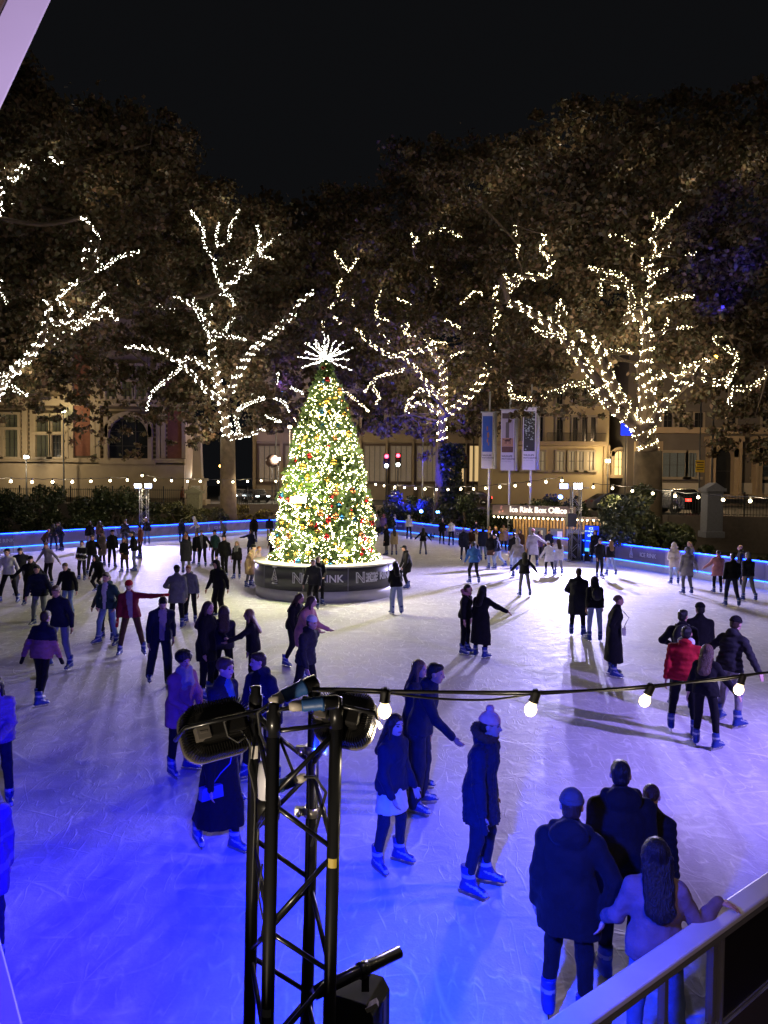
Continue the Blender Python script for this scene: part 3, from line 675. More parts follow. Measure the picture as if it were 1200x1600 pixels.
for i in range(segs):
    a, b = BL[i], BL[i + 1]; d, ang = frame_of(a, b); L = (b - a).length; c = (a + b) / 2
    nrm = Vector((d.y, -d.x))  # towards the ice
    root = empty('rink_board', (c.x, c.y, 0), ang)
    tag(root, ('dark rink board with tree logo and lettering under a blue light strip', 'rink board with a picture print under a blue light strip', 'plain dark rink board under a blue light strip')[i % 3], 'rink board', ('lettered', 'picture', 'plain')[i % 3] + ' boards with blue light strip')
    q = MB(); q.box((0, 0, .16), (L - .02, .1, .32)); q.build('kickboard', white_m, root)
    q = MB(); q.box((0, 0, .72), (L - .02, .07, .78)); pn = q.build('panel', photo_m if i % 3 == 1 else panel_m, root)
    q = MB(); q.box((0, .01, 1.13), (L, .12, .05)); q.build('cap_rail', white_m, root)
    q = MB(); q.box((0, -.07, 1.135), (L, .035, .05)); q.build('light_strip', led_m, root)
    q = MB(); q.box((0, -.065, .335), (L, .02, .025)); q.build('foot_light', foot_led, root)
    lg = MB()
    if i % 3 == 0: tree_logo(lg, Vector((-.7, -.05, .72)), Vector((1, 0, 0)), .55)
    if i % 3 == 0 and L > 2: 
        lg.build('logo', pale_m, root)
        place_text('lettering', 'ICE RINK', .3, (.55, -.04, .72), (1, 0, 0), (0, 0, 1), pale_m, root, .004)
# --- near boards: white rail, clear panes, one solid dark panel
rail_m = mat('rail_white', (.62, .6, .6), .45, noise=.12, nscale=6)
alu_m = mat('post_grey', (.32, .32, .34), .4, .6, noise=.1)
clear = bpy.data.materials.new('clear_pane'); clear.use_nodes = True
nt = clear.node_tree; nt.nodes.remove(nt.nodes['Principled BSDF']); t_ = nt.nodes.new('ShaderNodeBsdfTransparent'); g_ = nt.nodes.new('ShaderNodeBsdfGlossy'); mx_ = nt.nodes.new('ShaderNodeMixShader'); mx_.inputs['Fac'].default_value = .05
g_.inputs['Roughness'].default_value = .05; t_.inputs['Color'].default_value = (.9, .92, .95, 1)
nt.links.new(t_.outputs[0], mx_.inputs[1]); nt.links.new(g_.outputs[0], mx_.inputs[2]); nt.links.new(mx_.outputs[0], nt.nodes['Material Output'].inputs['Surface'])
dark_m = mat('panel_black', (.012, .011, .013), .35, noise=.2)
def near_boards():
    a0 = RA; e = RE
    L = 9.2; ang = math.atan2(e.y, e.x)
    root = empty('rink_barrier', (a0.x, a0.y, 0), ang); tag(root, 'near rink barrier with broad white hand rail, clear panes and a black panel', 'barrier')
    q = MB(); q.box((L / 2, 0, 1.1), (L, .16, .05)); q.build('hand_rail', rail_m, root, .012)
    q = MB(); q.box((L / 2, -.06, 1.055), (L, .03, .04)); q.build('rail_lip', alu_m, root)
    q = MB(); q.box((L / 2, -.02, .2), (L, .09, .4)); q.build('kickboard', mat('kick_brown', (.06, .05, .045), .7), root)
    def along(px, py):
        d = ray(px, py); n_ = Vector((-e.y, e.x)); t = a0.dot(n_) / (d.x * n_.x + d.y * n_.y); return (Vector((d.x, d.y)) * t - a0).dot(e)
    p1, p2, p3 = along(945, 1590), along(1034, 1540), along(1110, 1480)
    # posts measured along the rail
    for s in (.5, p1, p2, p3, p3 + .05, p3 + 1.9, p3 + 3.9):
        q = MB(); q.box((s, -.01, .74), (.04, .05, .6)); q.build('post', alu_m, root)
    for s, s_ in ((.53, p1 - .03), (p1 + .03, p2 - .03), (p2 + .03, p3 - .03)):
        q = MB(); q.box(((s + s_) / 2, 0, .73), (s_ - s, .008, .58)); q.build('pane', clear, root)
    for s, s_ in ((p3 + .07, p3 + 1.87), (p3 + 1.93, p3 + 3.87)):
        q = MB(); q.box(((s + s_) / 2, -.035, .74), (s_ - s - .03, .02, .62)); q.build('black_panel', dark_m, root)
        q = MB()
        for zz in (.425, 1.05): q.box(((s + s_) / 2, -.04, zz), (s_ - s, .03, .018))
        for ss in (s + .01, s_ - .01): q.box((ss, -.04, .7375), (.018, .03, .606))
        q.build('panel_frame', alu_m, root)
    b0 = Vector((-1.34, 3.1)); pts = [b0, NEAR_L[2], NEAR_L[1], NEAR_L[0]]
    e = (NEAR_L[0] - NEAR_L[2]).normalized(); L = 5.0; ang = math.atan2(e.y, e.x); st = NEAR_L[2] - e * 1.0
    root = empty('rink_barrier', (st.x, st.y, 0), ang); tag(root, 'short end of white topped barrier in the lower left corner', 'barrier')
    q = MB(); q.box((L / 2, 0, 1.1), (L, .16, .05)); q.build('hand_rail', rail_m, root, .012)
    q = MB(); q.box((L / 2, 0, .54), (L, .09, 1.07)); q.build('panel', white_m, root)
near_boards()
# walkway on our side
mb = MB(); mb.add([(-40, -30, .0), (40, -30, .0), (40, 9, .0), (RA + RE * 9).to_3d() - Vector((-.1, .25, 0)), RA.to_3d() - Vector((0, .2, 0)), (-1.3, 2.95, .0), (-6, 9, .0), (-40, 12, .0)], [tuple(range(8))]); tag(mb.build('walkway', mat('walkway_brown', (.06, .045, .04), .8, noise=.3, bump=.2)), kind='structure')
for v in bpy.data.objects['walkway'].data.vertices: v.co.z = -.004

# ------------------------------------------------------------------ christmas tree on its round stand
TC = atz(508, 905, 0); TC = Vector((-2.22, 27.9, 0)); 
def christmas():
    c = TC; rs_ = 2.62; ztop = 1.28
    stand = empty('tree_stand', c); tag(stand, 'round dark stand with white lettering under the Christmas tree', 'tree stand')
    q = MB(); q.lathe([(rs_ - .04, -.0), (rs_ - .04, .42)], n=96); q.build('plinth', mat('plinth_white', (.6, .58, .55), .5, noise=.15, nscale=3), stand)
    q = MB(); q.lathe([(rs_ - .3, .4), (rs_, .4), (rs_, ztop - .04), (rs_ - .3, ztop - .04)], n=96); q.build('printed_band', mat('stand_navy', (.02, .019, .032), .4, noise=.1), stand)
    q = MB(); q.lathe([(rs_ - .9, ztop - .06), (rs_ + .04, ztop - .06), (rs_ + .04, ztop), (rs_ - .9, ztop)], n=96); q.build('rim', mat('rim_cream', (.62, .6, .5), .5), stand)
    q = MB(); q.lathe([(.02, ztop - .03), (rs_ - .85, ztop - .03)], n=48); q.build('top_cover', mat('cover_green', (.05, .09, .04), .9), stand)
    for a in (-2.45, -1.78, -1.18, -.4):
        q = MB(); q.box((math.cos(a) * (rs_ + .004), math.sin(a) * (rs_ + .004), .84), (.012, .03, .86), a); q.build('seam', mat('seam_grey', (.16, .16, .2), .4), stand)
    lm = mat('logo_white', (.72, .72, .76), .5, noise=0)
    for a, t, sz in ((-1.52, 'ICE RINK', .36), (-.62, 'ICE RINK', .36)): place_text('lettering', t, sz, None, (1, 0, 0), (0, 0, 1), lm, stand, .006, .006, 'CENTER', ((0, 0, .84), rs_ + .01, a))
    # outlined N and three lines of the museum name
    for a in (-1.0, -1.86):
        place_text('lettering', 'N', .5, None, (1, 0, 0), (0, 0, 1), lm, stand, .006, .02, 'CENTER', ((0, 0, .84), rs_ + .01, a))
        place_text('lettering', 'N', .5, None, (1, 0, 0), (0, 0, 1), mat('stand_navy'), stand, .006, -.012, 'CENTER', ((0, 0, .84), rs_ + .016, a))
        for k, t in enumerate(('NATURAL', 'HISTORY', 'MUSEUM')): place_text('lettering', t, .135, None, (1, 0, 0), (0, 0, 1), lm, stand, .006, .003, 'LEFT', ((0, 0, .96 - .12 * k), rs_ + .01, a + .085))
    q = MB(); a = -2.22; o = Vector((math.cos(a) * (rs_ + .015), math.sin(a) * (rs_ + .015), .82)); ux = Vector((-math.sin(a), math.cos(a), 0)); tree_logo(q, o, ux, .62); q.build('logo', lm, stand)
    # the tree: real height from the picture
    tip = atY(507, 566, c.y).z; base = ztop - .02
    prof = [(0, .0), (.05, .2), (.115, .45), (.23, .8), (.33, 1.08), (.45, 1.32), (.56, 1.55), (.7, 1.72), (.85, 1.95), (1, 2.02)]
    ts, rs2 = zip(*prof); H = tip - base
    rad = lambda t: np.interp(t, ts, rs2) * .9
    tree = empty('christmas_tree', (c.x, c.y, base)); tag(tree, 'tall cone shaped Christmas tree covered in warm white lights and baubles', 'tree')
    q = MB(); q.tube([(0, 0, 0), (0, 0, H * .98)], [.14, .02], 8); q.build('trunk', mat('bark_fir', (.05, .035, .025), .9, bump=.5), tree)
    N = 42000; t = 1 - (1 - rng.uniform(0, 1, N) ** .5) * .995; t = rng.uniform(0, 1, N) ** .6
    a = rng.uniform(0, 2 * PI, N)
    lump = 1 + .06 * np.sin(a * 9 + t * 40) + .05 * np.sin(a * 5 - t * 23) + .05 * np.sin(t * 60)
    r = rad(t) * lump * (1 - .32 * rng.uniform(0, 1, N) ** 1.6)
    C = np.stack([r * np.cos(a), r * np.sin(a), (1 - t) * H - .06 * r], 1)
    leaves('foliage', C, .17, leaf_mat('fir', [(0, (.02, .045, .012)), (.5, (.055, .1, .025)), (1, (.1, .15, .04))]), tree, elong=2.2)
    # lights
    NB = 8500; tb = rng.uniform(0.0, 1, NB) ** .62; ab = rng.uniform(0, 2 * PI, NB)
    keep = ~((np.abs((1 - tb) * H - 2.15) < .42) & (np.abs(((ab + PI / 2 + PI) % (2 * PI)) - PI - .62) < .38) & (rng.uniform(0, 1, NB) < .9)); tb, ab = tb[keep], ab[keep]; NB = len(tb)
    lump = 1 + .06 * np.sin(ab * 9 + tb * 40) + .05 * np.sin(ab * 5 - tb * 23) + .05 * np.sin(tb * 60)
    rb = rad(tb) * lump * rng.uniform(.95, 1.05, NB) + .03
    CB = np.stack([rb * np.cos(ab) + c.x, rb * np.sin(ab) + c.y, (1 - tb) * H - .05 * rb + base], 1)
    o = bulbs('fairy_lights', CB, .0135, mat('tree_bulb', (1, .8, .5), .4, noise=0, emit=(1, .78, .38), estr=66, sample='FRONT'), sc=.45); tag(o, 'warm white fairy lights strewn all over the Christmas tree', 'fairy lights', kind='stuff')
    # baubles: each hangs on the tree as a thing of its own
    cols = dict(gold=((.75, .5, .1), 'gold bauble hanging on the Christmas tree'), red=((.35, .015, .02), 'dark red bauble hanging on the Christmas tree'), blue=((.03, .15, .3), 'teal blue bauble hanging on the Christmas tree'), bronze=((.35, .16, .06), 'bronze bauble hanging on the Christmas tree'))
    protos = {}
    for k, (cc, lab) in cols.items():
        q = MB(); q.ball((0, 0, 0), 1, 14); q.lathe([(.2, .95), (.2, 1.15), (.06, 1.2)], n=8)
        me = bpy.data.meshes.new('bauble'); me.from_pydata(q.v, [], q.f); me.polygons.foreach_set('use_smooth', [True] * len(q.f)); me.materials.append(mat('bauble_' + k, cc, .18, .85, noise=.05)); protos[k] = me
    for i in range(170):
        k = ['gold', 'gold', 'red', 'gold', 'red', 'blue', 'bronze', 'gold'][i % 8]; tt = random.random() ** .6; aa = -PI / 2 + random.uniform(-1.75, 1.75); rr = rad(tt) * (1 + .06 * math.sin(aa * 9 + tt * 40) + .05 * math.sin(aa * 5 - tt * 23) + .05 * math.sin(tt * 60)) * 1.0
        b = bpy.data.objects.new('bauble', protos[k]); COL.objects.link(b); b.location = (c.x + rr * math.cos(aa), c.y + rr * math.sin(aa), base + (1 - tt) * H - .05 * rr)
        s_ = random.choice([.08, .095, .11, .135]) if k != 'bronze' else .13; b.scale = (s_,) * 3
        tag(b, cols[k][1], 'bauble', k + ' baubles on the Christmas tree')
    # starburst of lit rods
    st = empty('starburst_topper', (c.x, c.y, tip + .1)); tag(st, 'bright white starburst of lit rods on top of the Christmas tree', 'tree topper')
    rodm = mat('rod_white', (.5, .5, .5), .4); CBs = []
    dirs = [Vector((math.sin(R(th)) * math.cos(R(el)), -math.sin(R(el)), math.cos(R(th)) * math.cos(R(el)))) for th, el in ((-4, 10), (-28, -15), (-52, 20), (-86, 0), (-115, 25), (22, -20), (46, 15), (66, -5), (92, 20), (112, 0), (-66, -30), (10, 40), (-15, -45), (75, 50), (-40, 55), (35, -50), (-100, -40))]
    for k, d in enumerate(dirs):
        Ls = random.uniform(.78, 1.08); q = MB(); q.tube([Vector((0, 0, 0)), d * Ls], .008, 5); q.build('rod', rodm, st)
        for jx in np.linspace(.06, 1, 17): 
            for _ in range(1): CBs.append(d * (Ls * jx) + Vector((random.gauss(0, .022), random.gauss(0, .022), random.gauss(0, .022))))
    bulbs('bulbs', np.array([tuple(v) for v in CBs]), .0125, mat('star_bulb', (1, 1, .95), .4, noise=0, emit=(1, .95, .82), estr=26, sample='FRONT'), st, sc=.4)['kind'] = 'stuff'
    # unseen point lamps added off the foliage, standing in for the bulbs' glow
    for t_, e_ in ((.15, 28), (.4, 50), (.66, 66), (.9, 80)):
        for a_ in (-2.5, -1.9, -1.2, -.5, 1.6): 
            r_ = float(rad(t_)) + .75
            lamp('tree_fill', 'POINT', (c.x + r_ * math.cos(a_), c.y + r_ * math.sin(a_), base + (1 - t_) * H), e_ * 1.12, (1, .87, .66), radius=.3)
    # the lit work lamp beside the tree
    p_ = atY(466, 781, c.y - 1.75); lampm = mat('work_lamp_glow', (1, .9, .6), .4, noise=0, emit=(1, .85, .5), estr=14)
    f = empty('festoon_lamp', p_); tag(f, 'bright flat lamp glowing at the left side of the Christmas tree', 'lamp')
    q = MB(); q.box((0, -.02, 0), (.55, .03, .2)); q.build('lens', lampm, f); q = MB(); q.box((0, .04, 0), (.6, .08, .25)); q.build('housing', mat('housing_black', (.02, .02, .02), .5), f)
    lamp('lime_fill', 'POINT', p_ + Vector((-.1, -.6, .5)), 260, (.85, 1, .3), radius=.12)  # lime point lamp added in front of the lens to make the foliage glow
def bulbs(name, C, r, m_, parent=None, sc=0.):
    C = np.asarray(C, np.float32); N = len(C); s = (r * (1 + sc * rng.uniform(-1, 1, N)))[:, None]
    o8 = np.array([(1, 0, 0), (0, 1, 0), (-1, 0, 0), (0, -1, 0), (0, 0, 1), (0, 0, -1)], np.float32)
    V = (C[:, None, :] + o8[None] * s[:, None, :]).reshape(-1, 3)
    T = np.array([(0, 1, 4), (1, 2, 4), (2, 3, 4), (3, 0, 4), (1, 0, 5), (2, 1, 5), (3, 2, 5), (0, 3, 5)], np.int32)
    Q = (T[None] + 6 * np.arange(N, dtype=np.int32)[:, None, None]).reshape(-1, 3)
    return link(name, np_mesh(name, V, Q), m_, parent)
christmas()
# ------------------------------------------------------------------ plane trees wound with fairy lights
bark = mat('plane_bark', (.11, .078, .047), .9, noise=.75, nscale=2.2, bump=1., bscale=7)
plane_leaf = leaf_mat('plane_leaves', [(0, (.05, .05, .022)), (.3, (.095, .07, .035)), (.55, (.14, .08, .045)), (.8, (.075, .075, .032)), (1, (.18, .11, .055))])
dark_leaf = leaf_mat('dark_leaves', [(0, (.012, .02, .008)), (.5, (.03, .038, .016)), (1, (.055, .05, .022))])
gold_leaf = leaf_mat('golden_leaves', [(0, (.07, .06, .015)), (.5, (.15, .12, .03)), (1, (.22, .15, .04))])
cool = mat('bulb_cool', (1, 1, 1), .4, noise=0, emit=(1, .97, .80), estr=21, sample='FRONT')
warm = mat('bulb_warm', (1, .9, .6), .4, noise=0, emit=(1, .86, .50), estr=21, sample='FRONT')
def sm(pts, n=4):
    return catmull([Vector(p) for p in pts], max(.01, sum((Vector(b) - Vector(a)).length for a, b in zip(pts, pts[1:])) / (n * max(1, len(pts) - 1))))
def plane_tree(Y, base_px, crop, limbs, blobs, label, bulbm, rtrunk, zbase, leafn, flabel, leaf=.235, leafm=None, extra=True, bs=.023, lit=True, lamps=()):
    """limbs: (radius, [crop points], lit) traced limb courses; every limb gets its own depth so that the crown is a real volume"""
    x0, y0, sc = crop
    bp = atY(*base_px, Y); root = empty('plane_tree', (bp.x, Y, zbase)); tag(root, label, 'tree')
    O = Vector((bp.x, Y, zbase)); q = MB(); B = []
    dep = lambda i, t, big: (math.sin(i * 2.4 + 1) * 2.6 * t if not big else 0)
    ends = []; AL = []
    for i, (r, pts, l) in enumerate(limbs):
        w = []
        big = r >= rtrunk * .8
        for k, (cx, cyy) in enumerate(pts):
            px, py = x0 + cx / sc, y0 + cyy / sc
            far = min(1, math.hypot(px - base_px[0], py - base_px[1]) / 230)
            p = atY(px, py, Y + dep(i, far, big) * .8 - 2.6 * far); w.append(p)
        ps = sm(w, 4); n = len(ps)
        if AL:
            e_ = min(AL, key=lambda v: (v - ps[0]).length + (.0 if v.z < ps[0].z + .5 else 3)); gap = (e_ - ps[0]).length
            if gap > .12:   # an unlit bough carries this run
                mid = (e_ + ps[0]) / 2 + Vector((random.uniform(-.1, .1), random.uniform(-.1, .1), -.06)) * gap
                q.tube([v - O for v in catmull([e_, mid, ps[0]], max(.2, gap / 6))], max(.05, r * .95), 6)
        AL += ps
        rr = [max(.03, r * (1 - .62 * k / max(1, n - 1))) for k in range(n)]
        q.tube([p - O for p in ps], rr, 7)
        ends.append(ps[-1])
        if l and lit:
            # a string wound round the limb
            L = sum((b - a).length for a, b in zip(ps, ps[1:])); cnt = int(L * (17 + 80 * r)); ph = random.random() * 6
            for k in range(cnt):
                if random.random() < (.1 if r > .12 else .2): continue
                t = (k + random.random()) / cnt * (n - 1); a_ = min(n - 2, int(t)); f_ = t - a_
                p = ps[a_].lerp(ps[a_ + 1], f_); rad_ = rr[a_] * (1 - f_) + rr[a_ + 1] * f_ + .04
                d = (ps[a_ + 1] - ps[a_]).normalized(); u = d.orthogonal().normalized(); v = d.cross(u)
                an = ph + t * 0 + k * 2.399 if r > .1 else random.random() * 6.3
                turn = ph + (k / max(1, 10 + 60 * r)) * 6.283
                an = turn + random.gauss(0, .55) if r > .12 else an
                B.append(p + (u * math.cos(an) + v * math.sin(an)) * (rad_ * random.uniform(1, 1.12)) + Vector((random.gauss(0, .03), random.gauss(0, .03), random.gauss(0, .03))))
    # trunk down to the ground
    fp = atY(x0 + limbs[0][1][0][0] / sc, y0 + limbs[0][1][0][1] / sc, Y)
    q.tube([Vector((0, 0, -.5)), Vector((0, 0, .4)), (fp - O) * .5, fp - O], [rtrunk * 1.5, rtrunk * 1.12, rtrunk, rtrunk * .96], 10)
    # unlit boughs up into the crown
    cs = []
    for (px, py, rp, w) in blobs:
        R_ = rp * Y / F; dy = random.uniform(-1.2, 3.0); cs.append((atY(px, py, Y + dy), R_, w))
    for c_, R_, w in cs:
        if w < .45: continue
        s_ = min(ends, key=lambda e: (e - c_).length); mid = (s_ + c_) / 2 + Vector((random.uniform(-.6, .6), random.uniform(-.6, .6), random.uniform(-.2, .8)))
        q.tube([s_ - O, mid - O, c_ - O, c_ - O + Vector((random.uniform(-.5, .5), random.uniform(-.5, .5), .6)) * R_], [.09, .07, .045, .02], 5)
    q.build('trunk', bark, root)
    # crown: leaf sprays clustered on many small clumps inside each blob
    tot = sum(R_ ** 2 * w for _, R_, w in cs); P = []
    for c_, R_, w in cs:
        n_ = int(leafn * R_ ** 2 * w / tot); nc = max(6, int(R_ * R_ * 3.2)); 
        d = rng.normal(size=(nc, 3)); d /= np.linalg.norm(d, axis=1)[:, None]; d *= (rng.uniform(.25, 1.05, (nc, 1)) ** .55) * np.array([R_, R_ * .8, R_ * .92])
        cc = np.array(c_) + d; cr = rng.uniform(.45, 1.15, nc) * .32 * max(1.6, min(R_, 4)) * .75
        k = rng.integers(0, nc, n_); g = rng.normal(size=(n_, 3)) * np.array([1.15, 1, .62]); g *= (cr[k] * .62)[:, None]
        P.append(cc[k] + g)
    P = np.concatenate(P) - np.array(O)
    leaves('crown', P, leaf, leafm or plane_leaf, root, up=.3, jit=.65)
    if B and lit:
        o = bulbs('fairy_lights', np.array([tuple(b) for b in B]), bs, bulbm, sc=.35); tag(o, flabel, 'fairy lights', kind='stuff')
        for px, py, e in lamps:
            for dx, dy, dd in ((0, 0, -2.2), (22, -26, .6), (-24, 14, 1.2)): lamp('crown_fill', 'POINT', atY(px + dx, py + dy, Y + dd), e * (1.5 if py > 430 else .8), (1, .85, .62), radius=.5)  # unseen point lamps added in the crown to brighten its leaves
    return root
T1 = [(.5, [(-260, 2300), (-140, 1850), (20, 1500), (100, 1430), (180, 1350), (260, 1250)], 1), (.22, [(260, 1250), (290, 1120), (310, 1020), (280, 990)], 1), (.15, [(310, 1130), (380, 1140), (450, 1100), (410, 1030), (370, 980), (430, 910), (490, 880)], 1),
      (.15, [(490, 870), (530, 800), (530, 700), (560, 630), (510, 490)], 1), (.07, [(620, 610), (590, 550), (540, 500), (500, 480)], 1), (.17, [(330, 1250), (430, 1200), (500, 1150), (600, 1110), (670, 1050), (730, 1130)], 1), (.08, [(480, 1150), (560, 1080), (600, 1010), (660, 950)], 1),
      (.06, [(600, 820), (640, 800), (680, 770), (740, 730), (870, 690)], 1), (.06, [(640, 790), (610, 740), (600, 680)], 1), (.12, [(0, 1460), (90, 1550), (180, 1590)], 1), (.17, [(-60, 260), (0, 240), (60, 250), (120, 190), (170, 150), (240, 130), (310, 110), (390, 150)], 1), (.08, [(10, 190), (40, 150)], 1), (.14, [(-20, 480), (0, 360), (20, 290)], 1), (.06, [(60, 410), (110, 375)], 1), (.07, [(55, 510), (115, 500)], 1), (.07, [(-10, 440), (25, 430)], 1), (.08, [(-10, 800), (10, 930), (50, 1020)], 1)]
plane_tree(52, (-75, 790), (0, 220, 4.0), T1, [(-30, 250, 110, 1), (50, 330, 120, 1), (-40, 450, 130, 1), (110, 440, 100, 1), (60, 530, 70, .8), (170, 340, 95, 1), (190, 235, 80, .8), (90, 225, 90, 1), (130, 560, 60, .35), (20, 150, 70, .6), (200, 450, 70, .7), (235, 225, 55, .6), (20, 560, 60, .5), (110, 640, 45, .3), (140, 690, 30, .16), (50, 600, 50, .6), (120, 590, 50, .6), (10, 630, 35, .3)],
           'big plane tree at far left, its lit limb reaching in from the frame edge', cool, .6, .6, 78000, 'cool white fairy lights wound along the limbs of the leftmost plane tree', lamps=((40, 580, 60), (110, 470, 50), (20, 270, 45), (90, 220, 45), (160, 300, 45)))
T2 = [(.36, [(675, 1390), (655, 1250), (625, 1100), (590, 950), (585, 800), (590, 700), (610, 600), (640, 550)], 1), (.25, [(690, 1130), (750, 1000), (820, 900), (900, 830), (960, 780), (1050, 690), (1080, 630), (1165, 565)], 1), (.2, [(640, 1190), (600, 1165), (530, 1100), (470, 1030), (400, 970), (355, 945)], 1), (.17, [(350, 915), (250, 890), (170, 880), (95, 880)], 1),
      (.08, [(410, 1000), (310, 1080), (240, 1150), (215, 1240)], 1), (.13, [(400, 960), (480, 940), (540, 990), (600, 1000)], 1), (.18, [(580, 740), (510, 670), (440, 620), (370, 590)], 1), (.1, [(490, 600), (500, 670), (580, 830)], 1), (.09, [(385, 685), (260, 640), (170, 625), (110, 560), (60, 525), (25, 545)], 1), (.17, [(640, 550), (700, 520), (740, 470), (810, 450)], 1),
      (.08, [(650, 580), (700, 600), (715, 650)], 1), (.09, [(650, 440), (720, 400), (780, 400), (850, 340), (920, 280), (980, 230)], 1), (.07, [(850, 340), (860, 260), (840, 190)], 1), (.06, [(850, 350), (935, 385)], 1), (.08, [(640, 540), (610, 460), (590, 370), (540, 300), (540, 220), (500, 150), (460, 105)], 1), (.06, [(620, 320), (610, 260), (625, 180)], 1), (.07, [(630, 300), (680, 270), (690, 200), (740, 100)], 1),
      (.1, [(600, 810), (700, 825), (780, 840)], 1), (.06, [(660, 790), (715, 705)], 1), (.18, [(676, 1400), (710, 1392), (800, 1380), (890, 1340)], 1), (.12, [(712, 1394), (735, 1380), (725, 1260), (780, 1210), (890, 1170)], 1), (.06, [(880, 1170), (800, 1140)], 1), (.05, [(940, 1170), (1000, 1200), (1030, 1250)], 1), (.05, [(960, 1020), (955, 1090)], 1), (.05, [(1030, 1110), (1110, 1145)], 1), (.05, [(890, 1270), (980, 1310)], 1), (.05, [(740, 470), (790, 390), (770, 440)], 1)]
plane_tree(61, (357, 800), (170, 300, 3.636), T2, [(240, 330, 100, 1), (330, 390, 110, 1), (415, 410, 95, 1), (270, 480, 90, 1), (380, 510, 90, 1), (240, 245, 70, .7), (320, 320, 70, .8), (200, 550, 55, .5), (290, 600, 50, .6), (400, 590, 60, .8), (440, 500, 80, 1), (310, 640, 45, .5), (390, 640, 50, .5), (270, 640, 40, .35), (430, 640, 40, .5), (180, 640, 40, .2), (210, 690, 35, .15), (260, 610, 45, .5), (330, 660, 36, .5), (300, 560, 60, .8), (230, 580, 40, .5), (420, 660, 30, .45), (290, 690, 24, .25), (470, 440, 60, .7)],
           'tall plane tree with bright wound trunk left of the Christmas tree', cool, .62, 1.2, 78000, 'cool white fairy lights on the plane tree left of the Christmas tree', lamps=((345, 600, 70), (335, 500, 60), (395, 580, 40), (350, 660, 60), (250, 270, 45), (330, 340, 50), (410, 390, 45), (240, 430, 40)))
T3 = [(.42, [(838, 1230), (835, 1080), (840, 950), (840, 860), (800, 780), (780, 720), (750, 690)], 1), (.16, [(790, 740), (720, 760), (640, 770), (580, 790), (500, 750), (430, 690), (390, 640)], 1), (.28, [(860, 1090), (940, 1030), (1010, 960), (1060, 880), (1090, 780), (1110, 690), (1110, 620), (1130, 560), (1110, 480), (1120, 420)], 1), (.2, [(800, 1070), (740, 1030), (680, 1045), (650, 1050), (660, 1090)], 1),
      (.13, [(790, 1000), (730, 960), (680, 1000), (650, 1040)], 1), (.17, [(820, 1000), (740, 910), (700, 850), (650, 810), (630, 790)], 1), (.08, [(640, 860), (560, 880), (480, 910), (430, 980)], 1), (.07, [(480, 920), (480, 960), (510, 1000), (490, 1040)], 1), (.09, [(510, 650), (500, 600), (490, 540), (515, 440)], 1), (.06, [(490, 580), (560, 600)], 1), (.07, [(620, 640), (660, 620), (640, 670), (700, 680)], 1),
      (.1, [(810, 430), (795, 370), (780, 320)], 1), (.06, [(680, 215), (710, 185), (670, 150)], 1), (.09, [(720, 150), (820, 135), (850, 125), (940, 175)], 1), (.1, [(210, 650), (230, 560), (270, 520), (300, 480), (290, 440), (315, 385)], 1), (.07, [(270, 240), (320, 310), (350, 345), (395, 275)], 1), (.06, [(310, 490), (370, 500), (375, 545)], 1), (.06, [(270, 580), (310, 620)], 1), (.06, [(790, 720), (860, 720)], 1), (.05, [(600, 490), (700, 525)], 1), (.06, [(295, 950), (380, 1010), (455, 1080)], 1),
      (.06, [(560, 720), (540, 690), (500, 680)], 1), (.05, [(880, 790), (950, 760)], 1), (.05, [(930, 520), (1010, 450), (1050, 470)], 1), (.05, [(990, 680), (1040, 620)], 1), (.05, [(930, 640), (850, 600)], 1), (.05, [(130, 480), (170, 440)], 0)]
plane_tree(66, (692, 790), (440, 320, 3.333), T3, [(560, 400, 90, 1), (650, 370, 100, 1), (740, 420, 100, 1), (620, 480, 90, 1), (700, 520, 90, .9), (565, 520, 80, .9), (780, 500, 75, .9), (720, 300, 85, 1), (655, 265, 60, .8), (560, 600, 50, .7), (640, 590, 55, .7), (740, 590, 60, .9), (550, 340, 60, .8), (500, 400, 60, .8), (630, 650, 38, .35), (730, 650, 45, .9), (590, 650, 35, .3), (800, 420, 70, 1), (660, 690, 30, .5), (560, 650, 36, .5), (610, 650, 40, .6), (770, 610, 50, .9), (740, 670, 34, .6), (650, 640, 40, .6), (580, 610, 40, .7)],
           'plane tree with dark ivy on its trunk behind the Christmas tree', warm, .66, 1.6, 84000, 'warm white fairy lights on the ivy clad plane tree', lamps=((690, 640, 80), (680, 560, 55), (750, 590, 60), (640, 540, 35), (700, 330, 55), (560, 390, 50), (620, 430, 40)))
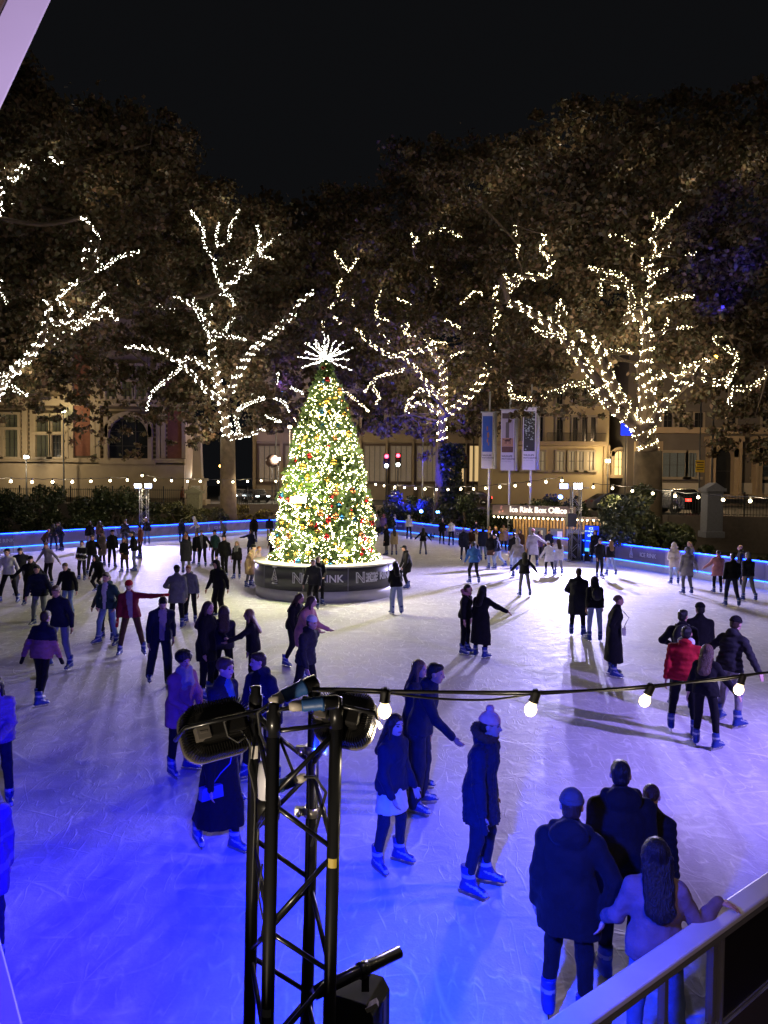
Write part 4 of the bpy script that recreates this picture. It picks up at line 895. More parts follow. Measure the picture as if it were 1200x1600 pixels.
T4 = [(.55, [(665, 1215), (655, 1100), (660, 950), (640, 850), (660, 780), (660, 690), (640, 620), (590, 610), (560, 630)], 1), (.4, [(640, 1150), (570, 1040), (520, 940), (480, 850), (450, 760), (400, 710), (350, 690)], 1), (.34, [(630, 1120), (560, 1060), (490, 1000), (440, 900), (380, 830), (320, 750), (270, 680), (220, 640), (150, 600), (100, 570), (40, 550)], 1), (.12, [(490, 1000), (430, 960), (360, 910), (250, 950), (150, 980), (60, 970), (45, 900)], 1),
      (.26, [(680, 1090), (740, 1000), (800, 930), (870, 900)], 1), (.2, [(670, 960), (720, 870), (800, 890), (860, 840), (940, 800)], 1), (.1, [(810, 830), (880, 820)], 1), (.16, [(870, 850), (960, 910), (1020, 900), (1030, 1010)], 1), (.1, [(1020, 900), (1060, 800), (1010, 750), (950, 710), (1020, 690)], 1), (.1, [(1040, 930), (1130, 930), (1200, 850)], 1), (.15, [(660, 690), (650, 550), (680, 470), (660, 400), (710, 330), (680, 280), (700, 220), (690, 150)], 1),
      (.09, [(710, 330), (790, 260), (800, 230)], 1), (.07, [(720, 210), (770, 140), (810, 100)], 1), (.07, [(660, 550), (740, 540), (870, 520)], 1), (.12, [(590, 580), (590, 500), (540, 430), (470, 410), (400, 395)], 1), (.06, [(450, 450), (455, 520)], 1), (.06, [(470, 440), (540, 490)], 1), (.06, [(680, 430), (760, 400)], 1), (.05, [(640, 400), (640, 350)], 1), (.07, [(600, 300), (540, 240), (480, 260)], 1), (.16, [(0, 440), (60, 450), (100, 430), (170, 440), (220, 420), (230, 350), (190, 310), (210, 260), (190, 240)], 1),
      (.12, [(20, 500), (60, 490), (100, 440)], 1), (.07, [(260, 640), (270, 540), (300, 600)], 1), (.04, [(70, 200), (75, 250)], 1), (.08, [(490, 770), (560, 760), (590, 780)], 1), (.12, [(300, 700), (200, 690), (150, 660)], 1), (.05, [(80, 350), (85, 290)], 1), (.05, [(830, 345), (880, 330)], 1), (.05, [(790, 660), (860, 665)], 1), (.05, [(725, 690), (760, 620)], 1)]
plane_tree(45, (1011, 800), (780, 280, 2.857), T4, [(880, 300, 120, 1), (980, 330, 120, 1), (1080, 360, 130, 1), (850, 420, 105, 1), (950, 460, 110, .9), (1060, 480, 105, .9), (1170, 300, 120, 1), (1180, 440, 100, 1), (820, 530, 75, .8), (900, 560, 65, .6), (1100, 570, 65, .7), (1180, 570, 65, .8), (885, 205, 55, .7), (960, 230, 75, .9), (790, 270, 75, .9), (700, 270, 60, .7), (1060, 230, 90, 1), (1180, 190, 70, .8), (670, 250, 35, .4), (880, 620, 45, .3), (1090, 650, 40, .35), (1180, 650, 50, .6), (1000, 600, 40, .3), (830, 600, 45, .5), (1150, 620, 50, .6), (890, 170, 24, .3), (830, 640, 32, .4), (930, 640, 34, .3), (1060, 620, 45, .6), (1120, 680, 34, .4), (1190, 700, 30, .4)],
           'massive plane tree with thick lit boughs on the right, behind the shrubs', warm, .85, .35, 105000, 'warm white fairy lights on the massive plane tree at the right', leaf=.195, bs=.019, lamps=((1000, 660, 75), (950, 570, 60), (890, 510, 45), (1010, 500, 40), (1090, 590, 40), (1020, 400, 35), (880, 220, 50), (980, 260, 45), (1080, 280, 45), (1170, 260, 35), (860, 390, 35), (790, 280, 40)))
plane_tree(78, (505, 790), (0, 0, 1.0), [(.4, [(505, 700), (505, 600), (500, 500)], 0), (.2, [(505, 600), (460, 520), (440, 470)], 0), (.2, [(505, 600), (560, 520)], 0)], [(460, 420, 70, 1), (520, 400, 70, 1), (500, 480, 80, 1), (570, 470, 70, .8), (450, 540, 60, .8), (540, 560, 60, .8), (480, 350, 45, .6), (420, 350, 50, .6), (820, 560, 60, .6), (460, 620, 45, .6), (560, 620, 40, .4), (510, 620, 40, .6)],
           'unlit dark tree across the street behind the Christmas tree', None, .5, 2.2, 22000, '', leaf=.36, lit=False)
# ------------------------------------------------------------------ shrubs
def shrub(label, px, py, w, h, Y, m_, n, leaf=.16, z=None, name='shrub', stems=7, deep=1.):
    """px,py: middle of the foot; w,h in picture units"""
    b = atY(px, py, Y); z0 = b.z if z is None else z
    W, H = w * Y / F, h * Y / F
    root = empty(name, (b.x, Y, z0)); tag(root, label, 'shrub')
    q = MB(); P = []
    k = max(5, int(W * H * 1.3))
    for i in range(k):
        t = random.random(); x = (random.random() - .5) * W; hm_ = H * (1 - (abs(x) / (W / 2)) ** 2.2 * .55); zz = hm_ * random.uniform(.12, .9); R_ = random.uniform(.35, .7) * min(W, H) * .34
        y = random.uniform(-.5, .5) * min(W, 3.2) * deep
        c_ = np.array([x, y, zz]); m2 = max(40, int(n / k))
        d = rng.normal(size=(m2, 3)); d /= np.linalg.norm(d, axis=1)[:, None]; d *= (rng.uniform(.3, 1.08, (m2, 1)) ** .6) * R_ * np.array([1, 1, .85])
        pp = c_ + d; P.append(pp[pp[:, 2] > .02])
        if i < stems: q.tube([(x * .4, y * .4, 0), (x * .75, y * .8, zz * .6), (x, y, zz + R_ * .4)], [.06, .04, .015], 5)
    q.build('stem', bark, root); leaves('foliage', np.concatenate(P), leaf, m_, root, up=.4)
    return root
hedge_leaf = leaf_mat('hedge_leaves', [(0, (.01, .018, .008)), (.6, (.025, .035, .014)), (1, (.05, .05, .02))], .4)
shrub('wide dark evergreen hedge at the far left', 60, 836, 190, 84, 55, hedge_leaf, 9000, z=0)
shrub('dark evergreen bush right of the left lamp tower base', 185, 836, 130, 84, 57, hedge_leaf, 7000, z=0)
shrub('olive bush in front of the stone obelisk', 300, 826, 100, 62, 59, leaf_mat('olive_leaves', [(0, (.03, .035, .012)), (.6, (.07, .07, .025)), (1, (.1, .09, .03))]), 5500, z=.1)
shrub('golden leaved bush at the foot of the lit plane tree', 385, 818, 95, 48, 62.5, gold_leaf, 5200, z=.1)
shrub('small dark bush between the obelisk and golden bush', 340, 800, 50, 36, 66, hedge_leaf, 2200, z=.4)
shrub('round bush lit deep blue, near the traffic lights', 637, 812, 78, 74, 64, hedge_leaf, 5200, z=.2)
shrub('dark low bush right of the Christmas tree', 600, 822, 90, 50, 63.4, hedge_leaf, 4200, z=.0)
shrub('dark bush under the flag poles', 735, 832, 110, 78, 57, hedge_leaf, 6500, z=0)
shrub('broad dark shrub behind the box office lit blue from inside', 875, 826, 150, 84, 50, hedge_leaf, 9000, z=0)
shrub('small leafy bush beside the box office wall', 966, 848, 34, 56, 41, hedge_leaf, 3000, leaf=.13, z=0)
shrub('large rounded shrub in front of the massive plane tree', 1000, 842, 120, 128, 39.5, leaf_mat('shrub_green', [(0, (.02, .03, .012)), (.6, (.05, .06, .025)), (1, (.1, .1, .04))], .4), 15000, leaf=.14, z=0)
shrub('dark glossy shrub right of the large rounded shrub', 1075, 840, 66, 74, 38.5, hedge_leaf, 8000, leaf=.14, z=0)
shrub('low dark undergrowth behind the right end boards', 1165, 845, 120, 24, 40, hedge_leaf, 3000, leaf=.13, z=0)
# ivy on the trunk of the third tree
def ivy():
    b = atY(705, 790, 65.2); q = []; H = 6.2
    n = 3200; h = rng.uniform(0, 1, n); a = rng.uniform(0, 2 * PI, n); r = .8 + .35 * np.sin(h * 9 + a * 2) * .5 + rng.uniform(0, .35, n)
    o = leaves('ivy', np.stack([b.x - .25 + r * np.cos(a) * .9 + .25, 65.6 + r * np.sin(a), 1.6 + h * H], 1), .24, hedge_leaf, None, up=.2)
    tag(o, 'dark ivy climbing the trunk behind the white flag poles', 'ivy', kind='stuff')
ivy()
# blue uplighters in the bushes
blue_em = mat('uplight_lens', (.2, .4, 1), .3, noise=0, emit=(.1, .3, 1), estr=25)
for px, py, Y, z, aim, lab, e in ((658, 800, 60.6, None, (635, 750, 63), 'small blue uplighter glowing in the bushes right of the Christmas tree', 2600), (684, 801, 60.2, None, (690, 760, 64), 'second smaller blue uplighter close to the dark ivy trunk', 120), (875, 778, 47.5, None, (868, 752, 49.5), 'bright blue uplighter inside the shrub behind the box office', 160)):
    p = atY(px, py, Y); f = empty('garden_uplight', p); tag(f, lab, 'uplight')
    q = MB(); q.lathe([(.1, -.12), (.16, .0), (.17, .1), (.15, .12)], n=12, M=Matrix.Rotation(R(60), 3, 'X')); q.build('housing', mat('housing_black'), f)
    q = MB(); q.lathe([(.01, .121), (.145, .122)], n=12, M=Matrix.Rotation(R(60), 3, 'X')); q.build('lens', blue_em, f)
    q = MB(); q.tube([(0, .05, -.1), (0, .1, -p.z)], .03, 6); q.build('spike', mat('housing_black'), f)
    lamp('blue_uplight', 'SPOT', p + Vector((0, .1, .25)), e * 4, (.01, .015, 1), radius=.08, aim=atY(*aim), spot=110, blend=.6)
# ------------------------------------------------------------------ buildings across the street
stone = mat('portland_stone', (.30, .225, .14), .85, noise=.6, nscale=.8, bump=.3, bscale=6)
stone2 = mat('stone_trim', (.4, .31, .2), .8, noise=.2, nscale=1.2, bump=.2, bscale=8)
redbrick = mat('red_brick', (.2, .075, .045), .9, noise=.35, nscale=3, bump=.3, bscale=14)
cream = mat('cream_stucco', (.5, .41, .25), .8, noise=.15, nscale=.7)
beige = mat('beige_concrete', (.33, .27, .2), .85, noise=.2, nscale=.5)
darkwall = mat('soot_stucco', (.14, .125, .11), .85, noise=.3, nscale=.6)
glass_d = mat('window_dark', (.02, .022, .025), .12, noise=.6, nscale=.8, spec=.6)
glass_g = mat('window_green', (.07, .07, .05), .15, noise=.6, nscale=.9, emit=(.42, .36, .16), estr=.05)
glass_w = mat('window_warm', (.3, .2, .08), .2, noise=.4, nscale=.7, emit=(1, .68, .3), estr=.55)
glass_hot = mat('doorway_lit', (.5, .35, .1), .3, noise=0, emit=(1, .75, .3), estr=1.2)
iron = mat('black_iron', (.012, .012, .013), .5, noise=.1)
frame_m = mat('window_frame', (.3, .26, .2), .6)
class Face:
    """a wall facing the rink at distance Y; rectangles are measured on it"""
    def __init__(s, name, label, Y, x0, x1, ytop, m_, depth=6, zb=2.0):
        s.Y = Y; a = atY(x0, ytop, Y); b = atY(x1, ytop, Y); s.root = empty(name, ((a.x + b.x) / 2, Y, zb)); tag(s.root, label, 'building'); s.O = s.root.location.copy(); s.zb = zb
        q = MB(); q.box((0, depth / 2, (a.z - zb) / 2), (b.x - a.x, depth, a.z - zb)); q.build('wall', m_, s.root)
    def rect(s, x0, y0, x1, y1):
        a = atY(x0, y1, s.Y) - s.O; b = atY(x1, y0, s.Y) - s.O; return a.x, a.z, b.x, b.z
    def slab(s, name, r, m_, d=.2, parent=None, bevel=0):
        x0, z0, x1, z1 = s.rect(*r); q = MB(); q.box(((x0 + x1) / 2, -d / 2 + .02, (z0 + z1) / 2), (x1 - x0, d + .04, z1 - z0)); return q.build(name, m_, parent or s.root, bevel)
    def window(s, r, nx=2, nz=2, m_=None, arch=False, fm=None, d=.22, name='window', fw=.14):
        x0, z0, x1, z1 = s.rect(*r); fm = fm or frame_m; q = MB(); w = x1 - x0; h = z1 - z0
        q.box((x0 - fw / 2, -d / 2, (z0 + z1) / 2), (fw, d, h)); q.box((x1 + fw / 2, -d / 2, (z0 + z1) / 2), (fw, d, h)); q.box(((x0 + x1) / 2, -d / 2 - .06, z0 - fw / 2), (w + 4 * fw, d + .14, fw))
        rz = h if not arch else h - w / 2
        if not arch: q.box(((x0 + x1) / 2, -d / 2, z1 + fw / 2), (w + 2 * fw, d, fw))
        else:
            n = 14
            for i in range(n):
                a0, a1 = PI * i / n, PI * (i + 1) / n; am = (a0 + a1) / 2; rr = w / 2 + fw * .6
                c = Vector(((x0 + x1) / 2 + rr * math.cos(am), -d / 2, z1 - w / 2 + rr * math.sin(am)))
                q.box(c, (fw * 1.3, d, PI * rr / n + .05), rot=Matrix.Rotation(-am, 3, 'Y'))
        q.cur = 1
        for i in range(1, nx): q.box((x0 + w * i / nx, -.05, z0 + h / 2), (.07, .1, h))
        for i in range(1, nz): q.box((x0 + w / 2, -.053, z0 + h * i / nz), (w, .1, .06))
        o = q.build(name, [fm, mat('mullion_dark', (.035, .03, .026), .5)], s.root)
        q = MB()
        if arch:
            n = 16; pts = [(x0, z0), (x1, z0)] + [((x0 + x1) / 2 + w / 2 * math.cos(PI * i / n), z1 - w / 2 + w / 2 * math.sin(PI * i / n)) for i in range(n + 1)]
            q.prism(pts, -.03, .01)
        else: q.box((x0 + w / 2, -.01, z0 + h / 2), (w, .04, h))
        q.build('pane', m_ or glass_d, o); return o
# museum wing at the left
b = Face('museum_building', 'ornate stone and red brick museum wing behind the left trees', 74, -90, 290, 330, stone, 3)
for r in ((117, 500, 142, 626), (117, 634, 144, 712), (262, 636, 286, 716), (255, 500, 284, 622), (-60, 500, -10, 625)): b.slab('brick_panel', r, redbrick, .06)
for r in ((-90, 625, 290, 632), (-90, 717, 290, 723), (-90, 500, 290, 506), (-90, 724, 290, 728)): b.slab('string_course', r, stone2, .35)
for x in (40, 52, 104, 112, 146, 154, 248, 256, 288): b.slab('pilaster', (x - 3, 508, x + 3, 716), stone2, .3)
b.slab('plinth_course', (-90, 728, 290, 775), stone2, .5)
for r, g in (((9, 648, 30, 668), glass_g), ((9, 672, 30, 714), glass_g), ((-20, 648, 1, 714), glass_d), ((58, 650, 78, 675), glass_g), ((58, 680, 78, 714), glass_g), ((83, 650, 98, 675), glass_g), ((83, 680, 98, 714), glass_d), ((167, 572, 184, 592), glass_d), ((167, 597, 184, 628), glass_g), ((191, 572, 208, 592), glass_d), ((191, 597, 208, 628), glass_g), ((213, 572, 230, 592), glass_g), ((213, 597, 230, 628), glass_g), ((53, 540, 72, 600), glass_d), ((80, 540, 98, 600), glass_d), ((10, 540, 30, 600), glass_d)): b.window(r, 3, 3, g, fm=stone2, fw=.22, d=.4)
for y_ in range(636, 716, 7): b.slab('joint_shade_line', (-90, y_, 290, y_ + .8), mat('joint_shade', (.09, .065, .04), .9), .025)  # thin dark strips paint the shadow lines between stone courses
for x_ in range(-88, 288, 9): b.slab('dentil', (x_, 620, x_ + 4, 624.8), stone2, .42)
b.window((171, 652, 233, 719), 3, 3, glass_d, True, stone2, .5, fw=.4)
for x in (2, 24, 66): b.window((x - 8, 738, x + 10, 747), 4, 1, glass_d, d=.2)
# concrete block across the junction
b = Face('office_building', 'beige concrete block behind the traffic lights', 100, 395, 772, 560, beige, 18)
bronze = mat('bronze_frame', (.1, .06, .04), .5)
for i in range(9):
    x = 405 + i * 41
    b.window((x, 697, x + 33, 752), 4, 1, glass_w if i in (7, 8) else mat('window_office', (.16, .13, .1), .25, noise=.5, emit=(1, .72, .45), estr=.07), fm=bronze, d=.35, fw=.3)
for x in (399, 441, 482, 523, 564, 605, 646, 687, 728, 768): b.slab('pier', (x - 3, 600, x + 2, 775), stone2, .6)
b.slab('band', (395, 680, 772, 690), stone2, .4); b.window((560, 640, 600, 672), 2, 1, glass_d); b.window((603, 610, 609, 655), 1, 1, glass_d)
for x in (410, 450, 640, 680, 720): b.window((x, 640, x + 16, 672), 2, 1, glass_d)
# cream terrace
b = Face('town_house', 'cream stucco town house with iron balcony behind the box office', 82, 772, 955, 500, cream, 12)
b.slab('cornice', (772, 691, 944, 696), stone2, 1.1)
for x0, x1 in ((869, 879), (894, 902), (908, 917), (922, 930), (840, 848), (815, 823), (790, 798)): b.window((x0, 652, x1, 690), 2, 2, glass_d, fw=.2, d=.3)
for x0, x1 in ((869, 880), (888, 897), (901, 911), (916, 927), (840, 850), (815, 825), (790, 800)): b.window((x0, 706, x1, 735), 2, 2, mat('window_blind', (.25, .2, .13), .3, noise=.4, emit=(1, .75, .4), estr=.16), fw=.2, d=.3)
for x0, x1 in ((869, 879), (894, 902), (908, 917), (922, 930), (815, 823)): b.window((x0, 600, x1, 632), 2, 2, glass_d, fw=.2, d=.3)
q = MB(); x0, z0, x1, z1 = b.rect(852, 678, 943, 691)
for k in range(60): q.box((x0 + (x1 - x0) * k / 59, -1.0, (z0 + z1) / 2), (.03, .03, z1 - z0))
q.box(((x0 + x1) / 2, -1.0, z1), (x1 - x0, .05, .05)); q.build('balcony_railing', iron, b.root)
b.window((958, 705, 974, 742), 2, 3, glass_hot, True, stone2, .5, name='door', fw=.35)
for x in (943, 950, 982): b.slab('pilaster', (x - 2, 696, x + 2, 770), stone2, .4)
b = Face('shop_building', 'dark stucco houses with stone porches at the right', 80, 985, 1330, 470, darkwall, 12)
b.slab('cornice', (985, 671, 1330, 677), stone2, .9); b.slab('cornice', (985, 640, 1330, 643), darkwall, .6)
for x in (1036, 1060, 1084, 1135, 1190, 1230): b.window((x, 645, x + 14, 668), 2, 2, glass_d, fw=.2)
for x0, x1 in ((1034, 1070), (1074, 1088), (1180, 1215), (1222, 1260)): b.window((x0, 708, x1, 745), 3, 2, mat('window_shop', (.06, .07, .07), .2, noise=.6, emit=(.6, .55, .4), estr=.05), fw=.3)
for x0, x1 in ((1112, 1142), (1184, 1204)): 
    b.window((x0, 700, x1, 772), 1, 2, glass_d, True, stone2, .9, name='porch', fw=.5)
    for x in (x0 - 8, x1 + 8): b.slab('column', (x - 3, 690, x + 3, 772), stone2, 1.1)
    b.slab('porch_roof', (x0 - 12, 683, x1 + 12, 691), stone2, 1.4)
for x in (992, 1027, 1030): b.slab('pilaster', (x - 3, 690, x + 3, 772), stone2, .6)
b.window((1184, 690, 1204, 700), 3, 1, glass_d)
for x in (1030, 1150): b.slab('pale_hoarding', (x, 755, x + 60, 772), mat('hoarding', (.5, .47, .4), .7), .3)
# ------------------------------------------------------------------ railings, obelisk, piers
def railing(pts, label, z=2.3, h=1.35, step=.18):
    q = MB(); a0 = Vector(pts[0]); root = empty('iron_railing', (a0.x, a0.y, z)); tag(root, label, 'railing'); p_ = MB()
    for a, b_ in zip(pts, pts[1:]):
        a, b_ = Vector(a) - a0, Vector(b_) - a0; d = b_ - a; n = int(d.length / step); an = math.atan2(d.y, d.x)
        for k in range(n): q.box((a.x + d.x * k / n, a.y + d.y * k / n, h / 2), (.035, .035, h), an)
        for zz in (.12, h - .12): q.box(((a.x + b_.x) / 2, (a.y + b_.y) / 2, zz), (d.length, .045, .045), an)
        for k in range(0, n, 12):
            pq = MB(); pq.box((a.x + d.x * k / n, a.y + d.y * k / n, h / 2 + .05), (.1, .1, h + .15), an); pq.ball((a.x + d.x * k / n, a.y + d.y * k / n, h + .17), .07, 8)
            pq.build('post', iron, root)
    q.build('bars', iron, root)
railing([(-45, 64), (-24, 65.4), (-16.2, 66.9)], 'black iron railing in front of the museum wing, left run')
railing([(-14.6, 67.1), (-6, 68.9), (-2, 68.2)], 'black iron railing between the obelisk and Christmas tree')
railing([(19.2, 49.3), (26, 46.4), (36, 45.4)], 'black iron railing on the wall at the far right')
def obelisk():
    p = atY(309, 775, 67.2); o = empty('obelisk', (p.x, 67.2, 2.2)); tag(o, 'slim pale stone obelisk on a square pedestal', 'monument')
    top = atY(309, 655, 67.2).z - 2.2
    q = MB(); q.box((0, 0, .25), (1.9, 1.9, .5)); q.box((0, 0, 1.35), (1.35, 1.35, 1.7)); q.box((0, 0, 2.3), (1.6, 1.6, .22)); q.build('pedestal', stone2, o, .04)
    q = MB(); h = top - 2.4; q.box((0, 0, 2.5), (.9, .9, .2))
    b_, t_ = .42, .26; z0, z1, z2 = 2.6, 2.2 + h * .96, 2.4 + h
    q.add([(sx * b_, sy * b_, z0) for sx, sy in ((-1, -1), (1, -1), (1, 1), (-1, 1))] + [(sx * t_, sy * t_, z1) for sx, sy in ((-1, -1), (1, -1), (1, 1), (-1, 1))] + [(0, 0, z2)], [(0, 1, 5, 4), (1, 2, 6, 5), (2, 3, 7, 6), (3, 0, 4, 7), (4, 5, 8), (5, 6, 8), (6, 7, 8), (7, 4, 8)]); q.build('shaft', stone2, o)
    q = MB(); q.box((0, -.69, 1.4), (.8, .03, .7)); q.build('plaque', mat('plaque_pale', (.55, .5, .42), .6, noise=.5, nscale=9), o)
obelisk()
def pier(px, py, Y, w, h, z, label, m_):
    p = atY(px, py, Y); o = empty('gate_pier', (p.x, Y, z)); tag(o, label, 'pier')
    q = MB(); q.box((0, 0, h / 2), (w, w, h)); q.box((0, 0, .2), (w * 1.2, w * 1.2, .4)); q.build('shaft', m_, o, .03)
    q = MB(); q.box((0, 0, h + .1), (w * 1.25, w * 1.25, .2)); q.prism([(-w * .55, h + .2), (w * .55, h + .2), (0, h + .55)], -w * .55, w * .55); q.build('cap', m_, o)
pier(304, 790, 63.5, 1.1, 2.4, .9, 'rounded stone gate pier just in front of the obelisk', mat('pier_mossy', (.2, .19, .12), .9, noise=.4))
pier(1112, 800, 46.6, 1.0, 2.9, 1.0, 'square stone gate pier in the railing at the right', mat('pier_grey', (.17, .17, .2), .9, noise=.3))
# ------------------------------------------------------------------ lamps, signals, signs
glow_w = mat('lamp_white', (1, 1, 1), .3, noise=0, emit=(.95, .97, 1), estr=30)
glow_y = mat('lamp_warm', (1, .8, .5), .3, noise=0, emit=(1, .8, .45), estr=30)
def street_lamp(px, py, Y, label, m_, e, col, z=2.2, arm=0., r=.22, off=(0, -1.2, 0)):
    p = atY(px, py, Y); o = empty('street_lamp', (p.x, Y, z)); tag(o, label, 'street lamp'); h = p.z - z
    q = MB(); q.tube([(0, 0, 0), (0, 0, .8), (0, 0, h - .3)], [.14, .09, .06], 8); q.box((0, 0, .3), (.36, .36, .6)); q.build('column', mat('lamp_post_grey', (.06, .06, .065), .5), o)
    q = MB(); q.ball((0, 0, h), r, 12); q.build('lantern', m_, o); q = MB(); q.lathe([(.06, h - .34), (r * .8, h - r * .8), (r * .9, h - r * .7)], n=10); q.lathe([(r * .95, h + r * .5), (.05, h + r * 1.3)], n=10); q.build('lantern_cage', iron, o)
    lamp('street_light', 'POINT', p + Vector(off), e, col, radius=.3)
street_lamp(41, 714, 70.5, 'white globe street lamp in front of the museum windows', glow_w, 520, (1, .80, .5))
street_lamp(99, 642, 72.4, 'tall lantern with greenish glow against the museum wall', mat('lamp_green', (1, 1, .8), .3, noise=0, emit=(.8, 1, .6), estr=25), 260, (1, .78, .42), off=(0, -1.5, .3))
street_lamp(435, 717, 84, 'white street lamp left of the Christmas tree by the round sign', glow_w, 1200, (1, .85, .65))
street_lamp(453, 667, 86, 'high warm street lamp just left of the Christmas tree', glow_y, 2200, (1, .75, .45))
street_lamp(950, 720, 80.5, 'warm wall lantern glowing beside the lit arched door', glow_y, 420, (1, .72, .35), off=(-.3, -.8, 0), r=.28)
street_lamp(312, 745, 78, 'small white lamp in the gap beyond the obelisk', glow_w, 150, (1, .9, .8), r=.18)
street_lamp(345, 728, 82, 'small orange lamp left of the lit trunk', mat('lamp_orange', (1, .5, .1), .3, noise=0, emit=(1, .42, .08), estr=14), 120, (1, .5, .2), r=.2)
street_lamp(1117, 557, 55, 'amber street lamp half hidden in the right tree crown', mat('lamp_amber', (1, .6, .1), .3, noise=0, emit=(1, .55, .05), estr=18), 2600, (1, .66, .34), z=2.2, r=.2, off=(3, 10, -4))  # light set far from the lantern, added to brighten the house fronts
street_lamp(432, 473, 90, 'distant white floodlight shining through the tree crowns', glow_w, 200, (1, .95, .95), r=.2)
street_lamp(760, 700, 92, 'warm street lamp hidden behind the left banner', glow_y, 1600, (1, .7, .35), off=(0, -.8, 0))
pole_m = mat('pole_white', (.6, .6, .6), .45)
def signal(px, ytop, ybot, Y, label, state, face=0):
    a = atY(px, ytop, Y); b_ = atY(px, ybot, Y); h = a.z - b_.z; o = empty('traffic_light', (a.x, Y, 2.2)); tag(o, label, 'traffic light')
    q = MB(); q.tube([(0, .1, 0), (0, .1, a.z - 2.2)], .07, 8); q.build('pole', mat('lamp_post_grey'), o)
    z1 = a.z - 2.2; z0 = z1 - h; q = MB(); q.box((0, -.05, (z0 + z1) / 2), (h * .42, .3, h)); q.build('head', mat('signal_black', (.012, .012, .012), .5), o, .03)
    for k, (c, nm) in enumerate((((1, .03, .05), 'red'), ((1, .6, .1), 'amber'), ((.9, 1, .9), 'pale'))):
        on = nm in state; m_ = mat('signal_' + nm + ('_on' if on else '_off'), tuple(x * .12 for x in c), .4, noise=0, emit=c if on else None, estr=18 if on else 0)
        q = MB(); q.lathe([(.001, 0), (h * .13, .0), (h * .13, .03)], c=(0, -.2, z1 - h * (.18 + .32 * k)), n=14, M=Matrix.Rotation(PI / 2, 3, 'X')); q.build('lens', m_, o)
        q = MB(); q.lathe([(h * .14, 0), (h * .15, .1), (h * .16, .1), (h * .15, 0)], c=(0, -.2, z1 - h * (.18 + .32 * k)), n=12, M=Matrix.Rotation(PI / 2, 3, 'X'), caps=False); q.build('visor', mat('signal_black'), o)
    if 'red' in state: lamp('signal_glow', 'POINT', (a.x, Y - .7, z1 + 2.2 - h * .2), 4, (1, .05, .05), radius=.12)
signal(604, 709, 732, 76, 'left of two red traffic lights, right of the Christmas tree', ('red', 'pale'))
signal(622, 708, 730, 77, 'right of two red traffic lights, glowing brightest', ('red', 'pale'))
signal(726, 712, 732, 76, 'dark traffic light seen from behind near the left banner', ())
signal(713, 709, 726, 90, 'distant red traffic light beside the ivy clad trunk', ('red',))
def sign_pole(px, ytop, Y, w, h, m_, label, name='road_sign', round_=False, z=2.2):
    a = atY(px, ytop, Y); o = empty(name, (a.x, Y, z)); tag(o, label, 'sign'); H = a.z - z
    q = MB(); q.tube([(0, .06, 0), (0, .06, H)], .05, 8); q.build('pole', mat('lamp_post_grey'), o)
    q = MB()
    if round_: q.lathe([(.001, -.02), (w / 2, -.02), (w / 2, .02), (.001, .02)], c=(0, 0, H - h / 2), n=24, M=Matrix.Rotation(PI / 2, 3, 'X'))
    else: q.box((0, 0, H - h / 2), (w, .04, h))
    q.build('plate', m_, o); return o, H
sign_pole(425, 710, 83, 1.5, 1.5, mat('sign_brown', (.09, .06, .05), .6), 'round road sign seen from behind, left of the Christmas tree', round_=True)
o, H = sign_pole(1094, 719, 52, .62, .85, mat('sign_yellow', (.75, .45, .03), .5, noise=.05), 'yellow road works sign on a dark pole at the right')
for k in range(4):
    q = MB(); q.box((0, -.025, H - .16 - .17 * k), (.44 if k % 2 else .5, .01, .06)); q.build('lettering', mat('ink', (.02, .02, .02), .6), o)
o, H = sign_pole(979, 662, 64, .95, 1.0, mat('blue_box_sign', (.05, .08, .8), .4, noise=0, emit=(.01, .03, 1), estr=1.6), 'glowing square blue sign among the branches of the massive tree', name='light_box_sign', z=2.2)
tall, H = sign_pole(1096, 628, 52.2, .1, .1, mat('lamp_post_grey'), 'tall dark post carrying no lamp at the right', name='street_post')
# blue lit boughs high at the right: floodlit by a lamp out of view on the building
for px, py, Y, e in ((1130, 492, 42, 260), (1095, 432, 42, 70), (1175, 425, 42, 120), (440, 615, 60, 160), (415, 590, 62, 60)):
    p = atY(px, py, Y); f = empty('tree_spotlight', p); tag(f, {1130: 'blue spotlight tucked in the crown at the right edge', 1095: 'blue spotlight in the upper right crown, left one', 1175: 'blue spotlight in the upper right crown, right one', 440: 'violet spotlight in the crown beside the starburst', 415: 'small violet spotlight in the crown left of the starburst'}[px], 'spotlight')
    q = MB(); q.lathe([(.08, -.2), (.12, 0), (.13, .14)], n=10); q.build('housing', mat('housing_black'), f)
    q = MB(); q.lathe([(.01, .141), (.12, .142)], n=10); q.build('lens', blue_em, f)
    lamp('blue_spot', 'SPOT', p + Vector((0, -.1, .3)), e * (1.1 if px > 600 else 1.2), (.03, .02, 1) if px > 600 else (.25, .12, 1), radius=.1, aim=p + Vector((.2, 1.8, 2)), spot=95, blend=.5)
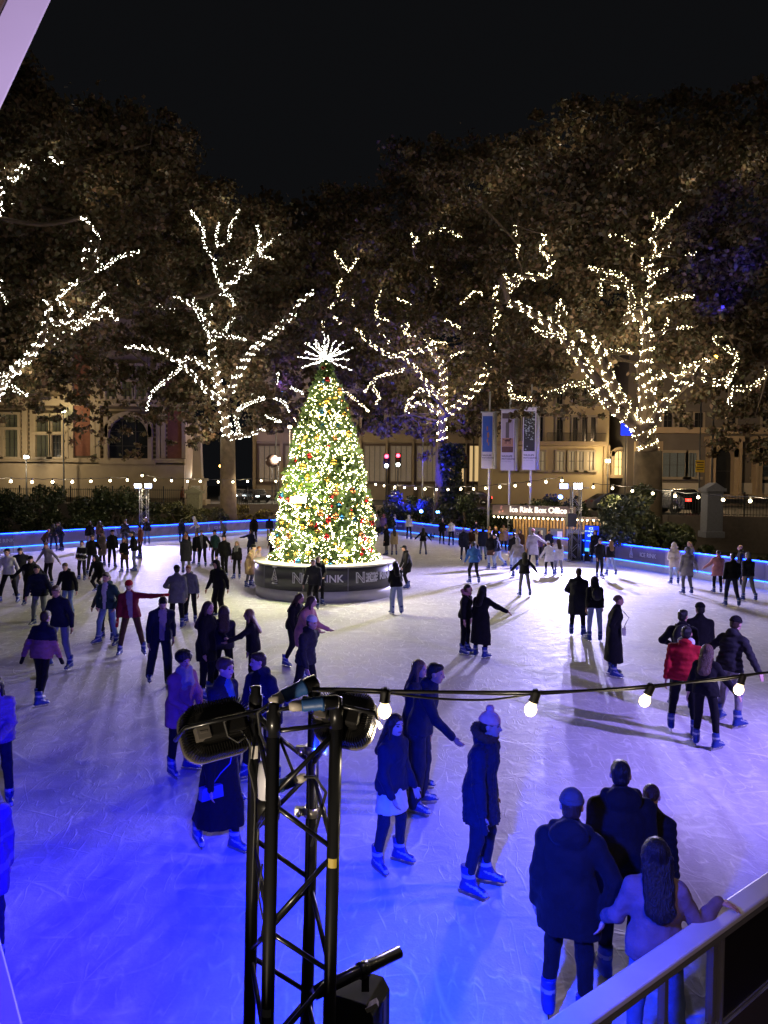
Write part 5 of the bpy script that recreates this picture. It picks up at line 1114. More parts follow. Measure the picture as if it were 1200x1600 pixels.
# ------------------------------------------------------------------ banners and flag poles
def banner(px, x0, x1, y0, y1, Y, label, img, ptop):
    base = atY(px, 812, Y); top = atY(px, ptop, Y); o = empty('banner_pole', (base.x, Y, 0)); tag(o, label, 'banner')
    q = MB(); q.tube([(0, 0, 0), (0, 0, top.z)], [.09, .06], 10); q.build('pole', pole_m, o)
    a = atY(x0, y1, Y - .15) - Vector((base.x, Y, 0)); b_ = atY(x1, y0, Y - .15) - Vector((base.x, Y, 0)); w = b_.x - a.x; h = b_.z - a.z; cx = (a.x + b_.x) / 2
    q = MB(); q.box((cx, -.15, a.z + h / 2), (w, .02, h)); cl = q.build('cloth', mat('banner_white', (.6, .57, .58), .7, noise=.05), o)
    q = MB(); q.tube([(a.x - .1, -.15, b_.z + .05), (b_.x + .45, -.15, b_.z + .05)], .04, 6); q.tube([(b_.x + .16, -.1, a.z), (b_.x + .16, -.1, b_.z)], .13, 8); q.build('arm', mat('pole_grey', (.4, .4, .42), .4), o)
    def pic(r, m_, nm='picture'):
        q = MB(); q.box((cx + (r[0] + r[2]) / 2 * w - 0, -.165, a.z + (r[1] + r[3]) / 2 * h), ((r[2] - r[0]) * w, .012, (r[3] - r[1]) * h)); return q.build(nm, m_, cl)
    img(pic, q, cx, a, w, h, cl)
    ink = mat('ink'); 
    place_text('lettering', 'WILDLIFE', w * .19, (cx - w * .43, -.168, a.z + h * .235), (1, 0, 0), (0, 0, 1), ink, cl, .002, .004, 'LEFT')
    place_text('lettering', 'PHOTOGRAPHER', w * .135, (cx - w * .43, -.168, a.z + h * .19), (1, 0, 0), (0, 0, 1), ink, cl, .002, .004, 'LEFT')
    gi = mat('ink_grey', (.25, .25, .25), .6)
    place_text('lettering', 'OF THE YEAR', w * .12, (cx - w * .43, -.168, a.z + h * .15), (1, 0, 0), (0, 0, 1), gi, cl, .002, 0, 'LEFT')
def im1(pic, q, cx, a, w, h, cl):
    pic((-.43, .3, .43, .94), mat('print_blue', (.03, .1, .35), .5, noise=.5, nscale=1.5))
    k = MB(); 
    for i, (dx, z, r_) in enumerate(((-.02, .72, .1), (.06, .6, .13), (.0, .5, .09), (.1, .44, .07))): k.ball((cx + dx * w, -.172, a.z + z * h), r_, 10, (.6, .04, 1.8))
    k.build('print_shape', mat('print_orange', (.4, .17, .06), .6, noise=.4, nscale=6), cl)
def im2(pic, q, cx, a, w, h, cl):
    pic((-.43, .86, .43, .95), mat('print_umber', (.06, .035, .03), .6, noise=.4)); pic((-.43, .54, .43, .858), mat('print_wall', (.42, .36, .36), .6, noise=.15, nscale=2)); pic((-.43, .40, .43, .538), mat('print_sand', (.42, .22, .12), .6, noise=.2)); pic((-.43, .3, .43, .398), mat('print_earth', (.12, .05, .03), .6, noise=.5, nscale=4))
    k = MB(); k.box((cx - .02 * w, -.176, a.z + .67 * h), (.26 * w, .014, .26 * h)); k.build('print_shape', mat('print_door', (.12, .1, .08), .6), cl)
    k = MB(); z = a.z + .5 * h; k.ball((cx, -.178, z), .14, 10, (1.5, .05, .6)); k.ball((cx + .2, -.178, z + .1), .08, 8, (1.1, .05, .8)); k.tube([(cx - .2, -.178, z), (cx - .36, -.178, z + .12)], .02, 5)
    for dx in (-.16, -.08, .1, .18): k.tube([(cx + dx, -.178, z), (cx + dx * 1.15, -.178, z - .26)], .022, 5)
    k.build('print_shape', mat('print_animal', (.09, .04, .02), .6), cl)
def im3(pic, q, cx, a, w, h, cl):
    pic((-.43, .3, .43, .94), mat('print_black', (.015, .017, .015), .5))
    k = MB()
    for i in range(70): k.ball((cx + random.uniform(-.38, .38) * w, -.172, a.z + h * min(.92, max(.33, random.gauss(.7, .14)))), random.uniform(.025, .06), 6, (1.2, .05, .8))
    k.build('speck_pattern', mat('print_speck', (.3, .36, .32), .6, noise=.3), cl)
banner(763, 752, 771, 645, 732, 54.5, 'left banner of three, with a blue picture', im1, 612)
banner(795, 782, 804, 641, 735, 53.5, 'middle banner of three, with a pale wall and small animal', im2, 606)
banner(828, 816, 838, 637, 734, 52.5, 'right banner of three, with a black picture', im3, 600)
for px, y0, Y, lab in ((661, 682, 70, 'bare white flag pole left of the ivy clad trunk'), (740, 690, 72, 'thin dark pole between the ivy trunk and the banners')):
    a = atY(px, y0, Y); q = MB(); q.tube([(0, 0, 0), (0, 0, a.z - 1)], [.08, .06], 8); q.ball((0, 0, a.z - .95), .09, 8); o = q.build('flag_pole', pole_m if px < 700 else iron); o.location = (a.x, Y, 1); tag(o, lab, 'pole')
# ------------------------------------------------------------------ cars on the street
def car(px, py, Y, rz, m_, label, tail=True, s=1., head=False):
    p = atY(px, py, Y); o = empty('parked_car', (p.x, Y, 2.2), rz); o.scale = (s,) * 3; tag(o, label, 'car')
    side = [(-2.1, .25), (2.1, .25), (2.15, .62), (2.0, .82), (1.05, .92), (.5, 1.38), (-1.1, 1.42), (-1.85, .98), (-2.12, .85)]
    q = MB(); q.prism(side, -.85, .85); q.build('body', m_, o, .08)
    q = MB()
    for y in (-.856, .856): q.prism([(-1.5, .98), (.85, .95), (.42, 1.32), (-1.02, 1.35)], y - .006, y + .006)
    q.add([(.56, -.72, 1.33), (.56, .72, 1.33), (1.06, .74, .95), (1.06, -.74, .95)], [(3, 2, 1, 0)]); q.add([(-1.16, -.72, 1.4), (-1.16, .72, 1.4), (-1.84, .74, 1.03), (-1.84, -.74, 1.03)], [(0, 1, 2, 3)]); q.build('window', glass_d, o)
    for x in (-1.3, 1.3):
        for y in (-.78, .78):
            w_ = MB(); w_.lathe([(.2, -.1), (.33, -.1), (.33, .1), (.2, .1)], c=(x, y, .33), n=18, M=Matrix.Rotation(PI / 2, 3, 'X')); t = w_.build('wheel', mat('tyre', (.015, .015, .015), .8), o)
            w_ = MB(); w_.lathe([(.02, -.105), (.2, -.105), (.2, .105), (.02, .105)], c=(x, y, .33), n=12, M=Matrix.Rotation(PI / 2, 3, 'X')); w_.build('rim', steel_m, t)
    for y in (-.62, .62):
        w_ = MB(); w_.box((-2.1, y, .8), (.1, .34, .14)); w_.build('tail_light', mat('tail_red', (.6, .02, .02), .3, noise=0, emit=(1, .03, .02), estr=9 if tail else .3) if tail else mat('tail_dull', (.2, .01, .01), .3), o)
        w_ = MB(); w_.box((2.08, y, .66), (.1, .36, .14)); w_.build('headlight', mat('head_white', (.9, .9, .9), .2, noise=0, emit=(.8, .95, 1), estr=12) if head else mat('head_dull', (.5, .5, .5), .2), o)
carp = mat('car_black', (.012, .012, .014), .25, coat=.6, noise=0)
car(1046, 765, 56, R(112), carp, 'black parked car with red tail lights lit at the right', s=1.3)
car(735, 760, 74, R(175), mat('car_maroon', (.05, .015, .015), .3, coat=.5, noise=0), 'dark red car passing behind the left banner pole')
car(400, 760, 80, R(-60), carp, 'dark car with bright headlights left of the Christmas tree', head=True, tail=False)
car(372, 760, 84, R(-70), mat('car_grey', (.1, .1, .11), .3, coat=.5, noise=0), 'grey car queuing behind the lit plane tree trunk', head=True, tail=False)
car(960, 765, 60, R(5), mat('car_silver', (.2, .2, .21), .3, .5, coat=.5, noise=0), 'silver car parked behind the big shrubs', tail=False)
def cycle():
    p = atY(345, 770, 68.5)
    o = empty('parked_bicycle', (-8.2, 68.7, 2.3), R(10)); tag(o, 'bicycle leaning at the railing left of the Christmas tree', 'bicycle')
    for x in (-.55, .55):
        q = MB(); q.tube([(x + .34 * math.cos(t), 0, .34 + .34 * math.sin(t)) for t in np.linspace(0, 2 * PI, 25)], .022, 6); q.build('wheel', mat('tyre'), o)
    q = MB()
    for a, b_ in (((-.55, .34), (-.05, .32)), ((-.05, .32), (-.2, .8)), ((-.2, .8), (.4, .82)), ((.4, .85), (-.05, .32)), ((.4, .98), (.55, .34)), ((-.55, .34), (-.2, .8))): q.tube([(a[0], 0, a[1]), (b_[0], 0, b_[1])], .022, 6)
    q.build('frame', carp, o); q = MB(); q.ball((-.22, 0, .9), .1, 8, (1.4, .7, .4)); q.build('saddle', iron, o); q = MB(); q.tube([(.36, -.26, 1.02), (.4, 0, 1.0), (.36, .26, 1.02)], .018, 6); q.build('handlebar', iron, o)
cycle()
# ------------------------------------------------------------------ festoon bulbs round the rink
bulb_on = mat('festoon_bulb', (1, .9, .7), .3, noise=0, emit=(1, .82, .48), estr=15)
cable_m = mat('cable_black', (.01, .01, .01), .6, noise=0)
def dist_at(px):
    best = None
    for a, b_ in zip(BL, BL[1:]):
        pa = a.x / a.y; pb = b_.x / b_.y; t = (px - 600) / F
        if pa <= t <= pb: return a.y + (b_.y - a.y) * (t - pa) / (pb - pa)
    return BL[-1].y if px > 600 else BL[0].y
def festoon(pts, label, r=.085, extra=1.2):
    W = [atY(x, y, dist_at(x) + extra) for x, y in pts]; o = empty('festoon_lights', W[0]); tag(o, label, 'festoon lights', 'festoon strings round the rink')
    q = MB(); cab = []
    for a, b_ in zip(W, W[1:]): cab += [a - W[0] + Vector((0, 0, .22)), (a + b_) / 2 - W[0] + Vector((0, 0, .16))]
    cab.append(W[-1] - W[0] + Vector((0, 0, .22))); q.tube(cab, .018, 5); q.build('cable', cable_m, o)
    for k, p in enumerate(W):
        q = MB(); q.ball(p - W[0], r, 10); q.build('bulb', bulb_on, o); q = MB(); q.lathe([(.05, .07), (.06, .2), (.03, .24)], c=p - W[0], n=8); q.build('holder', cable_m, o)
        if k % 3 == 1: lamp('festoon_light', 'POINT', p + Vector((0, -.3, -.15)), 150, (1, .8, .5), radius=.1)
    return o
festoon([(-20, 752), (17, 752), (50, 753), (82, 753), (113, 753), (142, 752), (172, 751), (199, 750)], 'row of warm festoon bulbs in front of the dark hedge at far left')
festoon([(222, 743), (242, 750), (268, 751), (293, 752), (313, 752), (341, 753), (364, 753), (387, 752), (408, 751), (431, 752), (449, 752)], 'row of warm festoon bulbs between left lamp tower and Christmas tree')
festoon([(560, 754), (572, 755), (587, 757), (600, 759), (617, 761), (632, 762), (649, 763), (664, 764), (682, 765), (700, 765), (720, 764), (740, 764), (759, 763), (781, 761), (805, 759), (827, 757), (853, 753), (878, 751)], 'row of warm festoon bulbs from the Christmas tree to right lamp tower', .08)
festoon([(927, 761), (957, 763), (988, 767), (1020, 771), (1055, 775), (1091, 777), (1130, 781), (1172, 783), (1215, 785)], 'row of warm festoon bulbs running right from the right lamp tower', .07)
def posts(px, ytop, label):
    Y = dist_at(px) + 1.3; a = atY(px, ytop, Y); q = MB(); q.tube([(0, 0, 0), (0, 0, a.z)], .05, 8); q.box((0, 0, .05), (.5, .5, .1)); o = q.build('festoon_pole', mat('lamp_post_grey')); o.location = (a.x, Y, 0); tag(o, label, 'pole')
posts(679, 758, 'thin grey pole holding up the festoon bulbs at the ivy trunk'); posts(450, 748, 'thin grey festoon pole just left of the Christmas tree'); posts(560, 750, 'thin grey festoon pole just right of the Christmas tree')
# ------------------------------------------------------------------ lamp towers
truss_m = mat('truss_grey', (.28, .28, .3), .4, .7, noise=.1)
def tower(px, Y, ztop, label, heads):
    p = atY(px, 760, Y); o = empty('lamp_tower', (p.x, Y, 0)); tag(o, label, 'lamp tower'); w = .24
    for sx in (-1, 1):
        for sy in (-1, 1):
            q = MB(); q.tube([(sx * w, sy * w, .05), (sx * w, sy * w, ztop)], .035, 8); q.build('chord', truss_m, o)
    q = MB(); n = int(ztop / .5)
    for k in range(n):
        z0, z1 = k * ztop / n, (k + 1) * ztop / n; s = 1 if k % 2 else -1
        for a, b_ in (((-w * s, -w, z0), (w * s, -w, z1)), ((-w * s, w, z0), (w * s, w, z1)), ((-w, -w * s, z0), (-w, w * s, z1)), ((w, -w * s, z0), (w, w * s, z1))): q.tube([a, b_], .016, 5)
    q.box((0, 0, .03), (.9, .9, .06)); q.build('bracing', truss_m, o)
    q = MB(); q.box((0, -w, ztop), (1.3, .06, .06)); q.build('crossbar', truss_m, o)
    for dx, dz, em, aim, e, col, ang in heads:
        M = (Vector(aim) - Vector((p.x + dx, Y - .4, ztop + dz))).normalized().to_track_quat('-Z', 'Y').to_matrix()
        c = Vector((dx, -.4, ztop + dz)); q = MB(); q.box(c, (.5, .34, .14), rot=M); f = q.build('floodlight', mat('housing_black'), o, .02)
        q = MB(); q.box(c + M @ Vector((0, 0, -.08)), (.44, .28, .02), rot=M); q.build('lens', em, f)
        q = MB(); q.tube([c + Vector((-.3, .02, 0)), c + Vector((-.3, .2, -dz)), c + Vector((.3, .2, -dz)), c + Vector((.3, .02, 0))], .018, 5); q.build('bracket', iron, f)
        wp = Vector((p.x, Y, 0)) + c + M @ Vector((0, 0, -.16))
        if e: lamp('tower_flood', 'SPOT', wp, e, col, radius=.07, aim=aim, spot=ang, blend=.75)
    return o, p
em_b = mat('flood_lens_blue', (.6, .7, 1), .3, noise=0, emit=(.5, .6, 1), estr=22); em_w = mat('flood_lens_white', (1, 1, 1), .3, noise=0, emit=(.75, .8, 1), estr=45)
tower(225, 52.0, 3.95, 'grey truss tower with two floodlights behind the left boards', ((-.28, .0, em_b, (-17, 40, 0), 5200, (.46, .39, 1), 100), (.42, .0, em_b, (-8, 27, 0), 7500, (.47, .40, 1), 100)))
TW, tp = tower(900, 40.6, 4.05, 'grey truss tower with floodlights beside the box office', ((.0, .12, em_w, (7.0, 27, 0), 9500, (.58, .55, 1), 90), (-.75, .1, mat('flood_lens_dim', (.6, .65, .9), .3, noise=0, emit=(.3, .35, .8), estr=5), (1.2, 20, 0), 11000, (.50, .43, 1), 100)))
q = MB(); q.box((-.05, -.5, 2.45), (.5, .4, .72)); q.tube([(-.05, -.3, 2.75), (0, -.1, 2.75)], .03, 6); sp_ = q.build('loudspeaker', mat('speaker_black', (.015, .015, .017), .6), None, .03); sp_.location = (tp.x - .3, 40.6, -.15); tag(sp_, 'black loudspeaker fixed to the tower beside the box office', 'loudspeaker')
# ------------------------------------------------------------------ box office
def box_office():
    A = Vector((atY(800, 800, 44.9).x, 44.9)); Bv = Vector((atY(957, 812, 40.9).x, 40.9)); d = Bv - A; ang = math.atan2(d.y, d.x); L = d.length
    o = empty('ticket_kiosk', (A.x, A.y, 0), ang); tag(o, 'slatted wooden ticket kiosk with lit white sign', 'kiosk')
    wood = mat('pine_slat', (.42, .25, .1), .65, noise=.35, nscale=5, bump=.2); inside = mat('kiosk_inner', (.06, .055, .06), .7)
    q = MB(); q.box((L / 2, 1.3, 1.1), (L, 2.2, 2.2)); q.build('cabin', mat('kiosk_grey', (.1, .09, .1), .7), o)
    q = MB(); n = int(L / .2)
    hatch = [(1.1, 2.2), (2.5, 3.3), (3.5, 5.2)]
    for k in range(n):
        x = (k + .5) * L / n; lo = 0
        if any(a < x < b_ for a, b_ in hatch): q.box((x, .14, 1.92), (.11, .07, .5)); continue
        q.box((x, .14, 1.08), (.11, .07, 2.16))
    q.build('slats', wood, o)
    for a, b_ in hatch:
        q = MB(); q.box(((a + b_) / 2, .17, 1.15), (b_ - a, .05, 1.0)); h_ = q.build('hatch', mat('hatch_glass', (.12, .13, .2), .2, noise=.5, nscale=1.5, emit=(.4, .45, 1), estr=.03), o)
        q = MB(); q.box(((a + b_) / 2, .0, .68), (b_ - a + .1, .4, .05)); q.build('counter', wood, o)
        q = MB(); q.box(((a + b_) / 2 + .2, .12, 1.3), (.3, .03, .42)); q.build('notice', white_m, h_)
    fas = mat('fascia_plum', (.2, .15, .17), .5)
    A2 = -1.1; q = MB(); q.box((A2 / 2 + 2.05, -.2, 2.66), (4.1 - A2, .5, .62)); f = q.build('fascia', fas, o)
    q = MB(); q.box((L / 2 + 2.05, .2, 2.33), (L - 4.1, .9, .12)); q.build('roof_edge', fas, o)
    tl = mat('sign_letters', (1, 1, 1), .4, noise=0, emit=(1, .93, .85), estr=.85)
    place_text('lettering', 'Ice Rink Box Office', .47, (1.95, -.47, 2.72), (1, 0, 0), (0, 0, 1), tl, f, .015, .012)
    # little emblem at the left end
    q = MB()
    for dx, dz in ((-.5, .12), (-.38, -.05), (-.6, -.1), (-.46, .22)): q.ball((dx, -.46, 2.66 + dz), .07, 8, (1, .2, 1))
    q.build('emblem', mat('emblem_pink', (.6, .3, .35), .5), f)
    # row of bulbs under the fascia
    bm = mat('kiosk_bulb', (1, .9, .6), .3, noise=0, emit=(1, .82, .45), estr=18)
    st = empty('bulb_string', (A.x, A.y, 0), ang); tag(st, 'bright bulb string along the front edge of the ticket kiosk', 'bulb string')
    q = MB(); q.tube([(-1, -.5, 2.36), (5.2, -.5, 2.36), (L + .3, -.3, 2.34)], .015, 5); q.build('cable', cable_m, st)
    for x in np.arange(-.95, L + .35, .3):
        q = MB(); q.ball((x, -.5 if x < 5.2 else -.32, 2.24), .05, 8); q.build('bulb', bm, st)
    M = Matrix.Translation((A.x, A.y, 0)) @ Matrix.Rotation(ang, 4, 'Z')
    for x in (-.5, .8, 2.1, 3.4, 4.7, 6.0): lamp('kiosk_light', 'POINT', M @ Vector((x, -.85 if x < 5.2 else -.6, 2.1)), 17, (1, .74, .36), radius=.12)
    # screen and dark unit
    sc_ = empty('advert_screen', M @ Vector((5.55, -.9, .0)), ang - R(6)); tag(sc_, 'glowing blue screen with white writing in front of the ticket kiosk', 'screen')
    q = MB(); q.box((0, 0, 1.2), (.95, .12, 1.6)); q.box((0, .1, .2), (.8, .5, .4)); q.build('case', mat('housing_black'), sc_, .02)
    q = MB(); q.box((0, -.065, 1.25), (.84, .01, 1.42)); q.build('display', mat('screen_blue', (0, 0, 0), .3, noise=0, emit=(.004, .035, .85), estr=1.3), sc_)
    ww = mat('screen_white', (0, 0, 0), .3, noise=0, emit=(.5, .75, 1), estr=1.6)
    for t, z, s_ in (('ICE', 1.82, .17), ('AT THE MUSEUM', 1.66, .1), ('&', 1.54, .12), ('GIFTS', 1.42, .17)): place_text('lettering', t, s_, (-.05, -.075, z), (1, 0, 0), (0, 0, 1), ww, sc_, .002, .003)
    q = MB(); q.box((0, -.075, .64), (.82, .008, .18)); q.build('display_band', mat('screen_cyan', (0, 0, 0), .3, noise=0, emit=(.1, .6, 1), estr=1.2), sc_)
    q = MB(); q.box((0, 0, .75), (.75, .5, 1.5)); q.box((0, -.26, 1.0), (.6, .03, .8)); k = q.build('equipment_case', mat('speaker_black'), None, .03); k.matrix_world = M @ Matrix.Translation((4.6, -.9, 0)); tag(k, 'tall black equipment case left of the blue screen', 'equipment case')
box_office()
# pedestrian in a red coat on the pavement
person(283, 752, 100, 'step', 1.0, 't', 'rus', 'blk', 'sh', 'brn', None, None, 'pedestrian in a rusty red coat walking past the museum railing', skates=False, pos=Vector((atY(283, 780, 69.5).x, 69.5, 2.2)))
# ------------------------------------------------------------------ black truss tower in the foreground with its fittings
tb = mat('truss_black', (.012, .012, .013), .32, .3, noise=.2, nscale=20, coat=.3)
N0 = atY(428, 1106, 2.62); ZT = N0.z; E1 = Vector((.218, .102, 0)); E2 = Vector((-.102, .218, 0))
TRM = Matrix.Translation(N0) @ Matrix.Rotation(.017, 4, 'Y') @ Matrix.Translation(-N0)
def tpoint(p): return TRM @ Vector(p)
def front_truss():
    root = empty('truss_tower', (N0.x, N0.y, 0)); tag(root, 'square black truss tower in the foreground carrying floodlights and plugs', 'truss tower')
    root.matrix_world = TRM @ Matrix.Translation((N0.x, N0.y, 0))
    C = [Vector((0, 0, 0)), E1, E1 + E2, E2]
    for c in C:
        q = MB(); q.tube([c + Vector((0, 0, .02)), c + Vector((0, 0, ZT - .02))], .0245, 14); q.build('chord', tb, root)
        q = MB(); q.lathe([(.0265, ZT - .1), (.0265, ZT - .02), (.02, ZT - .015), (.02, ZT + .015), (.0, ZT + .02)], c=c, n=14); q.build('spigot', tb, root)
    for c, z_, h_, m_ in ((C[3], ZT - .26, .05, 'sticker_white'), (C[1], ZT - .62, .035, 'sticker_yellow'), (C[0], ZT - 1.12, .03, 'tape_grey')):
        q = MB(); n_ = 8; vs = []
        for zz in (z_, z_ + h_): vs += [c + Vector((.0252 * math.cos(t), .0252 * math.sin(t), zz)) for t in np.linspace(-2.3, -.9, n_)]
        q.add(vs, [(k, k + 1, k + 1 + n_, k + n_) for k in range(n_ - 1)]); q.build('sticker', mat(m_, {'sticker_white': (.5, .48, .45), 'sticker_yellow': (.4, .3, .05), 'tape_grey': (.2, .2, .2)}[m_], .6, noise=.3, nscale=60), root)
    for i in range(4):
        a, b = C[i], C[(i + 1) % 4]; q = MB()
        q.tube([a + Vector((0, 0, ZT - .085)), b + Vector((0, 0, ZT - .085))], .009, 8); 
        n = 14; step = .235
        for k in range(n):
            z1 = ZT - .1 - k * step; z0 = z1 - step
            s, e = (a, b) if (k + i) % 2 else (b, a)
            q.tube([s + Vector((0, 0, z1 - .012)), e + Vector((0, 0, z0 + .012))], .0095, 8)
        q.build('bracing', tb, root)
    return root
front_truss()
PIV = TRM
blue_lens = mat('flood_lens_deep_blue', (.05, .05, .6), .2, noise=0, emit=(.02, .01, 1), estr=14)
alu = mat('cast_black', (.02, .019, .018), .42, .5, noise=.2, nscale=30); edge_m = mat('flood_rim', (.28, .25, .22), .35, .6)
def flood(c, aim, label, w=.30, h=.2, roll=0.):
    M = (Vector(aim) - c).normalized().to_track_quat('-Z', 'Y').to_matrix().to_4x4(); M.translation = c
    M = M @ Matrix.Rotation(roll, 4, 'Z')
    o = empty('floodlight', c); o.matrix_world = M; tag(o, label, 'floodlight')
    def rr(w_, h_, r, n=7):
        out = []
        for cx, cy, a0 in ((w_ / 2 - r, h_ / 2 - r, 0), (-w_ / 2 + r, h_ / 2 - r, 90), (-w_ / 2 + r, -h_ / 2 + r, 180), (w_ / 2 - r, -h_ / 2 + r, 270)):
            for k in range(n): a = R(a0 + 90 * k / (n - 1)); out.append(Vector((cx + r * math.cos(a), cy + r * math.sin(a), 0)))
        return out
    def plate(q, pts, z0, z1):
        n = len(pts); vs = [p + Vector((0, 0, z0)) for p in pts] + [p + Vector((0, 0, z1)) for p in pts]
        q.add(vs, [tuple(reversed(range(n))), tuple(range(n, 2 * n))] + [(i, (i + 1) % n, (i + 1) % n + n, i + n) for i in range(n)])
    q = MB(); plate(q, rr(w, h, .07), -.03, -.012); q.build('front_rim', edge_m, o, .003)
    q = MB(); plate(q, rr(w - .03, h - .03, .06), -.034, -.0305); q.build('lens', blue_lens, o)
    q = MB(); plate(q, rr(w - .05, h - .05, .05), -.012, .05)
    P = rr(w - .012, h - .012, .066, 12); L = sum((P[(i + 1) % len(P)] - P[i]).length for i in range(len(P))); cnt = 78; acc = 0; i = 0; seg = (P[1] - P[0]).length
    for k in range(cnt):
        t = k * L / cnt
        while acc + seg < t and i < len(P) - 1: acc += seg; i += 1; seg = (P[(i + 1) % len(P)] - P[i]).length
        p = P[i].lerp(P[(i + 1) % len(P)], (t - acc) / max(seg, 1e-6)); an = math.atan2(p.y, p.x); d = (P[(i + 1) % len(P)] - P[i]).normalized(); nn = Vector((d.y, -d.x, 0))
        q.box(p - nn * .018 + Vector((0, 0, .022)), (.0028, .04, .066), rot=Matrix((( d.x, nn.x, 0), (d.y, nn.y, 0), (0, 0, 1))))
    q.build('heat_fins', alu, o)
    q = MB(); q.box((0, -.01, .075), (w * .62, h * .34, .05)); dr = q.build('driver_box', alu, o, .008)
    q = MB(); q.box((-w * .3, -.02, .085), (.05, .05, .04)); q.box((-w * .3, -.02, .1055), (.03, .01, .002)); q.build('cable_gland', edge_m, dr, .004)
    q = MB(); q.tube([(-w * .5 - .02, 0, .0), (-w * .5 - .02, .0, .14), (w * .5 + .02, 0, .14), (w * .5 + .02, 0, 0)], .009, 8); q.build('yoke', tb, o)
    l = lamp('flood_light', 'AREA', M @ Vector((0, 0, -.045)), 1, (.003, .0, 1), size=(w - .05, h - .05)); l.rotation_euler = M.to_euler()
    return o, l
cl_ = atY(338, 1141, 2.83); FL, LL = flood(cl_, cl_ + Vector((-.62, 1.0, -.8)), 'finned floodlight hung at the left of the black truss top', .28, .215, R(4))
cr_ = atY(540, 1124, 2.84); FR, LR = flood(cr_, cr_ + Vector((.17, .9, -.72)), 'finned floodlight half hidden at the right of the black truss top', .24, .21, R(-8))
LL.data.spread = R(85); LR.data.spread = R(74); LL.data.energy = 230; LR.data.energy = 190; LR.data.color = (.004, .03, 1)
# blue power plugs
plug_b = mat('plug_blue', (.02, .07, .22), .45, noise=.1); plug_g = mat('plug_grey', (.42, .38, .33), .5, noise=.1)
def plug(p0, p1, Y0, Y1, label, r=.024):
    a, b = atY(*p0, Y0), atY(*p1, Y1); o = empty('power_plug', a); tag(o, label, 'power plug'); d = b - a; L = d.length; M = d.normalized().to_track_quat('Z', 'Y').to_matrix()
    q = MB(); q.lathe([(r * .6, -.05), (r * 1.05, -.045), (r * 1.05, 0), (r * 1.1, .004)], n=16, M=M); q.build('socket', tb, o)
    q = MB(); q.lathe([(r * 1.15, .004), (r * 1.2, .012), (r * 1.0, .02), (r * 1.08, L * .3), (r * .98, L * .34), (r * 1.0, L * .6), (r * .86, L * .66)], n=16, M=M); q.build('body', plug_b, o)
    q = MB(); q.lathe([(r * .86, L * .66), (r * .8, L * .9), (r * .62, L), (r * .3, L * 1.01)], n=16, M=M); q.build('cable_grip', plug_g, o)
    q = MB(); e = d; q.tube([e, e + d.normalized() * .05 + Vector((0, .0, -.015)), e + d.normalized() * .07 + Vector((.02, .05, -.1)), e + Vector((.02, .07, -.3))], .006, 6); q.build('cable', cable_m, o)
plug((478, 1072), (422, 1098), 2.78, 2.72, 'upper blue power plug lying across the black truss top', .027)
plug((508, 1098), (452, 1104), 2.64, 2.62, 'lower blue power plug, nearer the lens, across the black truss top', .024)
plug((436, 1228), (476, 1214), 2.80, 2.76, 'blue power plug hanging inside the black truss below the others', .022)
# small lamp can inside the truss
def can():
    p = atY(419, 1216, 2.82); o = empty('spotlight_can', p); tag(o, 'pale spotlight can with dark base inside the black truss', 'spotlight'); 
    q = MB(); q.lathe([(.02, .07), (.036, .06), (.042, .0), (.042, -.07), (.038, -.075)], n=18); q.build('can', mat('can_white', (.55, .55, .62), .4), o)
    q = MB(); q.lathe([(.046, -.074), (.05, -.1), (.044, -.16), (.02, -.18)], n=18); q.build('base', alu, o)
    q = MB(); q.tube([(.05, 0, -.02), (.075, .02, .0), (.1, .03, .02)], .008, 6); q.build('arm', tb, o)
can()
chrome = mat('clamp_steel', (.55, .52, .45), .3, .9, noise=.1)
def clamp(px, py, Y, label):
    z_ = atY(px, py, Y).z; p = tpoint((FC.x, FC.y, z_)); o = empty('pipe_clamp', p); tag(o, label, 'clamp')
    q = MB(); q.lathe([(.026, -.018), (.033, -.018), (.033, .018), (.026, .018), (.026, -.018)], n=18, caps=False); q.build('collar', chrome, o)
    q = MB(); q.box((-.05, 0, 0), (.04, .025, .032)); q.box((.045, -.01, 0), (.025, .03, .03)); q.build('jaw', chrome, o, .003)
    q = MB(); q.tube([(-.05, -.03, 0), (-.05, .03, 0)], .006, 6); q.ball((-.05, -.035, 0), .011, 8); q.ball((.045, -.035, 0), .01, 8); q.build('bolt', chrome, o)
FC = N0 + E1 + E2
clamp(466, 1268, FC.y - .01, 'lower steel pipe clamp round the rear truss chord'); clamp(472, 1172, FC.y - .01, 'upper steel pipe clamp round the rear truss chord')
def dangling(pts, Ys, label, r=.0045):
    W = [atY(x, y, Y) for (x, y), Y in zip(pts, Ys)]; q = MB(); q.tube([w - W[0] for w in catmull(W, .05)], r, 6); o = q.build('loose_cable', cable_m); o.location = W[0]; tag(o, label, 'cable')
dangling([(372, 1135), (392, 1165), (388, 1200), (398, 1240), (396, 1330), (393, 1420)], [2.78] * 6, 'black cable hanging down the left truss chord')
dangling([(410, 1350), (404, 1400), (412, 1440), (408, 1470)], [2.7] * 4, 'short loop of cable with an inline plug inside the truss', .004)
dangling([(478, 1180), (482, 1260), (478, 1380), (474, 1480), (470, 1600)], [2.9] * 5, 'long thin cable dropping along the rear truss chord', .004)
dangling([(360, 1120), (350, 1128), (356, 1150), (372, 1160), (385, 1150)], [2.74] * 5, 'cable curling from the left floodlight to the truss', .005)
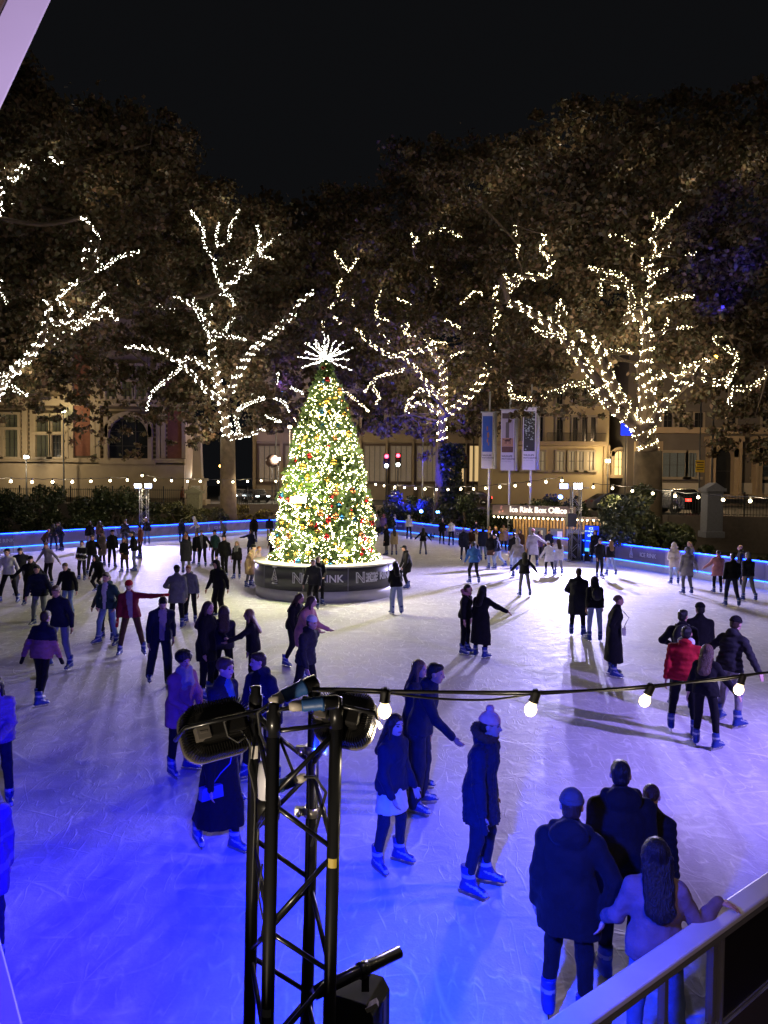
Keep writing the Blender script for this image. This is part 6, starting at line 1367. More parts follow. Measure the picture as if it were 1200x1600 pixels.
# lamp on an outrigger pipe low on the tower
def outrigger():
    a, b = atY(492, 1552, 2.72), atY(624, 1487, 2.95); o = empty('outrigger_pipe', a); tag(o, 'short black pipe clamped across the lower truss', 'pipe')
    q = MB(); d = b - a; q.tube([Vector((0, 0, 0)), d], .0245, 16); q.build('pipe', tb, o)
    q = MB(); M = d.normalized().to_track_quat('Z', 'Y').to_matrix(); q.lathe([(.0255, -.02), (.031, -.02), (.031, .02), (.0255, .02), (.0255, -.02)], c=d * .55, n=14, M=M, caps=False); q.box(d * .55 + Vector((.01, 0, -.05)), (.03, .03, .06)); q.build('hook_clamp', tb, o)
    p = atY(560, 1572, 2.88); s = empty('slung_lamp', p); tag(s, 'black box shaped lamp head slung under the outrigger pipe', 'lamp')
    Mz = Matrix.Rotation(R(-22), 3, 'Z'); q = MB(); q.prism([(-.1, -.2), (.1, -.2), (.1, .04), (.07, .085), (-.07, .085), (-.1, .04)], -.09, .09, Mz); q.build('housing', mat('housing_black'), s, .004)
    q = MB(); q.box(Mz @ Vector((.112, 0, -.02)), (.004, .03, .16), rot=Mz); q.box(Mz @ Vector((-.112, 0, -.02)), (.004, .03, .16), rot=Mz); q.build('yoke', edge_m, s); q = MB(); q.box(Vector((.055, -.1, .075)), (.05, .03, .018), rot=Matrix.Rotation(R(-30), 3, 'Y')); q.build('label_tag', plug_g, s)
outrigger()
# near festoon string
def near_string():
    pts = [(488, 1076, 2.72), (560, 1077, 2.76), (602, 1079, 2.82), (700, 1081, 2.95), (838, 1081, 3.12), (930, 1078, 3.32), (1017, 1071, 3.52), (1090, 1064, 3.75), (1160, 1055, 3.97), (1260, 1043, 4.3), (1420, 1022, 4.9)]
    W = catmull([atY(x, y, Y) for x, y, Y in pts], .06); o = empty('festoon_lights', W[0]); tag(o, 'near string of large glowing bulbs running right from the black truss', 'festoon lights')
    q = MB(); q.tube([w - W[0] for w in W], .0062, 7); q.tube([w - W[0] + Vector((0, .006, -.009 - .004 * math.sin(i * .5))) for i, w in enumerate(W)], .005, 6); q.build('cable', cable_m, o)
    q = MB(); lo = [atY(x, y, Y) for x, y, Y in ((605, 1083, 2.83), (690, 1092, 2.95), (770, 1093, 3.05), (838, 1083, 3.12))]; q.tube([w - W[0] for w in catmull(lo, .06)], .005, 6); q.build('cable', cable_m, o)
    gb = mat('near_bulb', (1, .95, .85), .25, noise=0, emit=(1, .74, .36), estr=2.6)
    for (x, y, Y, tilt) in ((602, 1081, 2.82, 2), (838, 1083, 3.12, 18), (1017, 1073, 3.52, 22), (1160, 1057, 3.97, 14), (1305, 1040, 4.5, 12)):
        p = atY(x, y, Y) - W[0]; M = Matrix.Rotation(R(tilt), 3, 'Y')
        q = MB(); q.lathe([(.018, .012), (.021, .0), (.02, -.03), (.023, -.038), (.016, -.042)], c=p, n=12, M=M); q.box(p + Vector((0, 0, .004)), (.012, .022, .026)); q.build('holder', cable_m, o)
        q = MB(); q.lathe([(.013, -.04), (.018, -.05), (.026, -.066), (.027, -.077), (.023, -.091), (.013, -.101), (.002, -.104)], c=p, n=18, M=M); q.build('bulb', gb, o)
        lamp('festoon_light', 'POINT', W[0] + p + M @ Vector((0, -.0, -.165)), 3.0, (1, .82, .55), radius=.035)
near_string()
# pale leaning frame of the marquee at the upper left
def marquee():
    Y = 2.3; pts = [(-180, 560), (82, -3), (170, -190), (95, -190), (8, -3), (-255, 560)]
    W = [atY(x, y, Y) for x, y in pts]; o = empty('marquee_frame', W[0]); tag(o, 'pale lilac leaning beam of a marquee in the upper left corner', 'beam')
    n = len(W); vs = [w - W[0] for w in W] + [w - W[0] + Vector((-.14, .12, 0)) for w in W]
    q = MB(); q.add(vs, [tuple(range(n)), tuple(reversed(range(n, 2 * n)))] + [(i, i + n, (i + 1) % n + n, (i + 1) % n) for i in range(n)]); q.build('beam', mat('beam_white', (.62, .56, .62), .5, noise=.1, nscale=3), o, .008)
    q = MB(); a, b = atY(-240, 500, Y - .03), atY(98, -200, Y - .03); q.tube([a - W[0], b - W[0]], .012, 6); q.build('edge_trim', mat('trim_brown', (.12, .08, .04), .5), o)
marquee()
# ------------------------------------------------------------------ rink floodlight out of view at the right, on its own tower
def side_tower():
    p = Vector((9.9, 8.3, 0)); o = empty('lamp_tower', p); tag(o, 'truss tower with a white floodlight beyond the right edge of the picture', 'lamp tower')
    for sx in (-.15, .15):
        for sy in (-.15, .15):
            q = MB(); q.tube([(sx, sy, 0), (sx, sy, 4.3)], .025, 8); q.build('chord', truss_m, o)
    q = MB(); 
    for k in range(10): q.tube([(-.15, -.15, k * .43), (.15, -.15, k * .43 + .43)], .012, 5); q.tube([(-.15, .15, k * .43), (-.15, -.15, k * .43 + .43)], .012, 5)
    q.build('bracing', truss_m, o); q = MB(); q.box((-.3, .1, 4.35), (.3, .3, .2)); q.build('floodlight', mat('housing_black'), o, .02)
    lamp('rink_flood', 'SPOT', p + Vector((-.55, .25, 4.3)), 3400, (.34, .25, 1), radius=.08, aim=(4.2, 11.5, 0), spot=90, blend=1.0)
side_tower()
# three unseen spots added round the viewer to brighten rail, truss and beam
lamp('rail_fill', 'SPOT', (1.2, .2, 4.9), 170, (1, .66, .66), radius=.15, aim=(2.5, 5.0, 1.0), spot=34, blend=.6)
lamp('truss_fill', 'SPOT', (-1.0, .7, 2.1), 230, (1, .82, .6), radius=.1, aim=(-.15, 2.7, 3.0), spot=38, blend=.5)
lamp('beam_fill', 'SPOT', (-.5, .5, 4.6), 150, (.74, .58, 1), radius=.1, aim=(-1.2, 2.3, 5.5), spot=50, blend=.6)
sun = lamp('sun', 'SUN', (0, -20, 30), .06, (1, .9, .78), aim=(0, 12, 0)); sun.data.angle = R(75)
def people():
    p = person
    HOLD = atY(945, 1432, 5.28); RAILP = atz(1122, 1409, 1.2)
    # far left bunch
    p(14, 942, 5, 'wide', 1.02, 's', 'wht', 'blk', 'sh', 'brn', 'ca', 'blk', 'man in white sweater and dark cap skating with legs apart')
    p(34, 931, 15, 'armsout', 1.0, 'j', 'dgr', 'gry', 'sh', 'blk', None, None, 'bearded man in charcoal jacket looking down behind the white sweater', hp=25)
    p(47, 946, 25, 'armsout', .98, 'j', 'blk', 'blk', 'sh', 'blk', 'ca', 'blk', 'man in black jacket and cap with an arm out beside the white sweater', over=dict(lean=20))
    p(77, 916, 345, 'armsout', 1.0, 's', 'wgr', 'blk', 'sh', 'lbr', None, None, 'man in light grey sweater holding one arm out', hp=15)
    p(62, 978, 10, 'glide', 1.03, 'p', 'nav', 'grb', 'sh', 'blk', None, None, 'man in navy padded jacket just behind the navy fleece and pale trousers', hp=10)
    p(93, 1044, 345, 'wide', 1.03, 'j', 'nav', 'grb', 'sh', 'lbr', None, None, 'fair haired man in navy fleece and pale grey blue trousers, looking down', hp=22, hy=10)
    p(107, 966, 350, 'glide', .98, 'j', 'blk', 'jea', 'bu', 'lbr', None, None, 'person in black hooded jacket and jeans looking down beside the navy fleece', hp=20)
    p(60, 1104, 165, 'step', 1.0, 'p', 'nav', 'blk', 'sh', 'brn', None, None, 'person seen from behind in navy and mauve colour block jacket and bright blue skates', band='mau', gloves='blk', over=dict(la=(-6, 22, 10, 24), lean=6))
    p(206, 1024, 15, 'reachl', 1.02, 'j', 'bur', 'brn', 'sh', 'brn', 'be', 'red', 'person in burgundy jacket and red beanie stretching one arm out', over=dict(la=(4, 82, 12, 88), ll=(14, 14, -4, 12), rl=(4, 12, -4, 10)), gloves='red', shirt='lil', hp=8)
    p(248, 1070, 28, 'step', 1.02, 'j', 'nav', 'nav', 'sh', 'blk', None, None, 'young man in dark navy suit and pale shirt striding with eyes down', shirt='lil', hp=30, loose=1.25, hood=False)
    p(168, 1008, 345, 'wide', 1.03, 'j', 'grn', 'jea', 'sh', 'brn', None, None, 'man in open dark green jacket, white shirt and blue jeans', shirt='wht', hp=8, over=dict(la=(-8, 26, 34, -14), ra=(-8, 26, 34, -14)))
    p(168, 999, 0, 'glide', 1.0, 'j', 'olv', 'dgr', 'sh', 'lbr', None, None, 'person in olive jacket mostly hidden behind the open green jacket')
    p(156, 925, 345, 'bend', .95, 'j', 'blk', 'blk', 'lo', 'blk', 'ho', 'blk', 'hooded person in fluffy black jacket crouching low on skates', over=dict(lean=28, ll=(45, 8, -40, 5), rl=(40, 8, -45, 6)), fur='blk')
    p(128, 907, 350, 'front', .97, 'j', 'blk', 'dgr', 'sh', 'blk', None, None, 'woman in black coat with broad white fur bands', fem=True, band='wht', stripes=True)
    p(143, 899, 30, 'pointl', 1.0, 'j', 'blk', 'dgr', 'sh', 'brn', None, None, 'man in black jacket just behind the white banded coat')
    p(160, 884, 330, 'phone', .98, 'k', 'kha', 'blk', 'wv', 'lbr', None, None, 'woman in long beige trench coat with dark shoulder strap', fem=True)
    p(175, 887, 40, 'stand', 1.03, 'j', 'blk', 'blk', 'sh', 'blk', 'ca', 'blk', 'tall man in black jacket right of the trench coat')
    p(195, 895, 350, 'front', .97, 'j', 'blk', 'dgr', 'lo', 'bln', None, None, 'blonde woman in black jacket and grey skinny trousers', fem=True, skirt='brn')
    p(211, 893, 300, 'front', 1.05, 'j', 'blk', 'grb', 'sh', 'blk', None, None, 'man in black bomber jacket and light grey jeans, side on')
    p(219, 873, 300, 'stand', 1.04, 'j', 'rus', 'dgr', 'sh', 'brn', None, None, 'man in rust brown jacket behind the black bomber jacket')
    p(230, 851, 0, 'stand', 1.0, 'j', 'blk', 'jea', 'sh', 'brn', None, None, 'person in black top and blue jeans standing at the left boards')
    p(195, 857, 30, 'stand', 1.02, 'j', 'dgr', 'dgr', 'sh', 'lbr', 'be', 'gry', 'person in grey jacket and grey woolly hat between trench coat and boards')
    p(68, 864, 130, 'bend', .86, 'j', 'brn', 'blk', 'sh', 'brn', 'be', 'pnk', 'small skater in pale pink hat and dark brown jacket bending towards the boards')
    p(84, 861, 200, 'bend', 1.0, 'j', 'dgr', 'nav', 'sh', 'blk', None, None, 'person in dark brown jacket leaning over the boards at far left')
    p(97, 861, 325, 'rail', 1.02, 'j', 'nav', 'nav', 'sh', 'brn', None, None, 'person in dark blue jacket leaning back on the boards at far left', over=dict(lean=14))
    p(141, 862, 200, 'stand', 1.03, 'j', 'blk', 'lil', 'sh', 'lbr', None, None, 'person in black jacket and pale trousers facing the left boards')
    p(156, 858, 180, 'stand', .95, 'j', 'brn', 'blk', 'lo', 'brn', None, None, 'long haired person in dark brown top at the left boards')
    p(284, 849, 170, 'stand', 1.0, 't', 'nav', 'nav', 'bo', 'blk', None, None, 'person in dark navy coat facing the boards, seen from behind', fem=True)
    p(309, 845, 275, 'rail', 1.02, 'j', 'wht', 'gry', 'sh', 'brn', 'ho', 'wht', 'person in bright white hoodie holding the boards')
    p(294, 890, 350, 'stand', .95, 't', 'dgr', 'gry', 'lo', 'lbr', None, None, 'long haired woman in charcoal jacket behind the dark green long coat', fem=True, pos=atz(291, 880))
    p(291, 896, 200, 'stand', 1.0, 'k', 'dgr', 'gry', 'sh', 'gin', None, None, 'person in long charcoal green coat with turned back', hy=-60)
    p(307, 881, 350, 'stand', .97, 't', 'blk', 'grb', 'lo', 'bln', None, None, 'blonde woman in black coat holding the arm of a man in black', fem=True)
    p(316, 886, 0, 'handl', 1.03, 'j', 'blk', 'blk', 'sh', 'brn', None, None, 'man in black jacket beside the blonde woman, one hand on hip', shirt='gry')
    p(352, 850, 300, 'bend', .97, 'j', 'gry', 'blk', 'sh', 'brn', 'ho', 'wgr', 'person in grey hoodie bending down beside the boards')
    p(336, 885, 335, 'handl', 1.02, 'j', 'grn', 'dgr', 'sh', 'blk', 'ca', 'blk', 'man in grey green jacket and dark cap')
    p(352, 903, 345, 'step', 1.03, 'j', 'blk', 'blk', 'sh', 'blk', 'ca', 'blk', 'man in black jacket and black cap gliding beside the checked scarf')
    p(370, 905, 345, 'stand', .97, 'j', 'blk', 'blk', 'lo', 'bln', None, None, 'blonde woman in black with a long pale scarf', fem=True, scarf='gry')
    p(342, 965, 340, 'glide', 1.04, 'j', 'blk', 'blk', 'sh', 'blk', 'ho', 'blk', 'hooded man all in black with hands loose, skating alone', hp=15, loose=1.3)
    p(276, 982, 190, 'hug', 1.0, 't', 'gry', 'blk', 'sh', 'blk', 'be', 'blk', 'person in grey wool coat and black beanie seen from behind', loose=1.1)
    p(298, 973, 350, 'stand', .98, 'j', 'gry', 'blk', 'sh', 'gin', None, None, 'person in grey jacket with black sleeves linked with the grey wool coat', hp=12)
    p(322, 1092, 75, 'hug', 1.07, 't', 'blk', 'blk', 'lo', 'brn', None, None, 'long haired woman in black leather coat laughing with a friend', fem=True, hy=-10)
    p(350, 1085, 195, 'front', 1.0, 'j', 'dgr', 'blk', 'lo', 'brn', None, None, 'dark haired woman in charcoal denim jacket seen from behind', fem=True)
    p(396, 1085, 285, 'pointl', 1.0, 'j', 'blk', 'blk', 'lo', 'bln', None, None, 'blonde woman in black jacket reaching towards her friends', fem=True)
    i = p(281, 1208, 55, 'hug', 1.0, 't', 'mau', 'blk', 'af', 'blk', None, None, 'woman with fluffy black hair in mauve coat and grey fur scarf', fem=True, scarf='wgr', over=dict(la=(26, 14, 66, -30), ra=(26, 14, 66, -30)))
    p(347, 1262, 70, 'stand', 1.06, 'j', 'nav', 'nav', 'wv', 'lbr', None, None, 'fair haired man in navy quilted jacket behind the finned floodlight', shirt='blu')
    i = p(337, 1325, 40, 'step', 1.0, 'l', 'blk', 'blk', 'bo', 'blk', None, None, 'woman in long black coat passing behind the truss tower', fem=True, over=dict(lean=14))
    handbag(i, 1, (.26, .09, .14), mat('bag_blue', (.05, .07, .3), .4), 'small blue shoulder bag hanging on the long black coat', front=.2, drop=.12)
    i = p(408, 1225, 325, 'wide', 1.05, 'j', 'nav', 'blk', 'sh', 'brn', None, None, 'man in open navy jacket over a black hoodie with white chest print', shirt='blk', hy=-28, over=dict(lean=4))
    chest_print(i)
    p(2, 1230, 20, 'front', 1.0, 'p', 'puf', 'nav', 'lo', 'blk', None, None, 'dark haired person in shiny lilac puffer jacket cut by the frame edge', fem=True, gloves='puf', pos=atz(-6, 1258))
    p(0, 1455, 30, 'step', 1.0, 't', 'pur', 'nav', 'lo', 'blk', None, None, 'person in checked winter coat half outside the frame at lower left', fem=True, band='lil', stripes=True, pos=atz(-34, 1505))
    # round the christmas tree
    p(490, 951, 350, 'bend', 1.02, 'j', 'dgr', 'blk', 'sh', 'blk', None, None, 'man in dark denim jacket bending forward by the tree stand', over=dict(lean=20, hp=20))
    p(497, 946, 20, 'front', .95, 't', 'blk', 'blk', 'lo', 'blk', None, None, 'person in black holding a paper cup beside the tree stand')
    p(457, 1040, 60, 'bend', 1.0, 'j', 'blk', 'blk', 'lo', 'brn', None, None, 'long haired woman in black jacket leaning forward right of the tower top', fem=True, over=dict(lean=16), hp=12)
    p(474, 1062, 70, 'phone', .97, 't', 'pnk', 'dgr', 'lo', 'brn', None, None, 'person in beige pink jacket holding out a phone', over=dict(lean=14, la=(40, 8, 92, 0), ra=(40, 8, 92, 0)))
    p(470, 1112, 60, 'step', .98, 'p', 'dgr', 'blk', 'sh', 'blk', 'be', 'wht', 'person in white and black beanie and dark padded coat moving fast', over=dict(lean=14))
    p(620, 960, 200, 'front', .98, 'j', 'blk', 'ljn', 'lo', 'blk', None, None, 'woman in black jacket and pale loose jeans seen from behind by the tree stand', fem=True, loose=1.35)
    p(637, 920, 285, 'bend', 1.03, 't', 'blk', 'blk', 'sh', 'blk', 'ca', 'blk', 'man in long black coat and flat cap leaning on the tree stand', over=dict(lean=16))
    p(604, 868, 250, 'stand', 1.02, 'k', 'blk', 'gry', 'sh', 'brn', None, None, 'man in dark overcoat beside a beige coat behind the tree')
    p(616, 868, 190, 'stand', .95, 't', 'bei', 'lil', 'lo', 'brn', None, None, 'woman in beige coat with long brown hair right of the tree', fem=True)
    p(588, 838, 20, 'stand', 1.0, 't', 'gry', 'blk', 'sh', 'gry', None, None, 'person in grey coat partly behind the tree edge')
    p(599, 836, 200, 'stand', .97, 't', 'pur', 'nav', 'lo', 'brn', 'ho', 'mau', 'person in purple hooded coat at the far boards')
    p(616, 835, 60, 'stand', .97, 't', 'wht', 'jea', 'sh', 'brn', 'be', 'wht', 'person in pale coat and white hat at the far boards')
    p(639, 843, 160, 'stand', 1.04, 'j', 'wht', 'blk', 'sh', 'brn', 'ho', 'wht', 'person in white hoodie and black trousers at the far boards')
    p(661, 867, 170, 'armsout', .98, 'j', 'blk', 'gry', 'lo', 'blk', None, None, 'woman in black jacket skating away with arms out', fem=True)
    p(690, 851, 10, 'stand', .98, 'j', 'blk', 'blk', 'sh', 'blk', None, None, 'person all in black standing by the boards near a white sweater')
    p(705, 853, 190, 'stand', 1.05, 's', 'wht', 'nav', 'sh', 'brn', None, None, 'man in white sweater and navy trousers leaning on the far boards')
    p(725, 876, 180, 'stand', 1.0, 't', 'nav', 'nav', 'sh', 'wht' if False else 'gry', 'be', 'cre', 'person in dark coat and cream beanie at the left end of the crowd')
    p(734, 874, 0, 'front', .97, 'j', 'brn', 'blk', 'sh', 'blk', None, None, 'person in brown jacket facing out of the crowd')
    p(744, 868, 200, 'stand', .97, 't', 'cre', 'nav', 'bo', 'bln', 'he', 'wht', 'person in cream coat with white earmuffs in the crowd', fem=True)
    p(755, 876, 190, 'stand', 1.05, 't', 'nav', 'jea', 'sh', 'blk', None, None, 'tall man in navy coat with turned back in the crowd')
    p(764, 864, 30, 'stand', .95, 'j', 'tan', 'blk', 'wv', 'bln', None, None, 'curly blonde person in tan jacket at the boards', fem=True)
    p(774, 865, 330, 'stand', .97, 'j', 'blk', 'blk', 'lo', 'bln', None, None, 'woman with very long pale blonde hair at the boards', fem=True)
    p(768, 889, 200, 'front', 1.0, 'j', 'blk', 'ljn', 'sh', 'blk', None, None, 'person in black jacket and pale jeans left of a striding skater', skirt='brn')
    p(782, 889, 265, 'stride', 1.03, 'j', 'nav', 'ljn', 'sh', 'blk', None, None, 'man in navy jacket and pale blue jeans kicking one skate back')
    p(741, 912, 195, 'bend', 1.02, 'j', 'blu', 'blk', 'sh', 'blk', None, None, 'man in bright blue jacket and black trousers leaning to one side', over=dict(lean=14, side=-5))
    p(803, 877, 160, 'stand', 1.0, 'p', 'lil', 'blk', 'sh', 'brn', 'be', 'blu', 'person in shiny pale blue jacket in the crowd by the boards')
    p(812, 876, 340, 'stand', 1.0, 'j', 'brn', 'blk', 'lo', 'brn', None, None, 'brown haired person right of the shiny pale blue jacket', fem=True)
    p(833, 885, 165, 'reachr', 1.06, 'k', 'wgr', 'nav', 'sh', 'lbr', 'be', 'pnk', 'tall person in long pale grey coat with outstretched arm', over=dict(ra=(30, 50, 34, 54)))
    p(803, 892, 170, 'stand', 1.02, 'j', 'blk', 'ljn', 'sh', 'blk', None, None, 'person in black jacket and pale jeans behind the grey hooded top')
    p(809, 903, 185, 'glide', 1.0, 'j', 'wgr', 'ljn', 'sh', 'brn', 'ho', 'wgr', 'person in pale grey hooded top just behind the black top and grey jeans')
    p(820, 932, 178, 'armsout', 1.0, 'j', 'blk', 'gry', 'lo', 'blk', None, None, 'woman in black top and grey jeans skating away, arms spread', fem=True, over=dict(lean=4, ll=(6, 7, -4, 6), rl=(4, 9, -4, 8)))
    p(842, 872, 30, 'stand', .97, 't', 'pur', 'nav', 'lo', 'brn', 'be', 'lil', 'person in purple coat and lilac hat by the box office boards', fem=True)
    p(856, 876, 20, 'front', .97, 't', 'nav', 'jea', 'sh', 'blk', None, None, 'person in dark navy coat behind the white jackets')
    p(863, 866, 30, 'stand', .95, 'j', 'mau', 'blk', 'lo', 'gin', None, None, 'auburn haired person in mauve jacket at the boards', fem=True)
    p(859, 899, 195, 'reachl', .96, 't', 'wht', 'blk', 'sh', 'bln', 'be', 'wht', 'woman in white jacket, white hat and black leggings holding an arm out', fem=True, over=dict(la=(16, 38, 20, 40)))
    p(873, 898, 190, 'handl', 1.0, 't', 'wht', 'gry', 'lo', 'brn', None, None, 'woman in white jacket with long brown hair hanging down the back', fem=True)
    # right side
    p(929, 880, 340, 'stand', 1.03, 'k', 'blk', 'blk', 'lo', 'blk', None, None, 'dark haired woman in long black coat in front of the blue screen', fem=True)
    p(936, 903, 20, 'stand', 1.0, 'j', 'blk', 'blk', 'sh', 'brn', 'ca', 'gry', 'person in black jacket with pale stripe and patterned cap', hp=20)
    p(955, 900, 190, 'step', 1.0, 'j', 'blk', 'ljn', 'lo', 'bln', None, None, 'blonde woman in black jacket and white jeans seen from behind', fem=True)
    p(902, 994, 150, 'hug', 1.06, 'k', 'dgr', 'blk', 'sh', 'brn', None, None, 'bearded man in long charcoal coat beside a woman with a backpack', hy=25)
    i = p(929, 1003, 180, 'stand', 1.0, 'j', 'blk', 'ljn', 'lo', 'blk', None, None, 'woman in black jacket and pale blue jeans wearing a backpack', fem=True)
    backpack(i, 'small black backpack worn over the black jacket and pale jeans')
    i = p(957, 1057, 75, 'pockets', 1.02, 'l', 'blk', 'nav', 'bu', 'lbr', None, None, 'woman in long black coat with hair tied back, standing alone', fem=True, over=dict(lean=5))
    handbag(i, 1, (.2, .07, .16), mat('bag_cream', (.55, .52, .4), .5), 'small cream crossbody bag on the lone long black coat', front=.2, drop=-.06)
    i = p(726, 1022, 60, 'stand', .98, 'j', 'blk', 'blk', 'bu', 'blk', None, None, 'woman in black with a pale shearling collar and a handbag', fem=True, fur='pnk')
    handbag(i, -1, (.3, .12, .22), mat('bag_mauve', (.32, .2, .26), .5), 'mauve shoulder bag carried by the shearling collar', front=.05, drop=-.05)
    p(750, 1028, 140, 'point', 1.0, 'l', 'blk', 'blk', 'lo', 'blk', None, None, 'woman in full length black coat pointing to one side', fem=True, over=dict(ra=(30, 60, 40, 66)))
    p(1054, 913, 185, 'front', .97, 't', 'cre', 'ljn', 'sh', 'brn', 'ho', 'cre', 'person in fluffy cream hooded coat, seen from behind', fur='cre')
    p(1074, 929, 190, 'handr', 1.02, 't', 'wgr', 'gry', 'sh', 'gry', 'ho', 'gry', 'person in grey hooded jacket and grey trousers next to the cream coat', over=dict(lean=4))
    p(1121, 927, 175, 'stand', .98, 't', 'pnk', 'blk', 'bu', 'brn', None, None, 'woman in dusty pink coat with small brown bag at her side', fem=True, over=dict(la=(6, 40, 12, 50)))
    p(1144, 949, 170, 'step', 1.02, 'j', 'blk', 'nav', 'sh', 'blk', None, None, 'man in black jacket walking away holding hands near a pale beanie')
    p(1171, 940, 190, 'step', 1.0, 'j', 'dgr', 'gry', 'sh', 'gry', 'be', 'wgr', 'person in dark jacket, grey trousers and pale beanie beside the right boards', over=dict(lean=10))
    # people standing outside the boards
    p(1079, 866, 280, 'stand', 1.0, 't', 'gry', 'dgr', 'lo', 'bln', None, None, 'blonde spectator in grey coat standing behind the right boards', fem=True, skates=False, pos=Vector((atY(1079, 866, 33.5).x, 33.5, 0)), over=dict(lean=8))
    p(1158, 872, 250, 'stand', 1.0, 't', 'dgr', 'dgr', 'ba', 'brn', None, None, 'bald spectator in dark coat standing behind the right boards', skates=False, pos=Vector((atY(1158, 873, 31).x, 31.0, 0)))
    p(790, 850, 350, 'stand', 1.0, 't', 'tan', 'dgr', 'wv', 'brn', None, None, 'brown haired spectator behind the boards below the banners', skates=False, pos=Vector((atY(787, 850, 46.8).x, 46.8, 0)))
    p(744, 838, 350, 'stand', 1.0, 't', 'blk', 'dgr', 'sh', 'lbr', None, None, 'spectator in black in the shadow behind the far boards', skates=False, pos=Vector((atY(744, 838, 50.5).x, 50.5, 0)))
    # left of the tree
    p(397, 848, 190, 'stand', 1.03, 't', 'blk', 'blk', 'sh', 'brn', None, None, 'person in black coat at the far boards left of the tree')
    p(421, 846, 180, 'stand', 1.0, 'j', 'nav', 'kha', 'sh', 'gry', None, None, 'person in navy jacket and khaki trousers at the far boards left of the tree')
    p(392, 873, 340, 'reachr', .97, 't', 'nav', 'blk', 'bo', 'blk', None, None, 'dark haired woman in navy coat gliding past the tree', fem=True)
    p(426, 880, 250, 'point', 1.0, 'j', 'blk', 'blk', 'sh', 'blk', None, None, 'person in black reaching an arm out behind the tree stand', over=dict(ra=(10, 74, 12, 80)))
    p(388, 918, 80, 'rail', .97, 'k', 'tan', 'gry', 'sh', 'blk', 'be', 'blk', 'person in tan coat leaning against the tree stand', over=dict(lean=14), scarf='bei')
    p(397, 912, 70, 'rail', .95, 't', 'bei', 'dgr', 'bu', 'gin', None, None, 'auburn haired person in sandy coat reading a phone on the tree stand', fem=True, over=dict(lean=24))
    # the group of five under the bulbs
    i = p(1065, 1108, 160, 'hug', 1.03, 'j', 'blk', 'blk', 'sh', 'blk', None, None, 'dark haired man in black jacket carrying a black rucksack', hy=-30)
    backpack(i, 'large black rucksack on the dark haired man', big=1.25)
    p(1092, 1088, 170, 'stand', 1.04, 'j', 'blk', 'blk', 'sh', 'blk', 'be', 'blk', 'man in black jacket and black beanie at the back of the group')
    p(1066, 1148, 150, 'step', 1.0, 'p', 'red', 'blk', 'sh', 'blk', None, None, 'skater in bright red puffer jacket with white collar', scarf='wht', over=dict(lean=12, ll=(18, 8, -8, 6), rl=(4, 8, -10, 6)), wide_=1.1)
    p(1103, 1168, 140, 'handr', .97, 'j', 'blk', 'blk', 'lo', 'lbr', None, None, 'long haired woman in black jacket and leggings in front of the red puffer', fem=True, over=dict(ra=(18, 36, 30, 34), lean=8, la=(6, 20, 10, 14)))
    p(1137, 1132, 120, 'armsout', 1.04, 'p', 'dgr', 'wgr', 'sh', 'brn', 'be', 'blk', 'man in dark quilted jacket, pale trousers and black beanie with arms spread', over=dict(la=(20, 50, 24, 50), ra=(-6, 40, 10, 34), lean=16))
    # the blue lit ones near the tower
    p(648, 1236, 60, 'stand', 1.03, 'k', 'nav', 'nav', 'lo', 'lbr', None, None, 'tall woman with long fair hair in dark coat behind the man reaching out', fem=True)
    p(652, 1264, 75, 'point', 1.03, 'j', 'nav', 'nav', 'sh', 'blk', None, None, 'man in navy jacket reaching one arm forward', over=dict(lean=14, ra=(44, 12, 66, 4)), loose=1.3)
    p(606, 1354, 50, 'front', .98, 'j', 'nav', 'nav', 'lo', 'brn', None, None, 'young skater in dark jacket with white shirt tail under the first bulb', fem=True, over=dict(lean=5, la=(8, 14, 40, 0), ra=(8, 14, 40, 0)), skirt='wht')
    p(744, 1390, 60, 'handr', 1.02, 't', 'nav', 'nav', 'sh', 'brn', 'pp', 'crl', 'person in pale pink bobble hat and blue parka with fur collar', over=dict(lean=4, ra=(16, 20, 24, 16)), fur='brn', gloves='nav')
    # foreground four
    p(884, 1602, 158, 'handr', .99, 't', 'blk', 'blk', 'sh', 'brn', 'be', 'chr', 'man in dark parka and grey beanie holding a hand', hood='big', over=dict(lean=6, ra=(14, 24, 26, 16), tr=HOLD, exact=1, ll=(14, 5, -10, 4), rl=(2, 4, -8, 3)), hy=8)
    p(973, 1530, 175, 'stand', .99, 't', 'blk', 'blk', 'sh', 'blk', None, None, 'broad man with short black hair in big black coat ahead of the parka', hood='big', wide_=1.12, over=dict(lean=10))
    p(1013, 1502, 150, 'hug', .9, 'p', 'blk', 'blk', 'bu', 'brn', None, None, 'person in black puffer jacket tucked beside the broad man in black', fem=True)
    p(1026, 1686, 170, 'handl', .97, 'j', 'grm', 'jea', 'lo', 'blk', None, None, 'woman with very long black hair in fluffy lilac sweater holding the rail', fem=True, fine_hands=True, vox=.0085, over=dict(exact=1, lean=9, la=(6, 36, 18, 26), ra=(-14, 20, 74, 40), tl=HOLD, tr=RAILP, trh=(.86, -.3, -.13)), fur=None)
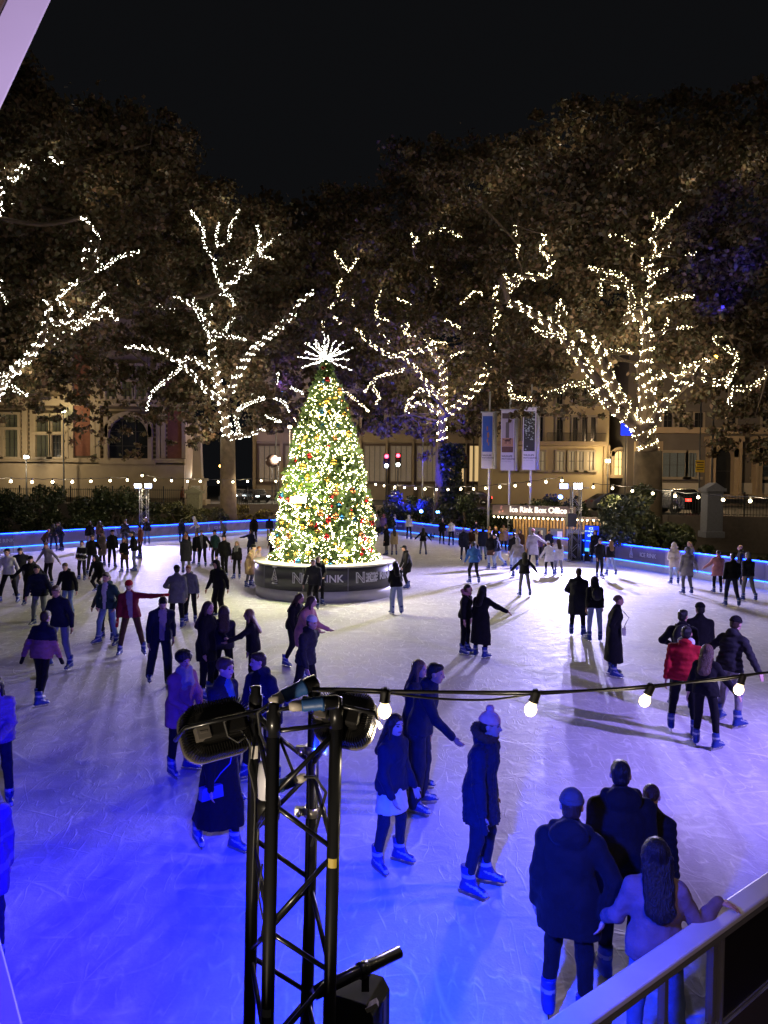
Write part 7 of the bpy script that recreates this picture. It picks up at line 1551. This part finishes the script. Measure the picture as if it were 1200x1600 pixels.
def backpack(i, label, big=1.):
    T = i['T']; c = i['chest'] + T @ V3(0, -.2, -.02)
    pr = [ell(c, (.135 * big, .07 * big, .18 * big), T, .03), ell(c + T @ V3(0, -.055, -.06), (.1 * big, .04, .09 * big), T, .02)]
    o = sdf_obj('backpack', pr, .014, [mat('bag_black', (.012, .012, .015), .6, bump=.2)])
    o.location = i['base']; o.rotation_euler = (0, 0, i['yaw']); o.scale = (i['S'],) * 3
    tag(o, label, 'backpack')
    for sd in (-1, 1):
        mb = MB(); n_ = i['neck']; mb.tube([c + T @ V3(sd * .08, .05, .14), n_ + T @ V3(sd * .11, -.06, .0), n_ + T @ V3(sd * .12, .08, -.05), i['chest'] + T @ V3(sd * .14, .15, -.02), c + T @ V3(sd * .13, .06, -.14)], .018, 6)
        mb.build('strap', mat('bag_black'), o)
def chest_print(i):
    me = i['coat'].data
    bv = BVHTree.FromPolygons([v.co for v in me.vertices], [tuple(p.vertices) for p in me.polygons])
    T = i['T']; c = i['chest']
    m_ = mat('print_white', (.75, .75, .75), .6, noise=0)
    def project(me2):
        for v in me2.vertices:
            q = Vector(c + T @ V3(-v.co.x, .4, v.co.y)); d = Vector(T @ V3(0, -1, 0))
            h = bv.ray_cast(q, d)
            v.co = (h[0] if h[0] else q + d * .23) - d * .004
    # a tick-shaped sweep over a line of capitals (seen from the front: x to the viewer's right)
    up = [(-.105, .03), (-.098, .06), (-.085, .035), (-.07, .03), (-.04, .036), (.0, .052), (.05, .073), (.105, .1)]
    dn = [(-.105, .03), (-.103, .005), (-.09, -.008), (-.07, -.008), (-.04, .0), (.0, .022), (.05, .055), (.105, .1)]
    n = len(up); vs = [(x, z - .02, 0) for x, z in up] + [(x, z - .02, 0) for x, z in dn]
    m1 = bpy.data.meshes.new('tick'); m1.from_pydata(vs, [], [(i_, n + i_, n + i_ + 1, i_ + 1) for i_ in range(n - 1)]); m1.update(); project(m1)
    link('chest_print', m1, m_, i['coat'])
    m2 = text_mesh('NEW YORK', .062, 0, .002)
    for v in m2.vertices: v.co.x *= .8; v.co.y -= .07
    project(m2); link('lettering', m2, m_, i['coat'])
people()
w = bpy.data.worlds.new('World'); scene.world = w; w.use_nodes = True
bg = w.node_tree.nodes['Background']; bg.inputs['Color'].default_value = (.0034, .0036, .0042, 1); bg.inputs['Strength'].default_value = 1.0
vs = scene.view_settings; vs.view_transform = 'Standard'; vs.look = 'None'; vs.exposure = .25; vs.gamma = 1
cy = scene.cycles; cy.max_bounces = 5; cy.diffuse_bounces = 2; cy.glossy_bounces = 2; cy.transmission_bounces = 4; cy.transparent_max_bounces = 6
cy.sample_clamp_indirect = 3; cy.sample_clamp_direct = 0; cy.use_denoising = True; cy.caustics_reflective = False; cy.caustics_refractive = False
cy.use_light_tree = True; cy.blur_glossy = 1.0
